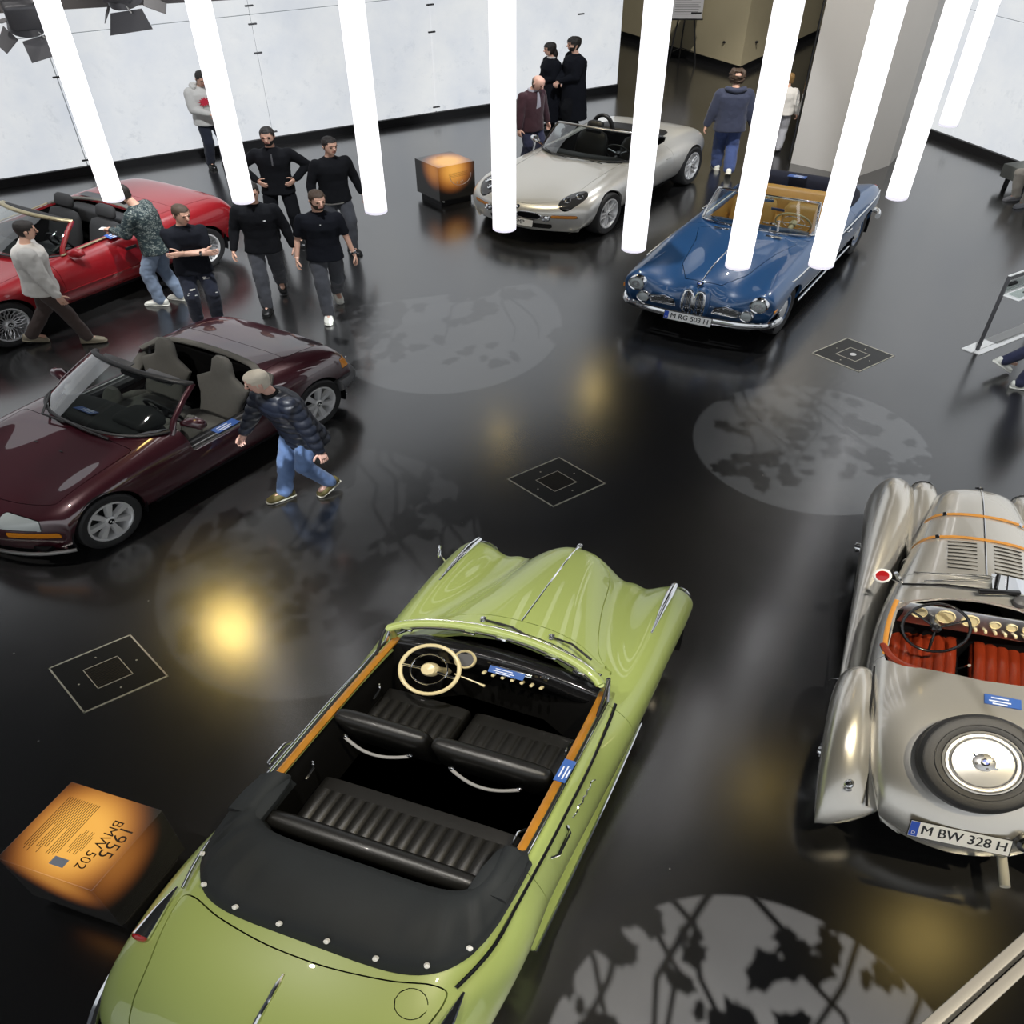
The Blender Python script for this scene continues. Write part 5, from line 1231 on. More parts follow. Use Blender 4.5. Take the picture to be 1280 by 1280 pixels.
    for s in (-1, 1):
        o, G = wing(fw, s, 'front_wing'); o2, G2 = wing(rw, s, 'rear_wing')
        # headlamp pod between wing and bonnet
        mb = MB(); pillow(mb, [(1.80, s * .36, .70), (1.79, s * .36, .70), (1.74, s * .36, .70), (1.6, s * .355, .70), (1.35, s * .355, .68), (1.05, s * .36, .62), (.8, s * .38, .55)], (0, 1, 0), (0, 0, 1), [.04, .075, .10, .112, .105, .075, .02], [.04, .08, .11, .125, .12, .09, .03], 22, 2.0); hp = part(th, 'headlamp_pod', mb, 'silver328', sharp=70)
        mb = MB(); mb.ell((1.795, s * .36, .70), (.03, .085, .09), 8, 18); part(th, 'headlamp_glass', mb, 'lamp_glass', hp)
        for xc, yw in ((1.2, .60), (-1.15, .645)):
            wheel(th, (xc, s * yw, .32), s, .32, .205, .12, 'alloy')
            mb = MB(); mb.lathe([(.05, 0), (.04, .07), (.028, .09), (0, .095)], 14, (xc, s * (yw + .06), .335), (0, s, 0)); mb.tube([(xc - .06, s * (yw + .13), .335), (xc + .06, s * (yw + .13), .335)], .012, 6); part(th, 'knock_off_nut', mb, 'chrome')
        mb = MB(); mb.ell((-1.50, s * .625, .52), (.045, .032, .032), 8, 14); mb.ell((-1.55, s * .625, .515), (.012, .024, .024), 6, 12); part(th, 'rear_lamp', mb, 'chrome')
        # wing bead between body and rear wing
        bd = [G2[i, -1] + npv((0, -s * .0, .0)) for i in range(0, 60, 3)]
        bd = [(x, s * (.585 - .14 * max(0, -x - 1.0)), .735 - .46 * max(0, -x - .95)) for x in np.linspace(-.56, -1.60, 16)]
        mb = MB(); mb.tube(bd, .008, 6); part(th, 'wing_bead', mb, 'black')
        fl = [(-.50, s * .80, .36), (-.54, s * .79, .46), (-.60, s * .765, .55), (-.68, s * .74, .60)]
        mb = MB(); mb.tube(fl, .006, 6); part(th, 'stone_guard', mb, 'chrome')
        # tan door capping
        dc = [(.03, s * .52, .905), (-.12, s * .55, .865), (-.32, s * .565, .835), (-.50, s * .55, .835)]
        mb = MB(); mb.tube(list(curve(dc, 18)), .016, 8, sq=.7); part(th, 'cockpit_roll', mb, 'strap')
        mb = MB(); mb.lathe([(.022, -.01), (.024, .004), (.016, .012), (0, .014)], 16, (-1.60 + .02, s * .38, .50), (-.8, s * .3, .5)); part(th, 'reflector', mb, 'lens_red')
    mb = MB(); mb.box((0, 0, .27), (3.0, .8, .05)); part(th, 'underbody', mb, 'matte_black')
    ol = [(.03, .44), (-.02, .51), (-.45, .545), (-.55, .53), (-.63, .40), (-.67, 0), (-.63, -.40), (-.55, -.53), (-.45, -.545), (-.02, -.51), (.03, -.44), (.09, 0)]
    tub(th, ol, .83, .30)
    rr = [(-.40, .565, .83), (-.56, .53, .845), (-.64, .38, .875), (-.675, 0, .905)]; rr = rr + [(a, -b, c) for a, b, c in reversed(rr[:-1])]
    mb = MB(); mb.tube(list(curve(rr, 30)), .024, 8, sq=.8); part(th, 'cockpit_rear_roll', mb, 'leather_red')
    # seats with pleated backs
    for yc in (.265, -.265):
        mb = MB(); pillow(mb, [(.13, yc, .45), (.09, yc, .46), (-.14, yc, .45), (-.42, yc, .42)], (0, 1, 0), (0, 0, 1), [.20, .225, .225, .22], [.03, .07, .07, .06], 22, 4); o = part(th, 'seat_cushion', mb, 'leather_red', sharp=60)
        mb = MB(); pleats(mb, frame((-.16, yc, .51), (0, -1, 0), (1, 0, .08)), .42, .46, 6, .022, 6, .012); part(th, 'pleated_panel', mb, 'leather_red', o, sharp=70)
        ub = nrm((-.32, 0, 1)); nb = nrm((1, 0, .32)); b0 = npv((-.46, yc, .42))
        mb = MB(); pillow(mb, [b0, b0 + ub * .1, b0 + ub * .28, b0 + ub * .33, b0 + ub * .35], (0, 1, 0), nb, [.23, .24, .24, .22, .17], [.05, .06, .06, .05, .015], 24, 4); part(th, 'backrest', mb, 'leather_red', o, sharp=60)
        mb = MB(); pleats(mb, frame(b0 + ub * .18 + nb * .052, (0, -1, 0), ub), .44, .28, 7, .02, 8, .012); part(th, 'pleated_backrest', mb, 'leather_red', o, sharp=70)
    mb = MB(); mb.tube([(-.12, 0, .36), (-.28, -.0, .62)], .012, 8); part(th, 'hand_brake', mb, 'chrome')
    # dashboard
    fr = frame((.02, 0, .80), (0, -1, 0), nrm((.25, 0, 1)))
    mb = MB(); mb.rbox((0, 0, 0), (.98, .20, .02), .008, 2); mb.xf(fr); db = part(th, 'dashboard', mb, 'alloy')
    for x, r in ((-.20, .062), (-.36, .05), (-.05, .056), (.10, .035), (.20, .035), (.29, .03), (.37, .04)):
        mb = MB(); mb.lathe([(r, 0.008), (r, .018), (r * .86, .022), (r * .84, .014), (0, .014)], 22); mb.move(x, .02, 0); mb.xf(fr); d = part(th, 'gauge', mb, 'ivory', db)
    for x in (.12, .18, .24, .30, .0, .06):
        mb = MB(); mb.lathe([(.012, 0), (.01, .03), (0, .033)], 10); mb.move(x, -.05, .01); mb.xf(fr); part(th, 'dash_knob', mb, 'ivory', db)
    steering(th, (-.16, .265, .86), .55, .20, 'gloss_black', (pi / 2, pi * 1.18, pi * 1.82), .035, .011, .009, 'gloss_black')
    # folded screen, wipers, mirror
    mb = MB(); mb.tube([(.20, .50, .93), (.19, .25, 1.01), (.18, 0, 1.04), (.19, -.25, 1.01), (.20, -.50, .93)], .010, 8); ws = part(th, 'folded_windscreen_frame', mb, 'gloss_black')
    mb = MB(); G = npv([[(.20 + q, y, 1.04 - .11 * (y / .5) ** 2 + .01 - .25 * q * .2) for y in np.linspace(-.46, -.02, 8)] for q in (0, .09, .18)]); mb.grid(G, flip=True); part(th, 'windscreen_glass', mb, 'glass', ws)
    mb = MB(); mb.tube([(.34, .44, .95), (.34, 0, 1.045), (.34, -.46, .95)], .006, 6); part(th, 'folded_screen_rail', mb, 'chrome', ws)
    mb = MB(); mb.tube([(.20, -.04, 1.045), (.36, -.06, 1.05)], .014, 6); part(th, 'screen_bracket', mb, 'gloss_black', ws)
    mb = MB(); mb.tube([(.20, -.11, 1.045), (.36, -.12, 1.05)], .010, 6); part(th, 'screen_bracket', mb, 'chrome', ws)
    mb = MB(); mb.rbox((.16, -.06, 1.055), (.04, .26, .03), .01, 2, rotz(.25)); part(th, 'wiper_motor', mb, 'gloss_black', ws)
    mb = MB(); mb.lathe([(.05, 0), (.05, .03), (.035, .045), (0, .05)], 20, (.13, -.20, 1.0), (0, 0, 1)); part(th, 'rear_view_mirror', mb, 'grey_plastic', ws)
    mb = MB(); mb.tube([(.22, .38, .99), (.30, -.02, 1.055)], .005, 6); part(th, 'wiper_arm', mb, 'chrome', ws)
    for s in (-1, 1):
        mb = MB(); mb.tube([(.24, s * .50, .91), (.25, s * .56, 1.0)], .014, 8); part(th, 'screen_pivot', mb, 'chrome', ws)
    mb = MB(); mb.lathe([(.055, 0), (.06, .012), (.05, .022), (0, .024)], 22, (.20, .64, .99), (-.75, 0, .66)); o = part(th, 'side_mirror', mb, 'white')
    mb = MB(); mb.lathe([(.042, .026), (0, .028)], 20, (.20, .64, .99), (-.75, 0, .66)); part(th, 'mirror_glass', mb, 'lens_red', o, label='mirror face with a red reflection painted in')  # red reflection put in as the face's own colour
    mb = MB(); mb.tube([(.21, .62, .98), (.23, .52, .92)], .008, 6); part(th, 'mirror_arm', mb, 'chrome', o)
    # spare wheel recessed in the tail
    n = nrm((-.52, 0, 1)); c = npv((-1.33, 0, zs(-1.33, 0) + .02)); fr = frame(c, (0, -1, 0), np.cross(n, (0, -1, 0)))
    sg = 1 if fr[:3, 2] @ n > 0 else -1
    def fin(mb): return mb.xf(fr)
    mb = MB(); mb.lathe([(.19, .0), (.22, .05), (.27, .065), (.315, .055), (.335, .03), (.34, -.02), (.33, -.06)], 48); t = part(th, 'spare_tyre', fin(mb), 'rubber')
    for r in (.255, .285, .31):
        mb = MB(); mb.tube([(r * cos(a), r * sin(a), .064 - (r - .255) * .15) for a in np.linspace(0, 2 * pi, 48, endpoint=False)], .0025, 5, closed=True); part(th, 'tyre_rib', fin(mb), 'black', t)
    mb = MB(); mb.lathe([(.205, .02), (.215, .05), (.205, .055), (.192, .04), (.18, .04), (.17, .052), (.16, .044), (.11, .052), (.05, .06), (0, .062)], 48); part(th, 'spare_rim', fin(mb), 'silver328', t)
    for r in (.168, .20):
        mb = MB(); mb.tube([(r * cos(a), r * sin(a), .052) for a in np.linspace(0, 2 * pi, 48, endpoint=False)], .002, 5, closed=True); part(th, 'rim_line', fin(mb), 'black', t)
    mb = MB(); mb.lathe([(.062, .058), (.055, .075), (.03, .085), (0, .088)], 24); part(th, 'spare_hub', fin(mb), 'alloy', t)
    mb = MB(); mb.lathe([(.026, .086), (.024, .092), (0, .094)], 20); part(th, 'badge', fin(mb), 'gloss_black', t)
    for k in range(4):
        mb = MB(); mb.prism([(0, 0)] + [(.017 * cos(b), .017 * sin(b)) for b in np.linspace(k * pi / 2, k * pi / 2 + pi / 2, 6)], .093, .096); part(th, 'badge_quarter', fin(mb), 'plate_blue' if k % 2 else 'white', t)
        a = k * pi / 2 + .4
        mb = MB(); mb.cyl((.045 * cos(a), .045 * sin(a), .07), (.045 * cos(a), .045 * sin(a), .084), .007, 8); part(th, 'hub_bolt', fin(mb), 'black', t)
    mb = MB(); mb.tube([(.075, -.03, .06), (-.02, -.02, .075), (-.06, .05, .06)], .006, 6); part(th, 'hub_latch', fin(mb), 'chrome', t)
    # number plate
    n = nrm((-.80, 0, .62)); fr2 = frame((-1.735, .02, .50), (0, -1, 0), np.cross(n, (0, -1, 0)))
    plate(th, fr2, 'M BW 328 H')
    mb = MB(); mb.lathe([(.055, -.02), (.055, .04), (.04, .05), (.038, .04), (0, .045)], 22, (-1.68, -.31, .52), (-.8, -.1, .6)); o = part(th, 'plate_lamp', mb, 'gloss_black')
    mb = MB(); mb.ell((-1.72, -.315, .545), (.02, .03, .03), 8, 12); part(th, 'lamp_lens', mb, 'ivory', o)
    mb = MB(); mb.cyl((-1.62, -.28, .22), (-1.86, -.30, .20), .028, 14); part(th, 'exhaust_pipe', mb, 'brass')
    sticker(th, (-.82, -.10, zs(-.82, -.10) + .006), (0, -1, 0), (1, 0, .05), .20, .085)
    return th
silver_car((2.915, 4.31), 72.9)
# ================================================================== blue cabriolet with kidney grille and tan leather
M['blue'] = paint('mid_blue_paint', (0.022, 0.095, 0.245), 0.0, 0.35, 1.0, 1.7)
M['blue_canvas'] = mat('dark_navy_canvas', (0.012, 0.014, 0.03), 0.8)
def blue_car(loc, head):
    th = Thing('cabriolet', 'blue cabriolet with chrome kidney grille and tan leather interior', 'car', (*loc, 0), R_(head))
    rows = [
        (1.98, .06, [(.55, .30), (.66, .30), (.72, .30), (.75, .30), (.74, .30), (.65, .30), (.48, .30), (.30, .30), (.14, .30), (0, .30)]),
        (2.05, .08, [(.55, .30), (.69, .32), (.77, .39), (.80, .46), (.80, .52), (.68, .55), (.48, .50), (.30, .48), (.14, .48), (0, .48)]),
        (2.06, .04, [(.56, .30), (.71, .33), (.79, .46), (.83, .59), (.82, .71), (.69, .77), (.48, .58), (.30, .54), (.15, .58), (0, .60)]),
        (2.00, .0, [(.58, .29), (.73, .32), (.81, .47), (.845, .62), (.83, .76), (.69, .845), (.50, .72), (.31, .66), (.16, .74), (0, .78)]),
        (1.84, 0, [(.60, .27), (.74, .30), (.82, .47), (.85, .64), (.83, .79), (.68, .875), (.50, .79), (.33, .76), (.17, .86), (0, .885)]),
        (1.42, 0, [(.64, .24), (.76, .28), (.835, .47), (.86, .66), (.84, .83), (.68, .915), (.50, .865), (.35, .87), (.19, .95), (0, .965)]),
        (.95, 0, [(.64, .24), (.77, .27), (.84, .47), (.86, .67), (.84, .85), (.69, .93), (.52, .90), (.38, .935), (.22, .985), (0, .995)]),
        (.50, 0, [(.64, .24), (.77, .27), (.84, .47), (.86, .67), (.84, .86), (.71, .94), (.55, .945), (.42, .975), (.24, 1.005), (0, 1.015)]),
        (.05, 0, [(.64, .24), (.77, .27), (.84, .47), (.86, .67), (.84, .86), (.72, .945), (.58, .97), (.45, .99), (.25, 1.01), (0, 1.02)]),
        (-.6, 0, [(.64, .24), (.77, .27), (.84, .47), (.86, .67), (.84, .86), (.72, .945), (.58, .97), (.45, .99), (.25, 1.005), (0, 1.01)]),
        (-1.2, 0, [(.64, .24), (.77, .28), (.84, .47), (.86, .67), (.84, .86), (.72, .945), (.58, .965), (.45, .98), (.25, .99), (0, .995)]),
        (-1.65, 0, [(.63, .26), (.76, .30), (.83, .47), (.855, .67), (.835, .85), (.72, .935), (.57, .935), (.44, .94), (.24, .95), (0, .95)]),
        (-2.0, -.02, [(.60, .30), (.73, .33), (.80, .48), (.83, .65), (.81, .83), (.71, .925), (.55, .88), (.42, .87), (.23, .87), (0, .87)]),
        (-2.22, -.06, [(.58, .32), (.70, .35), (.77, .48), (.80, .63), (.78, .78), (.69, .88), (.53, .79), (.40, .77), (.22, .765), (0, .765)]),
        (-2.30, -.10, [(.56, .32), (.68, .35), (.75, .45), (.77, .54), (.75, .61), (.67, .64), (.52, .60), (.39, .58), (.21, .57), (0, .57)]),
        (-2.22, -.08, [(.54, .30), (.64, .30), (.70, .30), (.72, .30), (.70, .30), (.63, .30), (.5, .30), (.37, .30), (.2, .30), (0, .30)])]
    ck = polysd([(.34, .60), (-.9, .64), (-1.15, .60), (-1.22, .4), (-1.22, -.4), (-1.15, -.60), (-.9, -.64), (.34, -.60), (.44, -.4), (.48, 0), (.44, .4)])
    hood = polysd([(1.90, .20), (1.6, .36), (1.0, .46), (.62, .58), (.58, .3), (.58, -.3), (.62, -.58), (1.0, -.46), (1.6, -.36), (1.90, -.20), (1.94, 0)])
    regs = [('arch_f', arch(1.4175, .34, .37, .5), 0, None, None), ('arch_r', arch(-1.4175, .34, .36, .5), 0, None, None),
            ('cockpit', lambda x, y, z: max(ck(x, y), .85 - z), 0, None, None),
            ('bonnet', lambda x, y, z: max(hood(x, y), .6 - z), .003, 'blue', None),
            ('door', lambda x, y, z: max(rrect(x, z, -.80, .50, .30, 1.2, .06), .5 - abs(y)), .003, 'blue', None)]
    objs, P = shell(th, car_net(rows), 150, 105, regs, 'blue'); zs = zsurf(P); ys = ysurf(P)
    for xc in (1.4175, -1.4175):
        wheel_well(th, xc, .34, .38, .5, .82)
        for s in (-1, 1): wheel(th, (xc, s * .71, .345), s, .345, .21, .17, 'blue')
    mb = MB(); mb.box((0, 0, .25), (3.9, 1.2, .06)); mb.box((0, 0, .27), (2.0, 1.5, .06)); part(th, 'underbody', mb, 'matte_black')
    ol = [(.33, .60), (-.9, .645), (-1.15, .61), (-1.24, .4), (-1.24, -.4), (-1.15, -.61), (-.9, -.645), (.33, -.60), (.47, 0)]
    tub(th, ol, .955, .32, 'leather_tan')
    # windscreen
    g, B, T = windscreen(th, [(.30, .66, .95), (.40, .62, .975), (.54, .40, 1.0), (.58, 0, 1.01)], [(.10, .585, 1.32), (.15, .55, 1.345), (.22, .3, 1.365), (.24, 0, 1.37)], 'glass', 'chrome', 'chrome', (.014, .018, .015), 16, .03)
    for y0, y1 in ((.35, -.1), (-.15, -.5)):
        mb = MB(); mb.tube([(.60, y0, 1.0), (.58, (y0 + y1) / 2, 1.04), (.53 - .1 * abs(y1), y1, 1.06)], .007, 6); part(th, 'wiper', mb, 'chrome', g)
    mb = MB(); mb.rbox((.21, 0, 1.30), (.03, .2, .05), .01, 2); part(th, 'rear_view_mirror', mb, 'chrome', g)
    # dash, wheel, seats
    mb = MB(); pillow(mb, [(.36 + .06 * (1 - (y / .6) ** 2), y, .92) for y in np.linspace(.59, -.59, 9)], (1, 0, 0), (0, 0, 1), [.06] + [.09] * 7 + [.06], [.07] + [.09] * 7 + [.07], 16, 4); part(th, 'dashboard', mb, 'blue', sharp=60)
    steering(th, (.10, .34, .98), .50, .205, 'ivory', (.1, pi - .1), .04, .011, .009, 'ivory', .13, 'chrome')
    for yc in (.31, -.31):
        mb = MB(); pillow(mb, [(.06, yc, .56), (.02, yc, .57), (-.22, yc, .56), (-.44, yc, .54)], (0, 1, 0), (0, 0, 1), [.24, .27, .27, .26], [.03, .08, .08, .07], 22, 4); o = part(th, 'seat_cushion', mb, 'leather_tan', sharp=60)
        mb = MB(); ub = nrm((-.30, 0, 1)); nb = nrm((1, 0, .3)); b0 = npv((-.40, yc, .52))
        pillow(mb, [b0, b0 + ub * .12, b0 + ub * .42, b0 + ub * .50, b0 + ub * .52], (0, 1, 0), nb, [.26, .27, .265, .23, .16], [.06, .075, .07, .05, .015], 24, 4); part(th, 'backrest', mb, 'leather_tan', o, sharp=60)
        mb = MB(); pleats(mb, frame(b0 + ub * .24 + nb * .066, (0, -1, 0), ub), .40, .36, 6, .018, 8, .012); part(th, 'pleated_backrest', mb, 'leather_tan', o, sharp=70)
    mb = MB(); ub = nrm((-.25, 0, 1)); nb = nrm((1, 0, .25)); b0 = npv((-1.0, 0, .55))
    pillow(mb, [b0, b0 + ub * .12, b0 + ub * .42, b0 + ub * .48], (0, 1, 0), nb, [.56, .58, .57, .5], [.06, .07, .06, .02], 24, 5); part(th, 'rear_backrest', mb, 'leather_tan', sharp=60)
    mb = MB(); mb.rbox((-.85, 0, .56), (.42, 1.1, .14), .05, 3); part(th, 'rear_cushion', mb, 'leather_tan')
    mb = MB(); mb.lathe([(.05, 0), (.045, .05), (0, .06)], 14, (-.22, .02, .74), (0, 0, 1)); mb.tube([(-.2, .1, .76), (-.24, -.1, .77)], .02, 8); part(th, 'seat_belt_buckle', mb, 'chrome')
    sticker(th, (-.40, .0, .93), (0, -1, 0), (.5, 0, .8), .16, .06)
    # folded roof cover
    us = np.linspace(0, 1, 31); rings = []
    for u in us:
        a = pi * u; sn, c2 = sin(a), cos(a)
        ox = -.90 - .66 * abs(sn) ** .45; oy = .73 * math.copysign(abs(c2) ** .40, c2); ix = -.88 - .34 * abs(sn) ** .3; iy = .60 * math.copysign(abs(c2) ** .30, c2)
        zo = zs(max(ox, -1.6), oy * .97) + .003; e = .3 + .7 * abs(sn) ** .5
        rings.append([(ox + (ix - ox) * t, oy + (iy - oy) * t, z) for t, z in [(0, zo), (.06, zo + .06 * e), (.25, zo + .11 * e), (.55, 1.02 + .12 * e), (.85, 1.02 + .12 * e), (.97, 1.0 + .08 * e), (1, .96)]])
    mb = MB(); mb.grid(npv(rings), flip=True); cov = part(th, 'roof_cover', mb, 'blue_canvas', sharp=70)
    sticker(th, (-1.18, -.06, 1.155), (0, -1, 0), (1, 0, 0), .22, .10)
    # front end
    for s in (-1, 1):
        c = (2.055, s * .675, .675)
        mb = MB(); mb.lathe([(.102, -.10), (.106, -.02), (.094, .018), (.082, .012)], 28, c, (1, 0, 0)); hl = part(th, 'headlamp_ring', mb, 'chrome')
        mb = MB(); mb.ell(c, (.03, .085, .085), 10, 24); part(th, 'headlamp_lens', mb, 'lens_grey', hl)
        mb = MB(); mb.lathe([(.05, 0), (.048, .012), (0, .012)], 20, (2.072, s * .675, .675), (1, 0, 0)); part(th, 'bulb_cap', mb, 'chrome', hl)
        c = (2.09, s * .575, .515)
        mb = MB(); mb.lathe([(.078, -.08), (.08, -.01), (.07, .012), (.062, .008)], 24, c, (1, 0, 0)); fl = part(th, 'fog_lamp_ring', mb, 'chrome')
        mb = MB(); mb.ell(c, (.02, .064, .064), 8, 20); part(th, 'fog_lamp_lens', mb, 'lens_grey', fl)
        # side grille
        out = [(s * .50, .555), (s * .48, .475), (s * .20, .475), (s * .24, .55), (s * .34, .585)]
        mb = MB(); mb.tube([(2.085, y, z) for y, z in out], .013, 8, closed=True); sg = part(th, 'side_grille_frame', mb, 'chrome')
        mb = MB(); mb.add([(2.078, y, z) for y, z in out], [tuple(range(5)) if s < 0 else tuple(reversed(range(5)))]); part(th, 'grille_mesh', mb, 'black', sg)
        for k in range(5):
            z = .488 + .017 * k; mb = MB(); mb.tube([(2.085, s * (.235 + .02 * k * (k > 3)), z), (2.085, s * .485, z)], .0045, 6); part(th, 'grille_bar', mb, 'chrome', sg)
        # kidney
        kc = s * .066
        ring = [(2.10 + .03 * (1 - ((z - .57) / .18) ** 2), kc + .054 * math.copysign(abs(cos(a)) ** .7, cos(a)), z) for a in np.linspace(0, 2 * pi, 28, endpoint=False) for z in [.57 + .175 * math.copysign(abs(sin(a)) ** .8, sin(a))]]
        mb = MB(); mb.tube(ring, .014, 8, closed=True); kg = part(th, 'kidney_grille', mb, 'chrome')
        mb = MB(); mb.add([(p[0] - .012, p[1], p[2]) for p in ring], [tuple(range(28))]); part(th, 'grille_mesh', mb, 'matte_black', kg)
        mb = MB(); mb.tube([(p[0] - .05, p[1], p[2]) for p in ring], .045, 8, closed=True); part(th, 'kidney_surround', mb, 'blue', kg)
        for k in range(-3, 4):
            y = kc + k * .0135; hh = .165 * math.sqrt(max(.05, 1 - (k / 4) ** 2))
            mb = MB(); mb.tube([(2.10 + .03 * (1 - (dz / .18) ** 2), y, .57 + dz) for dz in np.linspace(-hh, hh, 7)], .0028, 6); part(th, 'grille_bar', mb, 'chrome', kg)
        for dz in (-.06, .06):
            mb = MB(); mb.tube([(2.125, kc - .05, .57 + dz), (2.13, kc + .05, .57 + dz)], .004, 6); part(th, 'grille_bar', mb, 'chrome', kg)
        mb = MB(); mb.rbox((1.97, s * (ys(1.97, .60) + .002), .60), (.10, .015, .045), .006, 2); part(th, 'indicator', mb, 'lens_amber')
        # chrome belt line and sill strip
        bl = [(x, s * (ys(x, .80) + .003), .80) for x in np.linspace(1.98, -2.05, 30)]
        mb = MB(); mb.tube(list(curve(bl, 50)), .012, 6); part(th, 'side_trim', mb, 'chrome')
        mb = MB(); mb.tube([(x, s * .800, .285) for x in np.linspace(.98, -1.0, 8)], .015, 8); part(th, 'sill_trim', mb, 'chrome')
        rl = [(x, s * .665, .958) for x in np.linspace(.30, -.85, 8)]
        mb = MB(); mb.tube(rl, .013, 8); part(th, 'door_rail', mb, 'chrome')
        mb = MB(); mb.tube([(-.30, s * .86, .80), (-.32, s * .885, .80), (-.46, s * .885, .80), (-.48, s * .86, .80)], .01, 6); part(th, 'door_handle', mb, 'chrome')
        # fender side vent ridge
        mb = MB(); mb.tube([(1.86, s * .70, zs(1.86, s * .70) + .002), (1.65, s * .66, zs(1.65, s * .66) + .006), (1.45, s * .63, zs(1.45, s * .63) + .001)], [.004, .014, .003], 8); part(th, 'wing_ridge', mb, 'blue')
        mb = MB(); mb.rbox((-2.23, s * .66, .74), (.05, .09, .14), .02, 2); part(th, 'tail_lamp', mb, 'lens_red')
    roundel(th, (1.99, 0, zs(1.96, 0) + .005), (.7, 0, .7), .034)
    cl = [(x, 0, zs(x, 0) + .003) for x in np.linspace(.62, 1.93, 20)]
    mb = MB(); mb.tube(cl, .007, 6); part(th, 'bonnet_strip', mb, 'chrome')
    for y in (.30, -.30):
        mb = MB(); mb.rbox((.66, y, zs(.66, y) + .004), (.05, .18, .01), .004, 1); part(th, 'cowl_vent', mb, 'chrome')
    for x0, sgn in ((2.16, 1), (-2.38, -1)):
        pts = [(x0 - sgn * .36, .86, .40), (x0 - sgn * .16, .845, .40), (x0 - sgn * .05, .70, .40), (x0, .4, .40), (x0 + sgn * .02, 0, .40)]; pts = pts + [(a, -b, c) for a, b, c in reversed(pts[:-1])]
        mb = MB(); mb.tube(list(curve(pts, 40)), .032, 10, sq=1.5); part(th, 'front_bumper' if sgn > 0 else 'rear_bumper', mb, 'chrome')
    plate(th, frame((2.225, -.0, .40), (0, 1, 0), (-.2, 0, 1)), 'M RG 503 H')
    return th
blue_car((2.855, 11.90), -118.8)
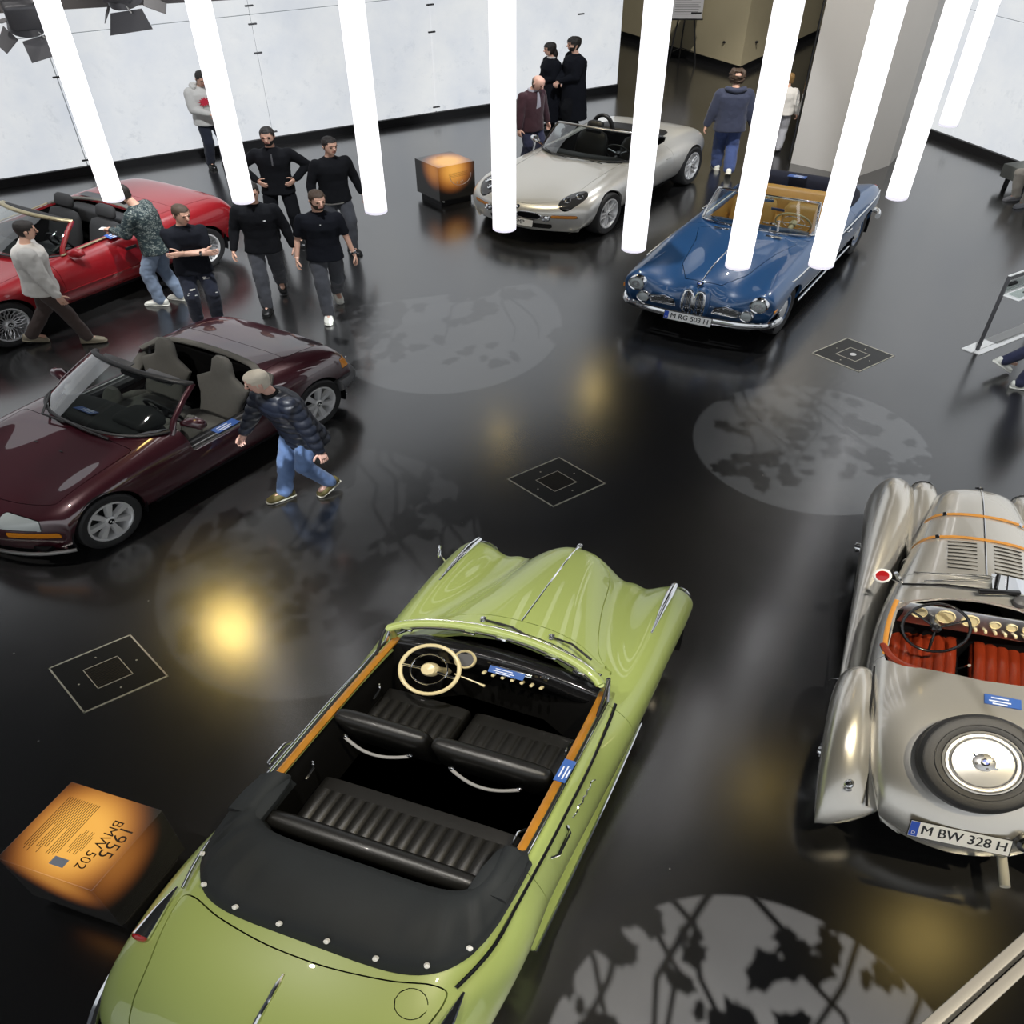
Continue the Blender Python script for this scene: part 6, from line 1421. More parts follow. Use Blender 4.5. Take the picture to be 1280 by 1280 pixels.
# ================================================================== silver modern roadster
M['silver8'] = paint('silver_metallic_paint', (0.70, 0.69, 0.66), 0.45, 0.32, 1.0, 1.55)
def silver_roadster(loc, head):
    th = Thing('roadster', 'silver two-seat roadster with dark interior, roll hoops and round-cornered headlamps', 'car', (*loc, 0), R_(head))
    rows = [
        (2.02, .24, [(.6, .17), (.68, .17), (.74, .17), (.76, .17), (.74, .17), (.62, .17), (.44, .17), (.22, .17), (0, .17)]),
        (2.12, .30, [(.6, .17), (.70, .19), (.79, .28), (.82, .36), (.79, .40), (.65, .41), (.45, .41), (.22, .41), (0, .41)]),
        (2.10, .33, [(.6, .17), (.73, .19), (.84, .32), (.87, .44), (.83, .53), (.69, .56), (.48, .55), (.24, .545), (0, .545)]),
        (1.92, .22, [(.62, .17), (.77, .19), (.875, .36), (.90, .50), (.86, .62), (.70, .675), (.50, .635), (.26, .63), (0, .635)]),
        (1.52, .05, [(.64, .17), (.80, .2), (.90, .38), (.92, .55), (.88, .72), (.70, .79), (.50, .725), (.27, .73), (0, .74)]),
        (1.15, 0, [(.64, .17), (.81, .2), (.905, .38), (.925, .57), (.88, .75), (.69, .825), (.50, .775), (.28, .79), (0, .80)]),
        (.75, 0, [(.64, .17), (.80, .2), (.875, .38), (.895, .58), (.86, .755), (.69, .84), (.5, .825), (.28, .845), (0, .855)]),
        (.3, 0, [(.64, .17), (.79, .2), (.86, .38), (.88, .58), (.845, .755), (.71, .845), (.52, .875), (.3, .885), (0, .89)]),
        (-.3, 0, [(.64, .17), (.79, .2), (.86, .38), (.885, .58), (.845, .755), (.71, .845), (.52, .88), (.3, .89), (0, .89)]),
        (-.8, 0, [(.64, .17), (.80, .2), (.89, .38), (.915, .60), (.87, .79), (.71, .885), (.52, .905), (.3, .915), (0, .915)]),
        (-1.25, 0, [(.64, .17), (.80, .2), (.905, .38), (.925, .61), (.88, .81), (.71, .91), (.52, .92), (.3, .925), (0, .925)]),
        (-1.7, -.05, [(.62, .2), (.76, .24), (.86, .4), (.88, .6), (.84, .78), (.69, .87), (.5, .875), (.28, .875), (0, .875)]),
        (-2.05, -.20, [(.6, .25), (.70, .28), (.78, .42), (.80, .56), (.76, .69), (.63, .76), (.46, .77), (.26, .77), (0, .77)]),
        (-2.16, -.26, [(.58, .25), (.68, .28), (.75, .38), (.77, .46), (.73, .52), (.61, .55), (.45, .56), (.25, .56), (0, .56)]),
        (-2.09, -.22, [(.56, .22), (.64, .22), (.70, .22), (.72, .22), (.69, .22), (.58, .22), (.43, .22), (.24, .22), (0, .22)])]
    ck = polysd([(.36, .62), (-.72, .66), (-.90, .60), (-.96, .3), (-.96, -.3), (-.90, -.60), (-.72, -.66), (.36, -.62), (.50, -.4), (.55, 0), (.50, .4)])
    regs = [('arch_f', arch(1.2525, .33, .375, .66), 0, None, None), ('arch_r', arch(-1.2525, .33, .375, .5), 0, None, None),
            ('cockpit', lambda x, y, z: max(ck(x, y), .7 - z), 0, None, None),
            ('underside', lambda x, y, z: z - .188, 0, None, None),
            ('bonnet', lambda x, y, z: max(rrect(x + .40 * (y / .66) ** 2, y, .66, 1.99, -.60, .60, .05), .5 - z), .003, 'silver8', None),
            ('headlamp', lambda x, y, z: max(math.hypot((x - 1.72 + .55 * (abs(y) - .62)) / .185, (abs(y) - .62) / .135) - 1, (.50 - z) * 6) * .13, .004, 'lens_smoke', None),
            ('indicator', lambda x, y, z: max(rrect(z, abs(y), .425, .475, .46, .76, .02), 1.2 - x), .003, 'lens_amber', None),
            ('lower_grille', lambda x, y, z: max(rrect(z, y, .235, .315, -.46, .46, .03), 1.5 - x), .003, 'black', None),
            ('door', lambda x, y, z: max(rrect(x, z, -.62, .48, .26, 1.2, .06), .5 - abs(y)), .003, 'silver8', None),
            ('tail_lamp', lambda x, y, z: max(rrect(z, abs(y), .60, .68, .3, .7, .03), x + 1.7), .003, 'lens_red', None)]
    M.setdefault('lens_smoke', mat('smoked_headlamp', (0.06, 0.06, 0.065), .06, 0.3, 1.0))
    objs, P = shell(th, car_net(rows), 150, 101, regs, 'silver8'); zs = zsurf(P); ys = ysurf(P)
    for s in (-1, 1):
        for dy, dx in ((-.055, .03), (.055, -.03)):
            mb = MB(); y = .62 + dy; x = 1.72 + dx - .55 * (y - .62); mb.lathe([(.048, 0), (.05, .012), (.04, .018), (.034, .008), (0, .012)], 20, (x, s * y, zs(x, s * y) - .004), nrm((.5, s * .25, .8))); part(th, 'headlamp_bezel', mb, 'chrome')
    for xc in (1.2525, -1.2525):
        wheel_well(th, xc, .33, .37, .55, .80)
        for s in (-1, 1): wheel(th, (xc, s * .80, .335), s, .335, .235, .22, 'z8')
    mb = MB(); mb.box((0, 0, .2), (3.7, 1.3, .06)); mb.box((0, 0, .22), (1.6, 1.55, .06)); part(th, 'underbody', mb, 'matte_black')
    ol = [(.35, .62), (-.72, .665), (-.90, .61), (-.97, .3), (-.97, -.3), (-.90, -.61), (-.72, -.665), (.35, -.62), (.53, 0)]
    tub(th, ol, .86, .26)
    g, B, T = windscreen(th, [(.26, .70, .86), (.40, .66, .875), (.60, .42, .89), (.66, 0, .895)], [(.02, .60, 1.20), (.06, .56, 1.225), (.14, .3, 1.245), (.16, 0, 1.25)], 'glass', 'black', 'black', (.012, .02, .018), 16, .03, 'steel', 'black')
    for y0, y1 in ((.45, 0.0), (-.05, -.55)):
        mb = MB(); mb.tube([(.68, y0, .885), (.66, (y0 + y1) / 2, .905), (.56 - .2 * abs(y1), y1, .90)], .007, 6); part(th, 'wiper', mb, 'black', g)
    mb = MB(); mb.rbox((.12, 0, 1.18), (.03, .22, .055), .01, 2); part(th, 'rear_view_mirror', mb, 'black', g)
    mb = MB(); pillow(mb, [(.36 + .08 * (1 - (y / .6) ** 2), y, .79) for y in np.linspace(.6, -.6, 9)], (1, 0, 0), (0, 0, 1), [.1] + [.15] * 7 + [.1], [.07] + [.1] * 7 + [.07], 16, 3); part(th, 'dashboard', mb, 'black', sharp=60)
    steering(th, (.05, .36, .84), .40, .185, 'black', (pi * .5, pi * 1.17, pi * 1.83), .05, .014, .010, 'black', 0, 'alloy')
    for yc in (.35, -.35):
        mb = MB(); pillow(mb, [(.05, yc, .42), (0, yc, .43), (-.3, yc, .41), (-.45, yc, .4)], (0, 1, 0), (0, 0, 1), [.22, .25, .25, .24], [.03, .08, .08, .07], 20, 3.4); o = part(th, 'seat_cushion', mb, 'leather_black', sharp=60)
        ub = nrm((-.26, 0, 1)); nb = nrm((1, 0, .26)); b0 = npv((-.42, yc, .40))
        mb = MB(); pillow(mb, [b0, b0 + ub * .15, b0 + ub * .42, b0 + ub * .52, b0 + ub * .56, b0 + ub * .60, b0 + ub * .70, b0 + ub * .73], (0, 1, 0), nb, [.24, .25, .24, .2, .13, .13, .12, .06], [.06, .07, .065, .05, .04, .045, .04, .015], 22, 3); part(th, 'backrest', mb, 'leather_black', o, sharp=60)
        hoop = [(-.80, yc - .16, .86), (-.80, yc - .155, 1.0), (-.80, yc - .09, 1.12), (-.80, yc, 1.15), (-.80, yc + .09, 1.12), (-.80, yc + .155, 1.0), (-.80, yc + .16, .86)]
        mb = MB(); mb.tube(list(curve(hoop, 24)), .032, 10); part(th, 'roll_hoop', mb, 'black')
    mb = MB(); pillow(mb, [(-1.0, y, .905 - .03 * (y / .58) ** 2) for y in np.linspace(.58, -.58, 11)], (1, 0, 0), (0, 0, 1), [.1] + [.17] * 9 + [.1], [.02] + [.05] * 9 + [.02], 16, 3.4); part(th, 'roof_cover', mb, 'black', sharp=60)
    for s in (-1, 1):
        mb = MB(); pillow(mb, [(.20, s * .80, .90), (.19, s * .85, .92), (.16, s * .91, .93), (.15, s * .96, .925)], (1, 0, 0), (0, 0, 1), [.03, .06, .055, .02], [.025, .055, .055, .02], 14, 2.4); o = part(th, 'door_mirror', mb, 'chrome', sharp=60)
        mb = MB(); mb.tube([(.22, s * .72, .85), (.20, s * .82, .89)], .014, 6); part(th, 'mirror_arm', mb, 'chrome', o)
        # kidney grille half
        yk = lambda t: s * (.03 + .33 * t); xk = lambda y: 2.118 - .22 * (abs(y) / .79) ** 2
        ring = [(xk(y) - .0, y, z) for a in np.linspace(0, 2 * pi, 30, endpoint=False) for y in [s * (.195 + .165 * math.copysign(abs(cos(a)) ** .8, cos(a)))] for z in [.455 + .055 * math.copysign(abs(sin(a)) ** .8, sin(a))]]
        mb = MB(); mb.tube(ring, .011, 8, closed=True); kg = part(th, 'kidney_grille', mb, 'chrome')
        mb = MB(); mb.add([(p[0] + .004, p[1], p[2]) for p in ring], [tuple(range(30)) if s > 0 else tuple(reversed(range(30)))]); part(th, 'grille_mesh', mb, 'matte_black', kg)
        c = (xk(.42) + .0, s * .43, .44)
        mb = MB(); mb.lathe([(.05, -.02), (.052, .02), (.042, .03), (.036, .02), (0, .028)], 20, c, nrm((1, s * .4, .1))); part(th, 'fog_lamp', mb, 'chrome')
        mb = MB(); mb.rbox((.70, s * (ys(.70, .62) + .002), .62), (.16, .012, .035), .005, 1); part(th, 'side_vent', mb, 'chrome')
        mb = MB(); mb.rbox((-.48, s * (ys(-.48, .70) + .004), .70), (.12, .016, .02), .006, 2); part(th, 'door_handle', mb, 'silver8')
    roundel(th, (2.05, 0, .545), (.7, 0, .7), .035)
    plate(th, frame((2.135, .03, .345), (0, 1, 0), (-.25, 0, 1)), 'V6 FMP', .50, .105, euro=False)
    return th
silver_roadster((1.094, 15.04), -121.9)
# ================================================================== red convertible
M['red'] = paint('bright_red_paint', (0.27, 0.004, 0.009), 0.0, 0.35, 1.0, 1.5)
def red_car(loc, head):
    th = Thing('convertible', 'red convertible with dark seats and cross-spoke alloy wheels', 'car', (*loc, 0), R_(head))
    rows = [
        (2.20, .34, [(.6, .2), (.70, .2), (.76, .2), (.79, .2), (.77, .2), (.66, .2), (.46, .2), (.24, .2), (0, .2)]),
        (2.30, .36, [(.6, .2), (.74, .22), (.82, .32), (.86, .42), (.84, .48), (.70, .49), (.48, .48), (.24, .48), (0, .48)]),
        (2.24, .32, [(.62, .2), (.77, .22), (.86, .36), (.89, .50), (.87, .59), (.72, .62), (.5, .60), (.25, .60), (0, .60)]),
        (1.90, .10, [(.66, .2), (.81, .22), (.89, .38), (.91, .54), (.885, .67), (.73, .715), (.52, .69), (.27, .69), (0, .69)]),
        (1.35, 0, [(.68, .2), (.83, .22), (.905, .40), (.925, .58), (.895, .74), (.74, .80), (.54, .775), (.28, .78), (0, .785)]),
        (.85, 0, [(.68, .2), (.83, .22), (.90, .40), (.92, .60), (.885, .78), (.74, .85), (.55, .84), (.29, .85), (0, .855)]),
        (.4, 0, [(.68, .2), (.83, .22), (.90, .40), (.92, .61), (.875, .80), (.74, .88), (.56, .895), (.30, .905), (0, .91)]),
        (-.2, 0, [(.68, .2), (.83, .22), (.90, .40), (.92, .62), (.875, .82), (.75, .905), (.57, .93), (.30, .94), (0, .94)]),
        (-.75, 0, [(.68, .2), (.83, .22), (.905, .40), (.925, .63), (.885, .85), (.76, .945), (.57, .97), (.30, .98), (0, .98)]),
        (-1.3, 0, [(.68, .2), (.83, .23), (.91, .42), (.925, .65), (.885, .87), (.76, .965), (.57, .99), (.30, 1.0), (0, 1.0)]),
        (-1.8, -.02, [(.66, .24), (.80, .27), (.89, .44), (.905, .65), (.865, .86), (.74, .95), (.56, .975), (.30, .98), (0, .98)]),
        (-2.06, -.06, [(.64, .28), (.76, .31), (.85, .46), (.865, .64), (.835, .80), (.72, .88), (.55, .90), (.29, .905), (0, .905)]),
        (-2.13, -.08, [(.62, .28), (.74, .31), (.82, .42), (.84, .54), (.81, .62), (.70, .65), (.54, .65), (.28, .65), (0, .65)]),
        (-2.08, -.07, [(.6, .26), (.70, .26), (.77, .26), (.79, .26), (.76, .26), (.67, .26), (.52, .26), (.27, .26), (0, .26)])]
    ck = polysd([(.40, .66), (-.62, .70), (-.82, .66), (-.90, .4), (-.90, -.4), (-.82, -.66), (-.62, -.70), (.40, -.66), (.56, -.4), (.60, 0), (.56, .4)])
    regs = [('arch_f', arch(1.39, .31, .36, .5), 0, None, None), ('arch_r', arch(-1.39, .31, .36, .5), 0, None, None),
            ('cockpit', lambda x, y, z: max(ck(x, y), .75 - z), 0, None, None),
            ('door', lambda x, y, z: max(rrect(x, z, -.62, .62, .30, 1.2, .06), .5 - abs(y)), .003, 'red', None),
            ('bonnet', lambda x, y, z: max(rrect(x + .25 * (y / .7) ** 2, y, .72, 2.14, -.72, .72, .05), .5 - z), .003, 'red', None),
            ('boot_lid', lambda x, y, z: max(rrect(x, y, -2.01, -1.25, -.70, .70, .06), .75 - z), .003, 'red', None),
            ('roof_lid', lambda x, y, z: max(rrect(x, y, -1.25, -.93, -.70, .70, .03), .75 - z), .003, 'red', None),
            ('tail_lamp', lambda x, y, z: max(rrect(z, abs(y), .64, .76, .30, .80, .03), x + 1.9), .003, 'lens_red', None)]
    objs, P = shell(th, car_net(rows), 140, 97, regs, 'red'); zs = zsurf(P); ys = ysurf(P)
    for xc in (1.39, -1.39):
        wheel_well(th, xc, .31, .37, .55, .88)
        for s in (-1, 1): wheel(th, (xc, s * .795, .315), s, .315, .225, .21, 'bbs')
    mb = MB(); mb.box((0, 0, .22), (3.9, 1.4, .06)); mb.box((0, 0, .24), (1.9, 1.6, .06)); part(th, 'underbody', mb, 'matte_black')
    ol = [(.39, .66), (-.62, .705), (-.82, .67), (-.91, .4), (-.91, -.4), (-.82, -.67), (-.62, -.705), (.39, -.66), (.58, 0)]
    tub(th, ol, .90, .28)
    g, B, T = windscreen(th, [(.40, .71, .87), (.55, .67, .885), (.76, .42, .90), (.82, 0, .905)], [(.04, .585, 1.20), (.10, .56, 1.225), (.19, .3, 1.245), (.21, 0, 1.25)], 'glass', 'black', 'black', (.014, .030, .028), 16, .03, 'header_tan', 'red')
    mb = MB(); mb.rbox((.10, 0, 1.215), (.10, 1.0, .02), .008, 2, roty(.2)); part(th, 'header_lining', mb, 'cloth_dark', g)
    mb = MB(); pillow(mb, [(.48 + .06 * (1 - (y / .6) ** 2), y, .82) for y in np.linspace(.62, -.62, 9)], (1, 0, 0), (0, 0, 1), [.1] + [.16] * 7 + [.1], [.07] + [.1] * 7 + [.07], 16, 3); part(th, 'dashboard', mb, 'cloth_dark', sharp=60)
    steering(th, (.12, .36, .84), .40, .19, 'black', (0, pi, pi * 1.5), .06, .015, .012)
    for yc in (.36, -.36):
        mb = MB(); pillow(mb, [(.08, yc, .44), (.03, yc, .45), (-.28, yc, .43), (-.45, yc, .42)], (0, 1, 0), (0, 0, 1), [.23, .26, .26, .25], [.03, .09, .09, .08], 20, 3.4); o = part(th, 'seat_cushion', mb, 'cloth_dark', sharp=60)
        ub = nrm((-.28, 0, 1)); nb = nrm((1, 0, .28)); b0 = npv((-.38, yc, .42))
        mb = MB(); pillow(mb, [b0, b0 + ub * .15, b0 + ub * .45, b0 + ub * .54, b0 + ub * .57], (0, 1, 0), nb, [.24, .26, .25, .22, .15], [.06, .08, .07, .05, .02], 22, 3.4); part(th, 'backrest', mb, 'cloth_dark', o, sharp=60)
        h0 = b0 + ub * .60
        mb = MB(); pillow(mb, [h0, h0 + ub * .03, h0 + ub * .14, h0 + ub * .18], (0, 1, 0), nb, [.13, .15, .145, .10], [.03, .05, .05, .02], 20, 3); part(th, 'headrest', mb, 'cloth_dark', o, sharp=60)
        mb = MB(); mb.tube([(-.50, yc + (.2 if yc > 0 else -.2), .95), (-.40, yc + (.26 if yc > 0 else -.26), .62)], .016, 6, sq=.3); part(th, 'seat_belt', mb, 'black', o)
    mb = MB(); mb.rbox((-.80, 0, .80), (.2, 1.2, .24), .05, 3); part(th, 'rear_seat', mb, 'cloth_dark')
    pts = [(-.58, .735, .93), (-.82, .70, .965), (-.93, .4, .985), (-.95, 0, .99)]; pts = pts + [(a, -b, c) for a, b, c in reversed(pts[:-1])]
    mb = MB(); mb.tube(list(curve(pts, 30)), .03, 8, sq=.7); part(th, 'cockpit_edge', mb, 'cloth_grey')
    mb = MB(); mb.grid(npv([[(-.94 - .035 * q, y, .995 - .02 * (y / .6) ** 2 + .012) for y in np.linspace(-.62, .62, 10)] for q in (0, 1, 2, 3, 4)]), flip=True); part(th, 'roof_cover', mb, 'grey_plastic')
    for s in (-1, 1):
        mb = MB(); mb.tube([(x, s * (.735 if x > -.4 else .74), zs(x, s * .74) + .012) for x in np.linspace(.42, -.62, 9)], .018, 8, sq=.6); part(th, 'door_seal', mb, 'header_tan')
        mb = MB(); mb.rbox((-.36, s * (ys(-.36, .74) + .003), .745), (.16, .012, .045), .006, 2); part(th, 'door_handle', mb, 'black')
        mb = MB(); pillow(mb, [(.36, s * .80, .91), (.35, s * .87, .93), (.33, s * .95, .94), (.32, s * 1.0, .93)], (1, 0, 0), (0, 0, 1), [.03, .06, .06, .02], [.03, .06, .06, .02], 14, 2.6); part(th, 'door_mirror', mb, 'red', sharp=60)
        mb = MB(); mb.tube([(x, s * (ys(x, .48) + .002), .48) for x in np.linspace(.95, -.95, 14)], .008, 6); part(th, 'side_moulding', mb, 'red')
    sticker(th, (-.30, .765, .925), (-1, 0, 0), (0, -1, .3), .22, .10)
    pts = [(-1.80, .87, .42), (-2.0, .84, .42), (-2.12, .6, .42), (-2.15, 0, .42)]; pts = pts + [(a, -b, c) for a, b, c in reversed(pts[:-1])]
    mb = MB(); mb.tube(list(curve(pts, 30)), .05, 10, sq=1.5); part(th, 'rear_bumper', mb, 'red')
    return th
M['header_tan'] = mat('champagne_trim', (0.42, 0.36, 0.22), .35, .6)
red_car((-5.25, 11.57), -124)
# ================================================================== people (local frame: +x faces forward, +y left, metres for a 1.75 m figure)
def cloth(name, col, rough=.85, amt=.12, sc=9): return mat(name, col, rough, bump=.25, bscale=90, noise_amt=amt, nscale=sc, sheen=.15)
M['skin'] = mat('skin', (0.68, 0.40, 0.29), .5, noise_amt=.06, nscale=12)
M['skin_pink'] = mat('skin_pink', (0.70, 0.42, 0.34), .5, noise_amt=.06, nscale=12)
M['hair_dark'] = mat('dark_hair', (0.014, 0.010, 0.008), .55, bump=.6, bscale=200)
M['hair_brown'] = mat('brown_hair', (0.055, 0.032, 0.018), .55, bump=.6, bscale=200)
M['hair_grey'] = mat('grey_brown_hair', (0.12, 0.095, 0.075), .7, bump=.8, bscale=150)
M['hair_white'] = mat('white_hair', (0.68, 0.62, 0.52), .6, bump=.6, bscale=200)
M['hair_blond'] = mat('dark_blond_hair', (0.26, 0.15, 0.05), .55, bump=.6, bscale=200)
M['eye'] = mat('eye', (0.02, 0.014, 0.01), .2)
M['lips'] = mat('lips', (0.36, 0.12, 0.09), .5)
M['c_black'] = mat('black_cloth', (0.0045, 0.005, 0.007), .9, spec=.25, bump=.25, bscale=90)
M['c_navyblack'] = mat('navy_black_cloth', (0.004, 0.005, 0.009), .9, spec=.25, bump=.25, bscale=90)
M['c_grey_jeans'] = cloth('dark_grey_denim', (0.055, 0.058, 0.068), .9, .3, 14)
M['c_dark_jeans'] = cloth('dark_blue_denim', (0.014, 0.018, 0.035), .9, .35, 14)
M['c_blue_jeans'] = cloth('blue_denim', (0.10, 0.17, 0.34), .9, .3, 10)
M['c_mid_jeans'] = cloth('mid_blue_denim', (0.035, 0.06, 0.17), .9, .3, 10)
M['c_light_jeans'] = cloth('light_blue_denim', (0.20, 0.26, 0.36), .9, .25, 10)
M['c_brown'] = cloth('brown_trousers', (0.055, 0.036, 0.030), .9, .15, 8)
M['c_white'] = cloth('off_white_knit', (0.66, 0.63, 0.58), .9, .05, 8)
M['c_hoodie'] = cloth('light_grey_hoodie', (0.56, 0.55, 0.52), .9, .06, 8)
M['c_maroon'] = cloth('dark_maroon_blazer', (0.035, 0.008, 0.016))
M['c_navy'] = cloth('navy_jacket', (0.022, 0.028, 0.058), .8, .12, 6)
M['c_puffer'] = mat('navy_quilted_nylon', (0.007, 0.010, 0.020), .42)
M['c_shirt'] = cloth('grey_shirt', (0.33, 0.32, 0.38))
M['c_navytr'] = cloth('navy_trousers', (0.018, 0.022, 0.06))
M['c_grey_tr'] = cloth('light_grey_trousers', (0.30, 0.30, 0.32))
M['c_pale'] = cloth('pale_beige_trousers', (0.52, 0.48, 0.42))
M['shoe_black'] = mat('black_shoe', (0.012, 0.012, 0.012), .35)
M['shoe_white'] = mat('white_shoe', (0.75, 0.75, 0.68), .5)
M['shoe_beige'] = mat('beige_shoe', (0.28, 0.24, 0.17), .7)
M['shoe_olive'] = mat('olive_shoe', (0.11, 0.09, 0.025), .7)
M['shoe_grey'] = mat('grey_shoe', (0.3, 0.3, 0.32), .6)
M['sole'] = mat('pale_sole', (0.55, 0.53, 0.45), .6)
M['red_print'] = mat('red_print', (0.55, 0.02, 0.05), .7)
M['phone'] = mat('phone_black', (0.01, 0.01, 0.012), .15)
def camo_mat():
    m, nt, b = _nodes('camouflage_cloth'); tc = nt.nodes.new('ShaderNodeTexCoord')
    mp = nt.nodes.new('ShaderNodeMapping'); mp.inputs['Scale'].default_value = (1, 1, 1.7); nt.links.new(tc.outputs['Object'], mp.inputs[0])
    n = nt.nodes.new('ShaderNodeTexNoise'); n.inputs['Scale'].default_value = 16; n.inputs['Detail'].default_value = 3; n.inputs['Distortion'].default_value = 1.2
    nt.links.new(mp.outputs[0], n.inputs['Vector'])
    r = nt.nodes.new('ShaderNodeValToRGB'); r.color_ramp.interpolation = 'CONSTANT'
    e = r.color_ramp.elements; e[0].color = (0.012, 0.025, 0.03, 1); e[1].position = .47; e[1].color = (0.035, 0.055, 0.055, 1)
    q = e.new(.55); q.color = (0.20, 0.22, 0.20, 1); q = e.new(.60); q.color = (0.03, 0.045, 0.05, 1)
    nt.links.new(n.outputs['Fac'], r.inputs['Fac']); nt.links.new(r.outputs[0], b.inputs['Base Color']); b.inputs['Roughness'].default_value = .85
    return m
M['c_camo'] = camo_mat()

def remeshed(mb, voxel=.014, smooth=3):
    me = bpy.data.meshes.new('tmp'); me.from_pydata([tuple(v) for v in mb.V()], [], mb.f); o = bpy.data.objects.new('tmp', me); COL.objects.link(o)
    m = o.modifiers.new('r', 'REMESH'); m.mode = 'VOXEL'; m.voxel_size = voxel
    s = o.modifiers.new('s', 'SMOOTH'); s.iterations = smooth; s.factor = .5
    dg = bpy.context.evaluated_depsgraph_get(); m2 = bpy.data.meshes.new_from_object(o.evaluated_get(dg))
    out = MB(); out.add([tuple(v.co) for v in m2.vertices], [tuple(p.vertices) for p in m2.polygons])
    nr = npv([tuple(v.normal) for v in m2.vertices])
    bpy.data.objects.remove(o); bpy.data.meshes.remove(me); bpy.data.meshes.remove(m2)
    return out, nr
def ik(a, b, l1, l2, pole):
    a, b = npv(a), npv(b); d = b - a; L = np.linalg.norm(d); L2 = min(L, (l1 + l2) * .999); u = d / L; b = a + u * L2
    x = (l1 * l1 - l2 * l2 + L2 * L2) / (2 * L2); h = math.sqrt(max(l1 * l1 - x * x, 0)); p = npv(pole); p = nrm(p - u * (p @ u))
    return a + u * x + p * h, b
def limb(mb, pts, rs, n=14):
    pts = [npv(p) for p in pts]; P = []; Rr = []
    for i in range(len(pts) - 1):
        for k in range(4):
            t = k / 4; P.append(pts[i] * (1 - t) + pts[i + 1] * t); Rr.append(rs[i] * (1 - t) + rs[i + 1] * t)
    P.append(pts[-1]); Rr.append(rs[-1]); mb.tube(P, Rr, n); mb.ell(pts[0], rs[0] * .98, 8, 12); mb.ell(pts[-1], rs[-1] * .98, 8, 12)
    for i in range(1, len(pts) - 1): mb.ell(pts[i], rs[i] * 1.0, 8, 12)
def ring_loft(mb, T, rings, n=22, p=2.4):
    R = []
    for z, hw, hd, xo in rings:
        R.append([T(npv((xo + hd * math.copysign(abs(cos(a)) ** (2 / p), cos(a)), hw * math.copysign(abs(sin(a)) ** (2 / p), sin(a)), z))) for a in np.linspace(0, 2 * pi, n, endpoint=False)])
    mb.loft(R)
HEAD = [(0, .033, .040, .030), (.018, .050, .060, .020), (.05, .063, .077, .011), (.09, .071, .089, .004), (.13, .076, .096, -.003), (.165, .075, .096, -.006), (.195, .064, .084, -.008), (.217, .043, .058, -.008), (.228, .012, .018, -.008)]
def make_hand(mb, w, d, n, thumb, curl=.5, spread=.12):
    """w wrist, d finger direction, n palm normal, thumb = unit-ish sideways direction of the thumb"""
    d = nrm(d); n = nrm(npv(n) - d * (npv(n) @ d)); s = np.cross(n, d); s = s if s @ npv(thumb) > 0 else -s
    pillow(mb, [w - d * .03, w, w + d * .03, w + d * .07, w + d * .088], s, n, [.025, .027, .036, .040, .036], [.022, .020, .016, .014, .011], 14, 2.6)
    for k, (off, L) in enumerate(((.029, .072), (.010, .080), (-.010, .074), (-.028, .058))):
        p = w + d * .085 + s * off; a = 0; pts = [p - d * .015, p]; dd = nrm(d + s * off * spread * 8)
        for q, fr in enumerate((.42, .32, .26)):
            a += curl * (.55 + .35 * q); v = dd * cos(a) + n * sin(a); p = p + v * L * fr; pts.append(p)
        mb.tube(pts, [.0095, .0095, .009, .0085, .006], 8)
    p = w + d * .025 + s * .030; pts = [p - s * .015]
    for q, L in enumerate((.038, .032, .026)):
        v = nrm(s * (.75 - .25 * q) + d * (.6 + .2 * q) + n * (.35 + curl * .3)); pts.append(p); p = p + v * L
    pts.append(p); mb.tube(pts, [.012, .0125, .011, .010, .007], 8)

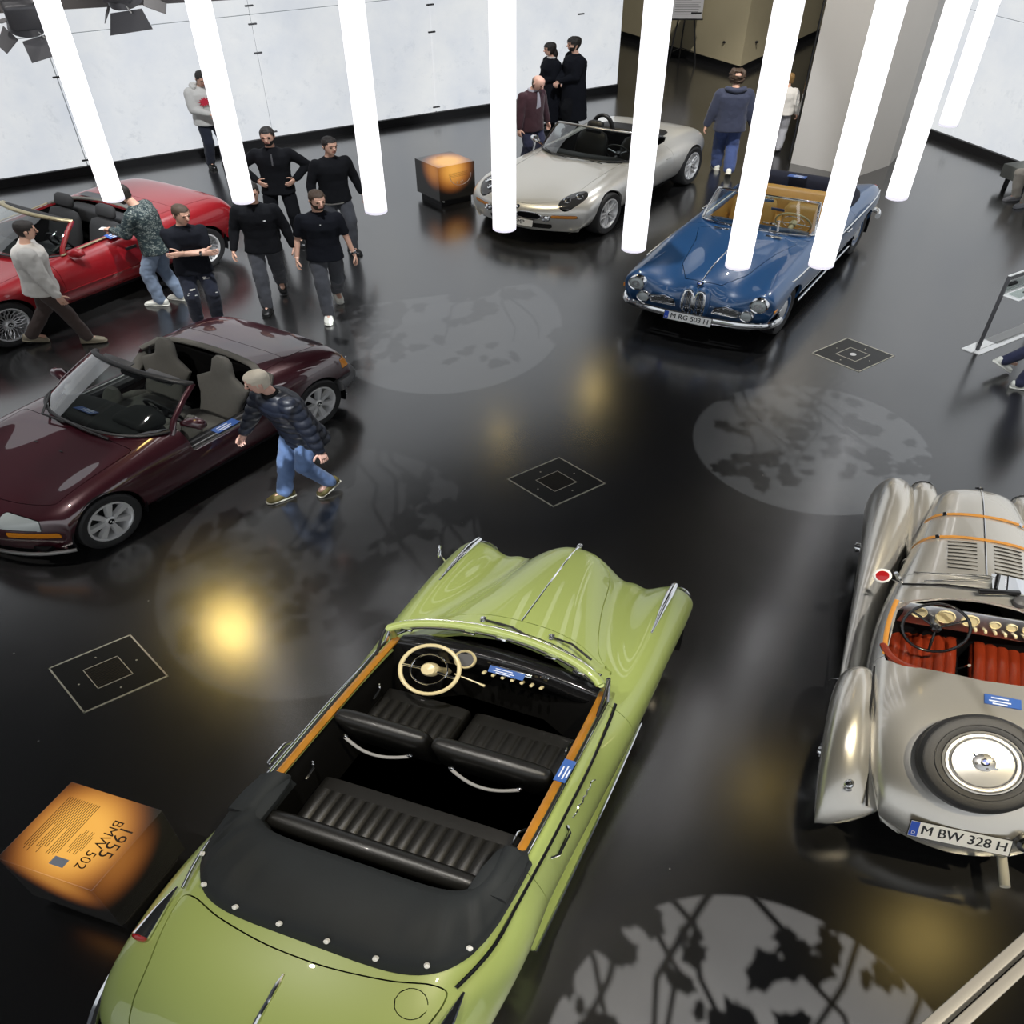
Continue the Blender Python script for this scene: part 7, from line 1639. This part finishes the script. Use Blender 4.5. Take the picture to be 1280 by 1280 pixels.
def person(label, pos, yaw, h=1.75, lean=0, twist=0, feet=((.05, .10), (-.05, -.10)), heel=(0, 0), fyaw=(8, -8), hands=((.06, .30, .80), (.06, -.30, .80)), poles=((-1, .3, 0), (-1, -.3, 0)),
           head=(0, 0), top='c_black', bottom='c_dark_jeans', shoe='shoe_black', hair='hair_dark', hairstyle='short', beard=None, sleeve='long', hem=-.10, skin='skin', hip=(0, 0), belly=0.0,
           coat=None, curl=(.5, .5), seat=None, knees=None, bulk=0.0, extras=(), quilt=False, group='museum visitors', female=False, sole=False, hand_dirs=(None, None), wide_leg=0.0):
    s = h / 1.75; th = Thing('person', label, 'person', (*pos, 0), R_(yaw), group)
    T_scale = lambda p: npv(p) * s
    hipz = .905 if seat is None else seat
    pel = npv((hip[0], hip[1], hipz)); Rt = rotz(twist) @ roty(lean)
    T = lambda p: (pel + Rt @ npv(p))
    shw = .150 if female else .176
    sh = [T((0, .0 + shw, .462)), T((0, -shw, .462))]
    hipj = [pel + npv((0, .088, 0)), pel + npv((0, -.088, 0))]
    ank = []; kn = []
    for i in (0, 1):
        fx, fy = feet[i][:2]; fz = feet[i][2] if len(feet[i]) > 2 else 0
        a = npv((fx, fy, .085 + fz + heel[i])); k, a = ik(hipj[i], a, .425, .425, (1, .12 * (1 if i == 0 else -1), .1) if knees is None else knees[i]); ank.append(a); kn.append(k)
    el = []; wr = []
    for i in (0, 1):
        w = npv(hands[i]); e, w = ik(sh[i], w, .285, .255, poles[i]); el.append(e); wr.append(w)
    # ---- body
    mb = MB()
    w0 = .9 if female else 1.0
    ring_loft(mb, T, [(-.10, .13, .09, 0), (0, .15, .10, 0), (.10, .13, .09 + belly * .6, belly * .4), (.22, .135, .095 + belly * .6, belly * .4), (.35, .155 * w0, .105, 0), (.44, .16 * w0, .095, 0), (.505, .12, .07, 0), (.54, .06, .055, 0)])
    for i in (0, 1):
        limb(mb, [hipj[i], kn[i], ank[i]], [.072, .046, .034]); limb(mb, [sh[i], el[i], wr[i]], [.044, .036, .026], 12)
        limb(mb, [ank[i], ank[i] + rotz(R_(fyaw[i])) @ npv((.12, 0, -.05))], [.034, .028], 10)
    nb = T((0.0, 0, .52)); Rh = rotz(twist + R_(head[0])) @ roty(lean * .45 + R_(head[1]))
    hc = T((.012, 0, .545)) + Rh @ npv((.012, 0, .06)); TH = lambda p: hc + Rh @ npv(p)
    limb(mb, [nb, hc + Rh @ npv((-.01, 0, .03))], [.056, .052], 14)
    bm_, nr_ = remeshed(mb, .016, 3)
    hd = MB(); ring_loft(hd, TH, HEAD, 24, 2.2)
    pillow(hd, [TH((.092, 0, .128)), TH((.100, 0, .105)), TH((.112, 0, .088)), TH((.108, 0, .078)), TH((.095, 0, .074))], Rh @ npv((0, 1, 0)), Rh @ npv((1, 0, 0)), [.007, .010, .016, .015, .008], [.012, .014, .016, .012, .006], 10, 2)
    for q in (1, -1): hd.ell(TH((-.008, q * .076, .105)), (.018, .009, .030), 8, 10, Rh)
    pillow(hd, [TH((.088, y, .137)) for y in (.045, .02, 0, -.02, -.045)], Rh @ npv((1, 0, 0)), Rh @ npv((0, 0, 1)), [.006, .010, .010, .010, .006], [.007] * 5, 8, 2)
    bm_.join(hd)
    for i in (0, 1):
        sg = 1 if i == 0 else -1; d = nrm(wr[i] - el[i]); hv = hand_dirs[i]
        if hv is None: hd_d, hd_n = d, npv((0, -sg, 0)) if abs(d[2]) > .6 else npv((0, 0, -1))
        else: hd_d, hd_n = npv(hv[0]), npv(hv[1])
        make_hand(bm_, wr[i] + d * .01, hd_d, hd_n, (1, 0, .3) if abs(d[2]) > .6 else (0, -sg, .6), curl[i])
    bm_.v = [bm_.V() * s]
    b = part(th, 'body', bm_, skin, sharp=180)
    sub = lambda nm, m_, mt, par=b, lab=None: part(th, nm, (lambda q: (setattr(q, 'v', [q.V() * s]), q)[1])(m_), mt, par, sharp=60, label=lab)
    # face
    for q in (1, -1):
        e = MB(); e.ell(TH((.086, q * .031, .116)), (.009, .013, .0075), 6, 10, Rh); sub('eye', e, 'eye')
        e = MB(); e.tube([TH((.093, q * .014, .137)), TH((.094, q * .032, .142)), TH((.084, q * .050, .136))], .0045, 6); sub('eyebrow', e, hair if hair else 'hair_grey')
    e = MB(); e.tube([TH((.089, .022, .053)), TH((.098, 0, .054)), TH((.089, -.022, .053))], .0055, 6); sub('mouth', e, 'lips')
    # hair
    def cap(mask, grow, name, mt, nz=26, na=40, bump=0):
        zs = [r[0] for r in HEAD]; G = []
        for i in range(nz):
            z = .228 * i / (nz - 1); hw = np.interp(z, zs, [r[1] for r in HEAD]); hd_ = np.interp(z, zs, [r[2] for r in HEAD]); xo = np.interp(z, zs, [r[3] for r in HEAD])
            row = []
            for j in range(na):
                a = 2 * pi * j / na; g = grow + (bump * noise.noise(Vector((cos(a) * 5, sin(a) * 5, z * 40))) if bump else 0)
                nx, ny, nz_ = cos(a), sin(a), max(0, (z - .13) / .1)
                row.append((xo + (hd_ + g) * cos(a), (hw + g) * sin(a), z + g * min(1.3, nz_)))
            G.append(row)
        G = npv(G); m_ = MB(); vs = []; fs = []; idx = {}
        for i in range(nz - 1):
            for j in range(na):
                a = 2 * pi * (j + .5) / na; z = .228 * (i + .5) / (nz - 1)
                if mask(z, math.atan2(sin(a), cos(a))):
                    f = []
                    for (p, q) in ((i, j), (i, (j + 1) % na), (i + 1, (j + 1) % na), (i + 1, j)):
                        if (p, q) not in idx: idx[(p, q)] = len(vs); vs.append(G[p, q])
                        f.append(idx[(p, q)])
                    fs.append(tuple(f))
        if not vs: return None
        top_i = [idx[(nz - 1, j)] for j in range(na) if (nz - 1, j) in idx]
        vs = npv(vs); c = npv((0, 0, .10)); inner = c + (vs - c) * .93; n0 = len(vs); ec = {}
        for f in fs:
            for k in range(4): ec[(f[k - 1], f[k])] = 1
        rim = [(b_, a_, a_ + n0, b_ + n0) for (a_, b_) in ec if (b_, a_) not in ec]
        V = np.concatenate([vs, inner]); V = npv([TH(v) for v in V]); m_.add(V, fs + rim)
        if len(top_i) > 8:
            m_.f.append(tuple(top_i))
        return sub(name, m_, mt)
    if hair:
        if hairstyle == 'short': cap(lambda z, a: z > (.178 if abs(a) < .75 else .158 if abs(a) < 1.1 else .125 if abs(a) < 1.35 else .085 if abs(a) < 1.55 else .118 if abs(a) < 1.9 else .05), .0065, 'hair', hair, bump=.003)
        elif hairstyle == 'full': cap(lambda z, a: z > (.168 if abs(a) < .8 else .13 if abs(a) < 1.2 else .09 if abs(a) < 1.6 else .11 if abs(a) < 1.9 else .03), .016, 'hair', hair, bump=.006)
        elif hairstyle == 'fringe': cap(lambda z, a: abs(a) > 1.75 and .02 < z < .15, .010, 'hair', hair, bump=.003)
        elif hairstyle == 'ring': cap(lambda z, a: z > (.16 if abs(a) < .8 else .10 if abs(a) < 1.6 else .03) and not (abs(a) > 2.65 and .155 < z < .205), .030, 'hair', hair, bump=.028)
        elif hairstyle in ('pony', 'long'):
            hr = cap(lambda z, a: z > (.165 if abs(a) < .8 else .10 if abs(a) < 1.3 else .02), .014, 'hair', hair, bump=.003)
            m_ = MB(); base = TH((-.10, 0, .12)); pts = [base, base + npv((-.06, .02, -.05)), base + npv((-.075, .04, -.18)), base + npv((-.06, .05, -.30)), base + npv((-.05, .04, -.38))]
            if hairstyle == 'pony': limb(m_, pts, [.03, .035, .04, .034, .012], 10); sub('ponytail', m_, hair)
            else: limb(m_, [TH((-.06, 0, .08)), TH((-.07, 0, .0)), TH((-.075, 0, -.08))], [.06, .07, .04], 12); sub('hair_length', m_, hair)
    if beard: cap(lambda z, a: abs(a) < 1.5 and z < (.040 if abs(a) < .4 else .072 if abs(a) < 1.2 else .10), .004, 'beard', beard)
    # ---- clothing
    def wrinkle(m_, nr_, amp, fr, quilt_=False):
        V = m_.V(); out = V.copy()
        for i, (v, n_) in enumerate(zip(V, nr_)):
            p = Vector((v[0] * fr, v[1] * fr, v[2] * fr * .8)); q = amp * noise.noise(p) + amp * .5 * noise.noise(p * 2.3)
            if quilt_: q += .016 * (abs(sin(v[2] * 36 + v[0] * 5)) ** .5 - .6)
            out[i] = v + n_ * q
        m_.v = [out]; return m_
    bk = bulk + (.004 if female else .010)
    m_ = MB()
    low = hem
    rr = [(low, .190 + bk, .146 + bk + belly * .4, belly * .3 + .004), (min(-.02, low * .5), .185 + bk, .140 + bk + belly * .6, belly * .4 + .004), (.10, .165 + bk, .120 + bk + belly, belly * .6), (.22, .168 + bk, .122 + bk + belly * .9, belly * .5), (.35, .188 * w0 + bk, .134 + bk + (.02 if female else 0), .012 if female else .004), (.44, .196 * w0 + bk, .122 + bk, 0), (.495, .158 * w0 + bk * .6, .094 + bk * .5, 0), (.527, .105, .078, .004), (.555, .070, .064, .006)]
    if coat is not None: rr = [(coat, .225 + bk, .17 + bk, 0), (coat * .5, .20 + bk, .15 + bk, 0)] + rr[1:]
    ring_loft(m_, T, rr)
    for i in (0, 1):
        if sleeve == 'long': limb(m_, [sh[i], el[i], wr[i] - nrm(wr[i] - el[i]) * .01], [.068 + bk * .8, .054 + bk * .7, .040 + bk * .4], 14)
        else: limb(m_, [sh[i], sh[i] * .25 + el[i] * .75], [.068, .060], 14)
    m2, nr2 = remeshed(m_, .0135, 3); wrinkle(m2, nr2, .007, 11, quilt)
    tp = sub('top', m2, top)
    m_ = MB(); wl_ = wide_leg
    ring_loft(m_, lambda p: pel + npv(p) if seat is None else pel + npv(p), [(-.12, .158, .108, 0), (-.02, .162, .110, 0), (.06, .150, .105 + belly * .5, belly * .3), (.10, .14, .098 + belly * .5, belly * .3)])
    for i in (0, 1): limb(m_, [hipj[i] + npv((0, 0, -.02)), kn[i], ank[i] + npv((0, 0, .0))], [.094, .082 + wl_, .068 + wl_ * 1.3], 16)
    m2, nr2 = remeshed(m_, .0135, 3); wrinkle(m2, nr2, .009, 12)
    bt = sub('trousers', m2, bottom)
    for i in (0, 1):
        f = rotz(R_(fyaw[i])) @ roty(1.0 * heel[i] * 6); a = ank[i] - npv((0, 0, .085))
        FT = lambda p: ank[i] + f @ (npv(p) - npv((0, 0, .085)))
        m_ = MB(); pillow(m_, [FT((-.085, 0, .05)), FT((-.075, 0, .05)), FT((-.02, 0, .058)), (FT((.05, 0, .048))), FT((.11, 0, .038)), FT((.16, 0, .030)), FT((.178, 0, .026))], f @ npv((0, 1, 0)), f @ npv((0, 0, 1)), [.024, .036, .042, .046, .050, .040, .018], [.035, .046, .052, .042, .032, .024, .012], 16, 2.8); so = sub('shoe', m_, shoe)
        m_ = MB(); pillow(m_, [FT((-.09, 0, .010)), FT((-.08, 0, .010)), FT((.05, 0, .010)), FT((.165, 0, .012)), FT((.186, 0, .014))], f @ npv((0, 1, 0)), f @ npv((0, 0, 1)), [.026, .040, .050, .044, .02], [.012] * 5, 16, 3); part(th, 'sole', (lambda q: (setattr(q, 'v', [q.V() * s]), q)[1])(m_), 'sole' if sole else shoe, so, sharp=60)
    ctx = dict(th=th, sub=sub, T=T, TH=TH, pel=pel, wr=wr, el=el, sh=sh, kn=kn, ank=ank, top=tp, bottom=bt, Rt=Rt, Rh=Rh, hipj=hipj)
    for ex in extras: ex(ctx)
    return ctx
# ---- small extras
def ex_watch(i, m_='chrome'):
    def f(c):
        d = nrm(c['wr'][i] - c['el'][i]); m2 = MB(); m2.tube([c['wr'][i] - d * .035, c['wr'][i] - d * .012], .034, 14); c['sub']('watch', m2, m_)
    return f
def ex_logo(y, z, w, hh, m_='white', x=.137):
    def f(c):
        m2 = MB(); m2.rbox((0, 0, 0), (.008, w, hh), .003, 1); V = m2.V() + npv((x, y, z)); m2.v = [npv([c['T'](v) for v in V])]; c['sub']('chest_logo', m2, m_, c['top'])
    return f
def ex_zip(c):
    m2 = MB(); m2.tube([c['T']((.128, 0, .49)), c['T']((.142, 0, .42)), c['T']((.146, 0, .33))], .010, 8, sq=.5); c['sub']('zip', m2, 'grey_plastic', c['top'])
def ex_hem(c):
    m2 = MB(); ring_loft(m2, c['T'], [(-.125, .181, .131, 0), (-.115, .187, .137, 0), (-.10, .185, .135, 0)]); c['sub']('shirt_hem', m2, 'c_white', c['top'])
def ex_leaf(c):
    pts = []; 
    for k in range(22):
        a = 2 * pi * k / 22; r = .09 if k % 2 == 0 else .05; pts.append((r * cos(a), r * sin(a)))
    m2 = MB(); m2.prism(pts, -.004, .004); fr = frame((.176, -.06, .33), (0, -1, 0), (0, 0, 1)); m2.xf(fr); m2.v = [npv([c['T'](v) for v in m2.V()])]; c['sub']('leaf_print', m2, 'red_print', c['top'])
def ex_hood(m_, fur=None):
    def f(c):
        m2 = MB(); R2 = [c['T'](p) for p in ((.05, .10, .53), (-.03, .13, .56), (-.10, .09, .56), (-.135, 0, .54), (-.10, -.09, .56), (-.03, -.13, .56), (.05, -.10, .53))]; m2.tube(list(curve(R2, 20)), .045, 10); m3, nr = remeshed(m2, .016, 2); c['sub']('hood', m3, m_, c['top'])
    return f
def ex_tear(c):
    rnd = random.Random(4)
    for i in (0, 1):
        for k in range(5):
            t = rnd.uniform(.25, .95); p = c['hipj'][i] * (1 - t) + c['kn'][i] * t; r = .09 - .022 * t
            m2 = MB(); yy = rnd.uniform(-.03, .03); m2.rbox((0, 0, 0), (.012, rnd.uniform(.03, .07), .012), .004, 1); m2.v = [m2.V() + p + npv((r + .006 - yy * yy * 4, yy, 0))]; c['sub']('denim_tear', m2, 'c_white', c['bottom'])
def ex_collar(m_='c_shirt'):
    def f(c):
        m2 = MB(); ring_loft(m2, c['T'], [(.515, .088, .078, .004), (.545, .076, .070, .008), (.572, .070, .066, .01)]); c['sub']('collar', m2, m_, c['top'])
    return f
def ex_shirtfront(m_='c_shirt'):
    def f(c):
        m2 = MB(); G = npv([[c['T']((.128 + .03 * sin(pi * t) + .004 - .25 * y * y, y * (1.25 - t * .9) , .08 + .46 * t)) for y in np.linspace(-.05, .05, 5)] for t in np.linspace(0, 1, 9)]); m2.grid(G, flip=False); m3 = MB(); m3.add(m2.V() + npv((.0, 0, 0)), m2.f + [tuple(reversed(q)) for q in m2.f]); c['sub']('shirt_front', m3, m_, c['top'])
    return f
def hold_phone(c_, i, label, col='phone'):
    c = c_; th = c['th']; w = c['wr'][i]; d = nrm(c['wr'][i] - c['el'][i]); s = 1
    W = th.T[:3, :3] @ ((w + d * .10 + npv((0.01, 0, .012))) * s) + th.T[:3, 3]
    m2 = MB(); m2.rbox((0, 0, 0), (.15, .075, .009), .004, 2)
    single('phone', label, 'phone', m2, col, tuple(W), math.atan2(th.T[1, 0], th.T[0, 0]))

person('man in light grey hoodie with red leaf print standing at the bright wall', (-4.50, 16.50), -55, 1.77, .04, hands=((.30, .05, 1.04), (.30, -.07, 1.05)), poles=((-.6, .8, -1), (-.6, -.8, -1)), head=(0, 25), top='c_hoodie', bottom='c_dark_jeans', bulk=.02, extras=(ex_leaf, ex_hood('c_hoodie')), curl=(.9, .9))
person('bearded man in black zip sweater with both hands on his hips', (-2.92, 13.12), -82, 1.86, feet=((.03, .15), (0, -.15)), hands=((.06, .215, 1.0), (.06, -.215, 1.0)), poles=((-.5, 1, .1), (-.5, -1, .1)), head=(-8, 8), bottom='c_black', beard='hair_dark', extras=(ex_zip,), curl=(.3, .3), hand_dirs=(((.7, -.5, -.2), (0, -1, 0)), ((.7, .5, -.2), (0, 1, 0))))
person('man in black sweater and grey jeans walking behind the polo-shirt man', (-2.20, 12.88), -62, 1.80, .03, feet=((.14, .08), (-.20, -.08)), heel=(0, .05), hands=((.02, .33, .86), (.08, -.31, .86)), head=(10, 6), top='c_black', bottom='c_grey_jeans', extras=(ex_hem,), hair='hair_dark')
person('bearded man in black polo shirt and white trainers striding forward', (-2.06, 10.87), -78, 1.80, .02, feet=((-.30, .07), (.24, -.07)), heel=(.07, 0), hands=((.02, .30, .84), (.05, -.29, .85)), head=(18, 8), top='c_navyblack', bottom='c_grey_jeans', shoe='shoe_white', sleeve='short', beard='hair_brown', hair='hair_brown', extras=(ex_watch(0), ex_logo(0, .42, .012, .012)))
person('man in black sweater with white chest logo, face behind a light tube', (-2.76, 11.10), -82, 1.82, .03, feet=((-.36, .07), (.24, -.07)), heel=(.07, 0), hands=((.02, .31, .85), (.08, -.30, .86)), head=(5, 8), top='c_black', bottom='c_grey_jeans', extras=(ex_logo(.07, .36, .045, .022),))
person('young man in black t-shirt with crossed arms and ripped jeans', (-3.40, 10.52), -66, 1.75, .0, feet=((.03, .10), (0, -.11)), hands=((.20, -.09, 1.16), (.225, .11, 1.13)), poles=((.2, 1, -.6), (.2, -1, -.6)), head=(25, 12), top='c_navyblack', bottom='c_dark_jeans', hair='hair_brown', sleeve='short', extras=(ex_tear, ex_watch(1), ex_logo(.08, .36, .022, .010)), curl=(.35, .35), hand_dirs=(((.25, -.95, .0), (-1, 0, 0)), ((.25, .95, .05), (-1, 0, 0))), bulk=.006)
c7 = person('man in camouflage jacket leaning towards the red convertible with a phone', (-3.98, 11.12), 172, 1.78, .16, feet=((.06, .09), (-.12, -.10)), hands=((.36, .06, 1.10), (.34, -.05, 1.08)), poles=((-.6, .8, -1), (-.6, -.8, -1)), head=(8, 25), top='c_camo', bottom='c_light_jeans', shoe='shoe_white', hair='hair_dark', beard='hair_dark', bulk=.012, hip=(-.05, 0), extras=(), curl=(.8, .8))
hold_phone(c7, 0, 'white phone held by the man in the camouflage jacket', 'white')
person('man in off-white knit sweater and brown trousers walking past the red convertible', (-4.84, 9.98), 18, 1.74, .05, feet=((-.30, .08), (.27, -.08)), heel=(.05, 0), hands=((.02, .29, .86), (.16, -.30, .86)), head=(14, 8), top='c_white', bottom='c_brown', shoe='shoe_beige', hair='hair_dark', bulk=.03, skin='skin')
person('white-haired man in quilted navy jacket and blue jeans bending to the purple car', (-1.80, 6.82), -135, 1.72, .32, feet=((-.20, .10), (.15, -.08)), heel=(.05, 0), hands=((.0, .38, .82), (.26, -.30, .84)), poles=((-1, .5, 0), (-.6, -.7, 0)), head=(-32, 12), top='c_puffer', bottom='c_blue_jeans', shoe='shoe_olive', hair='hair_white', hip=(-.08, 0), quilt=True, bulk=.018, hem=-.20, sole=True, skin='skin_pink', extras=(ex_collar('c_black'),))
person('bald man in dark maroon blazer and grey shirt beside the silver roadster', (.20, 16.42), -48, 1.72, .06, feet=((.05, .10), (-.05, -.1)), hands=((.06, .30, .82), (.08, -.29, .82)), head=(8, 30), top='c_maroon', bottom='c_navytr', hair='hair_grey', hairstyle='fringe', hem=-.16, belly=.02, skin='skin_pink', bulk=.008, extras=(ex_shirtfront(), ex_collar()))
person('dark-haired woman in long black dress standing beside the man in black', (.56, 18.72), 205, 1.66, .0, hands=((.20, .02, .98), (.21, -.03, .97)), poles=((-.6, 1, -.6), (-.6, -1, -.6)), head=(0, 5), top='c_navyblack', bottom='c_navyblack', hair='hair_dark', hairstyle='long', coat=-.72, bulk=.02, female=True, extras=(ex_collar('c_white'),), curl=(.7, .7))
person('bearded man all in black standing close behind the woman in black', (.92, 18.46), 200, 1.82, .0, hands=((.24, .04, 1.0), (.25, -.03, .99)), poles=((-.6, 1, -.6), (-.6, -1, -.6)), head=(0, 3), top='c_navyblack', bottom='c_black', hair='hair_dark', hairstyle='full', beard='hair_dark', coat=-.62, bulk=.024, curl=(.7, .7), wide_leg=.03)
person('man in navy hooded jacket and jeans walking away behind the blue cabriolet', (3.07, 16.20), 88, 1.80, .03, feet=((.20, .07), (-.22, -.06)), heel=(0, .06), hands=((.02, .32, .84), (.02, -.32, .84)), head=(0, 5), top='c_navy', bottom='c_mid_jeans', shoe='shoe_white', hair='hair_brown', hairstyle='ring', bulk=.028, hem=-.14, extras=(ex_hood('c_navy'),), wide_leg=.012)
person('girl in white top with long ponytail walking past the grey column', (4.08, 17.45), 78, 1.42, .02, feet=((.16, .06), (-.18, -.06)), heel=(0, .05), hands=((.02, .27, .84), (.04, -.27, .86)), head=(-20, 5), top='c_white', bottom='c_grey_tr', shoe='shoe_grey', hair='hair_blond', hairstyle='pony', female=True, bulk=.012, hem=-.06)
person('person in dark navy trousers and white trainers walking by the sign stand', (5.24, 9.05), -8, 1.74, .10, feet=((-.34, .14), (-.22, -.20)), heel=(.11, 0), hands=((.10, .30, .86), (.06, -.30, .84)), top='c_navyblack', bottom='c_navytr', shoe='shoe_white', hair='hair_brown', hip=(-.02, 0))
person('person in pale trousers sitting on the grey bench', (7.36, 14.92), -156.5, 1.70, -.05, feet=((.46, .16), (.36, -.12)), hands=((.30, .14, .60), (.30, -.14, .60)), poles=((-.6, .8, -1), (-.6, -.8, -1)), top='c_white', bottom='c_pale', shoe='shoe_grey', hair='hair_grey', seat=.52, knees=((.3, 0.1, 1), (.3, -.1, 1)))
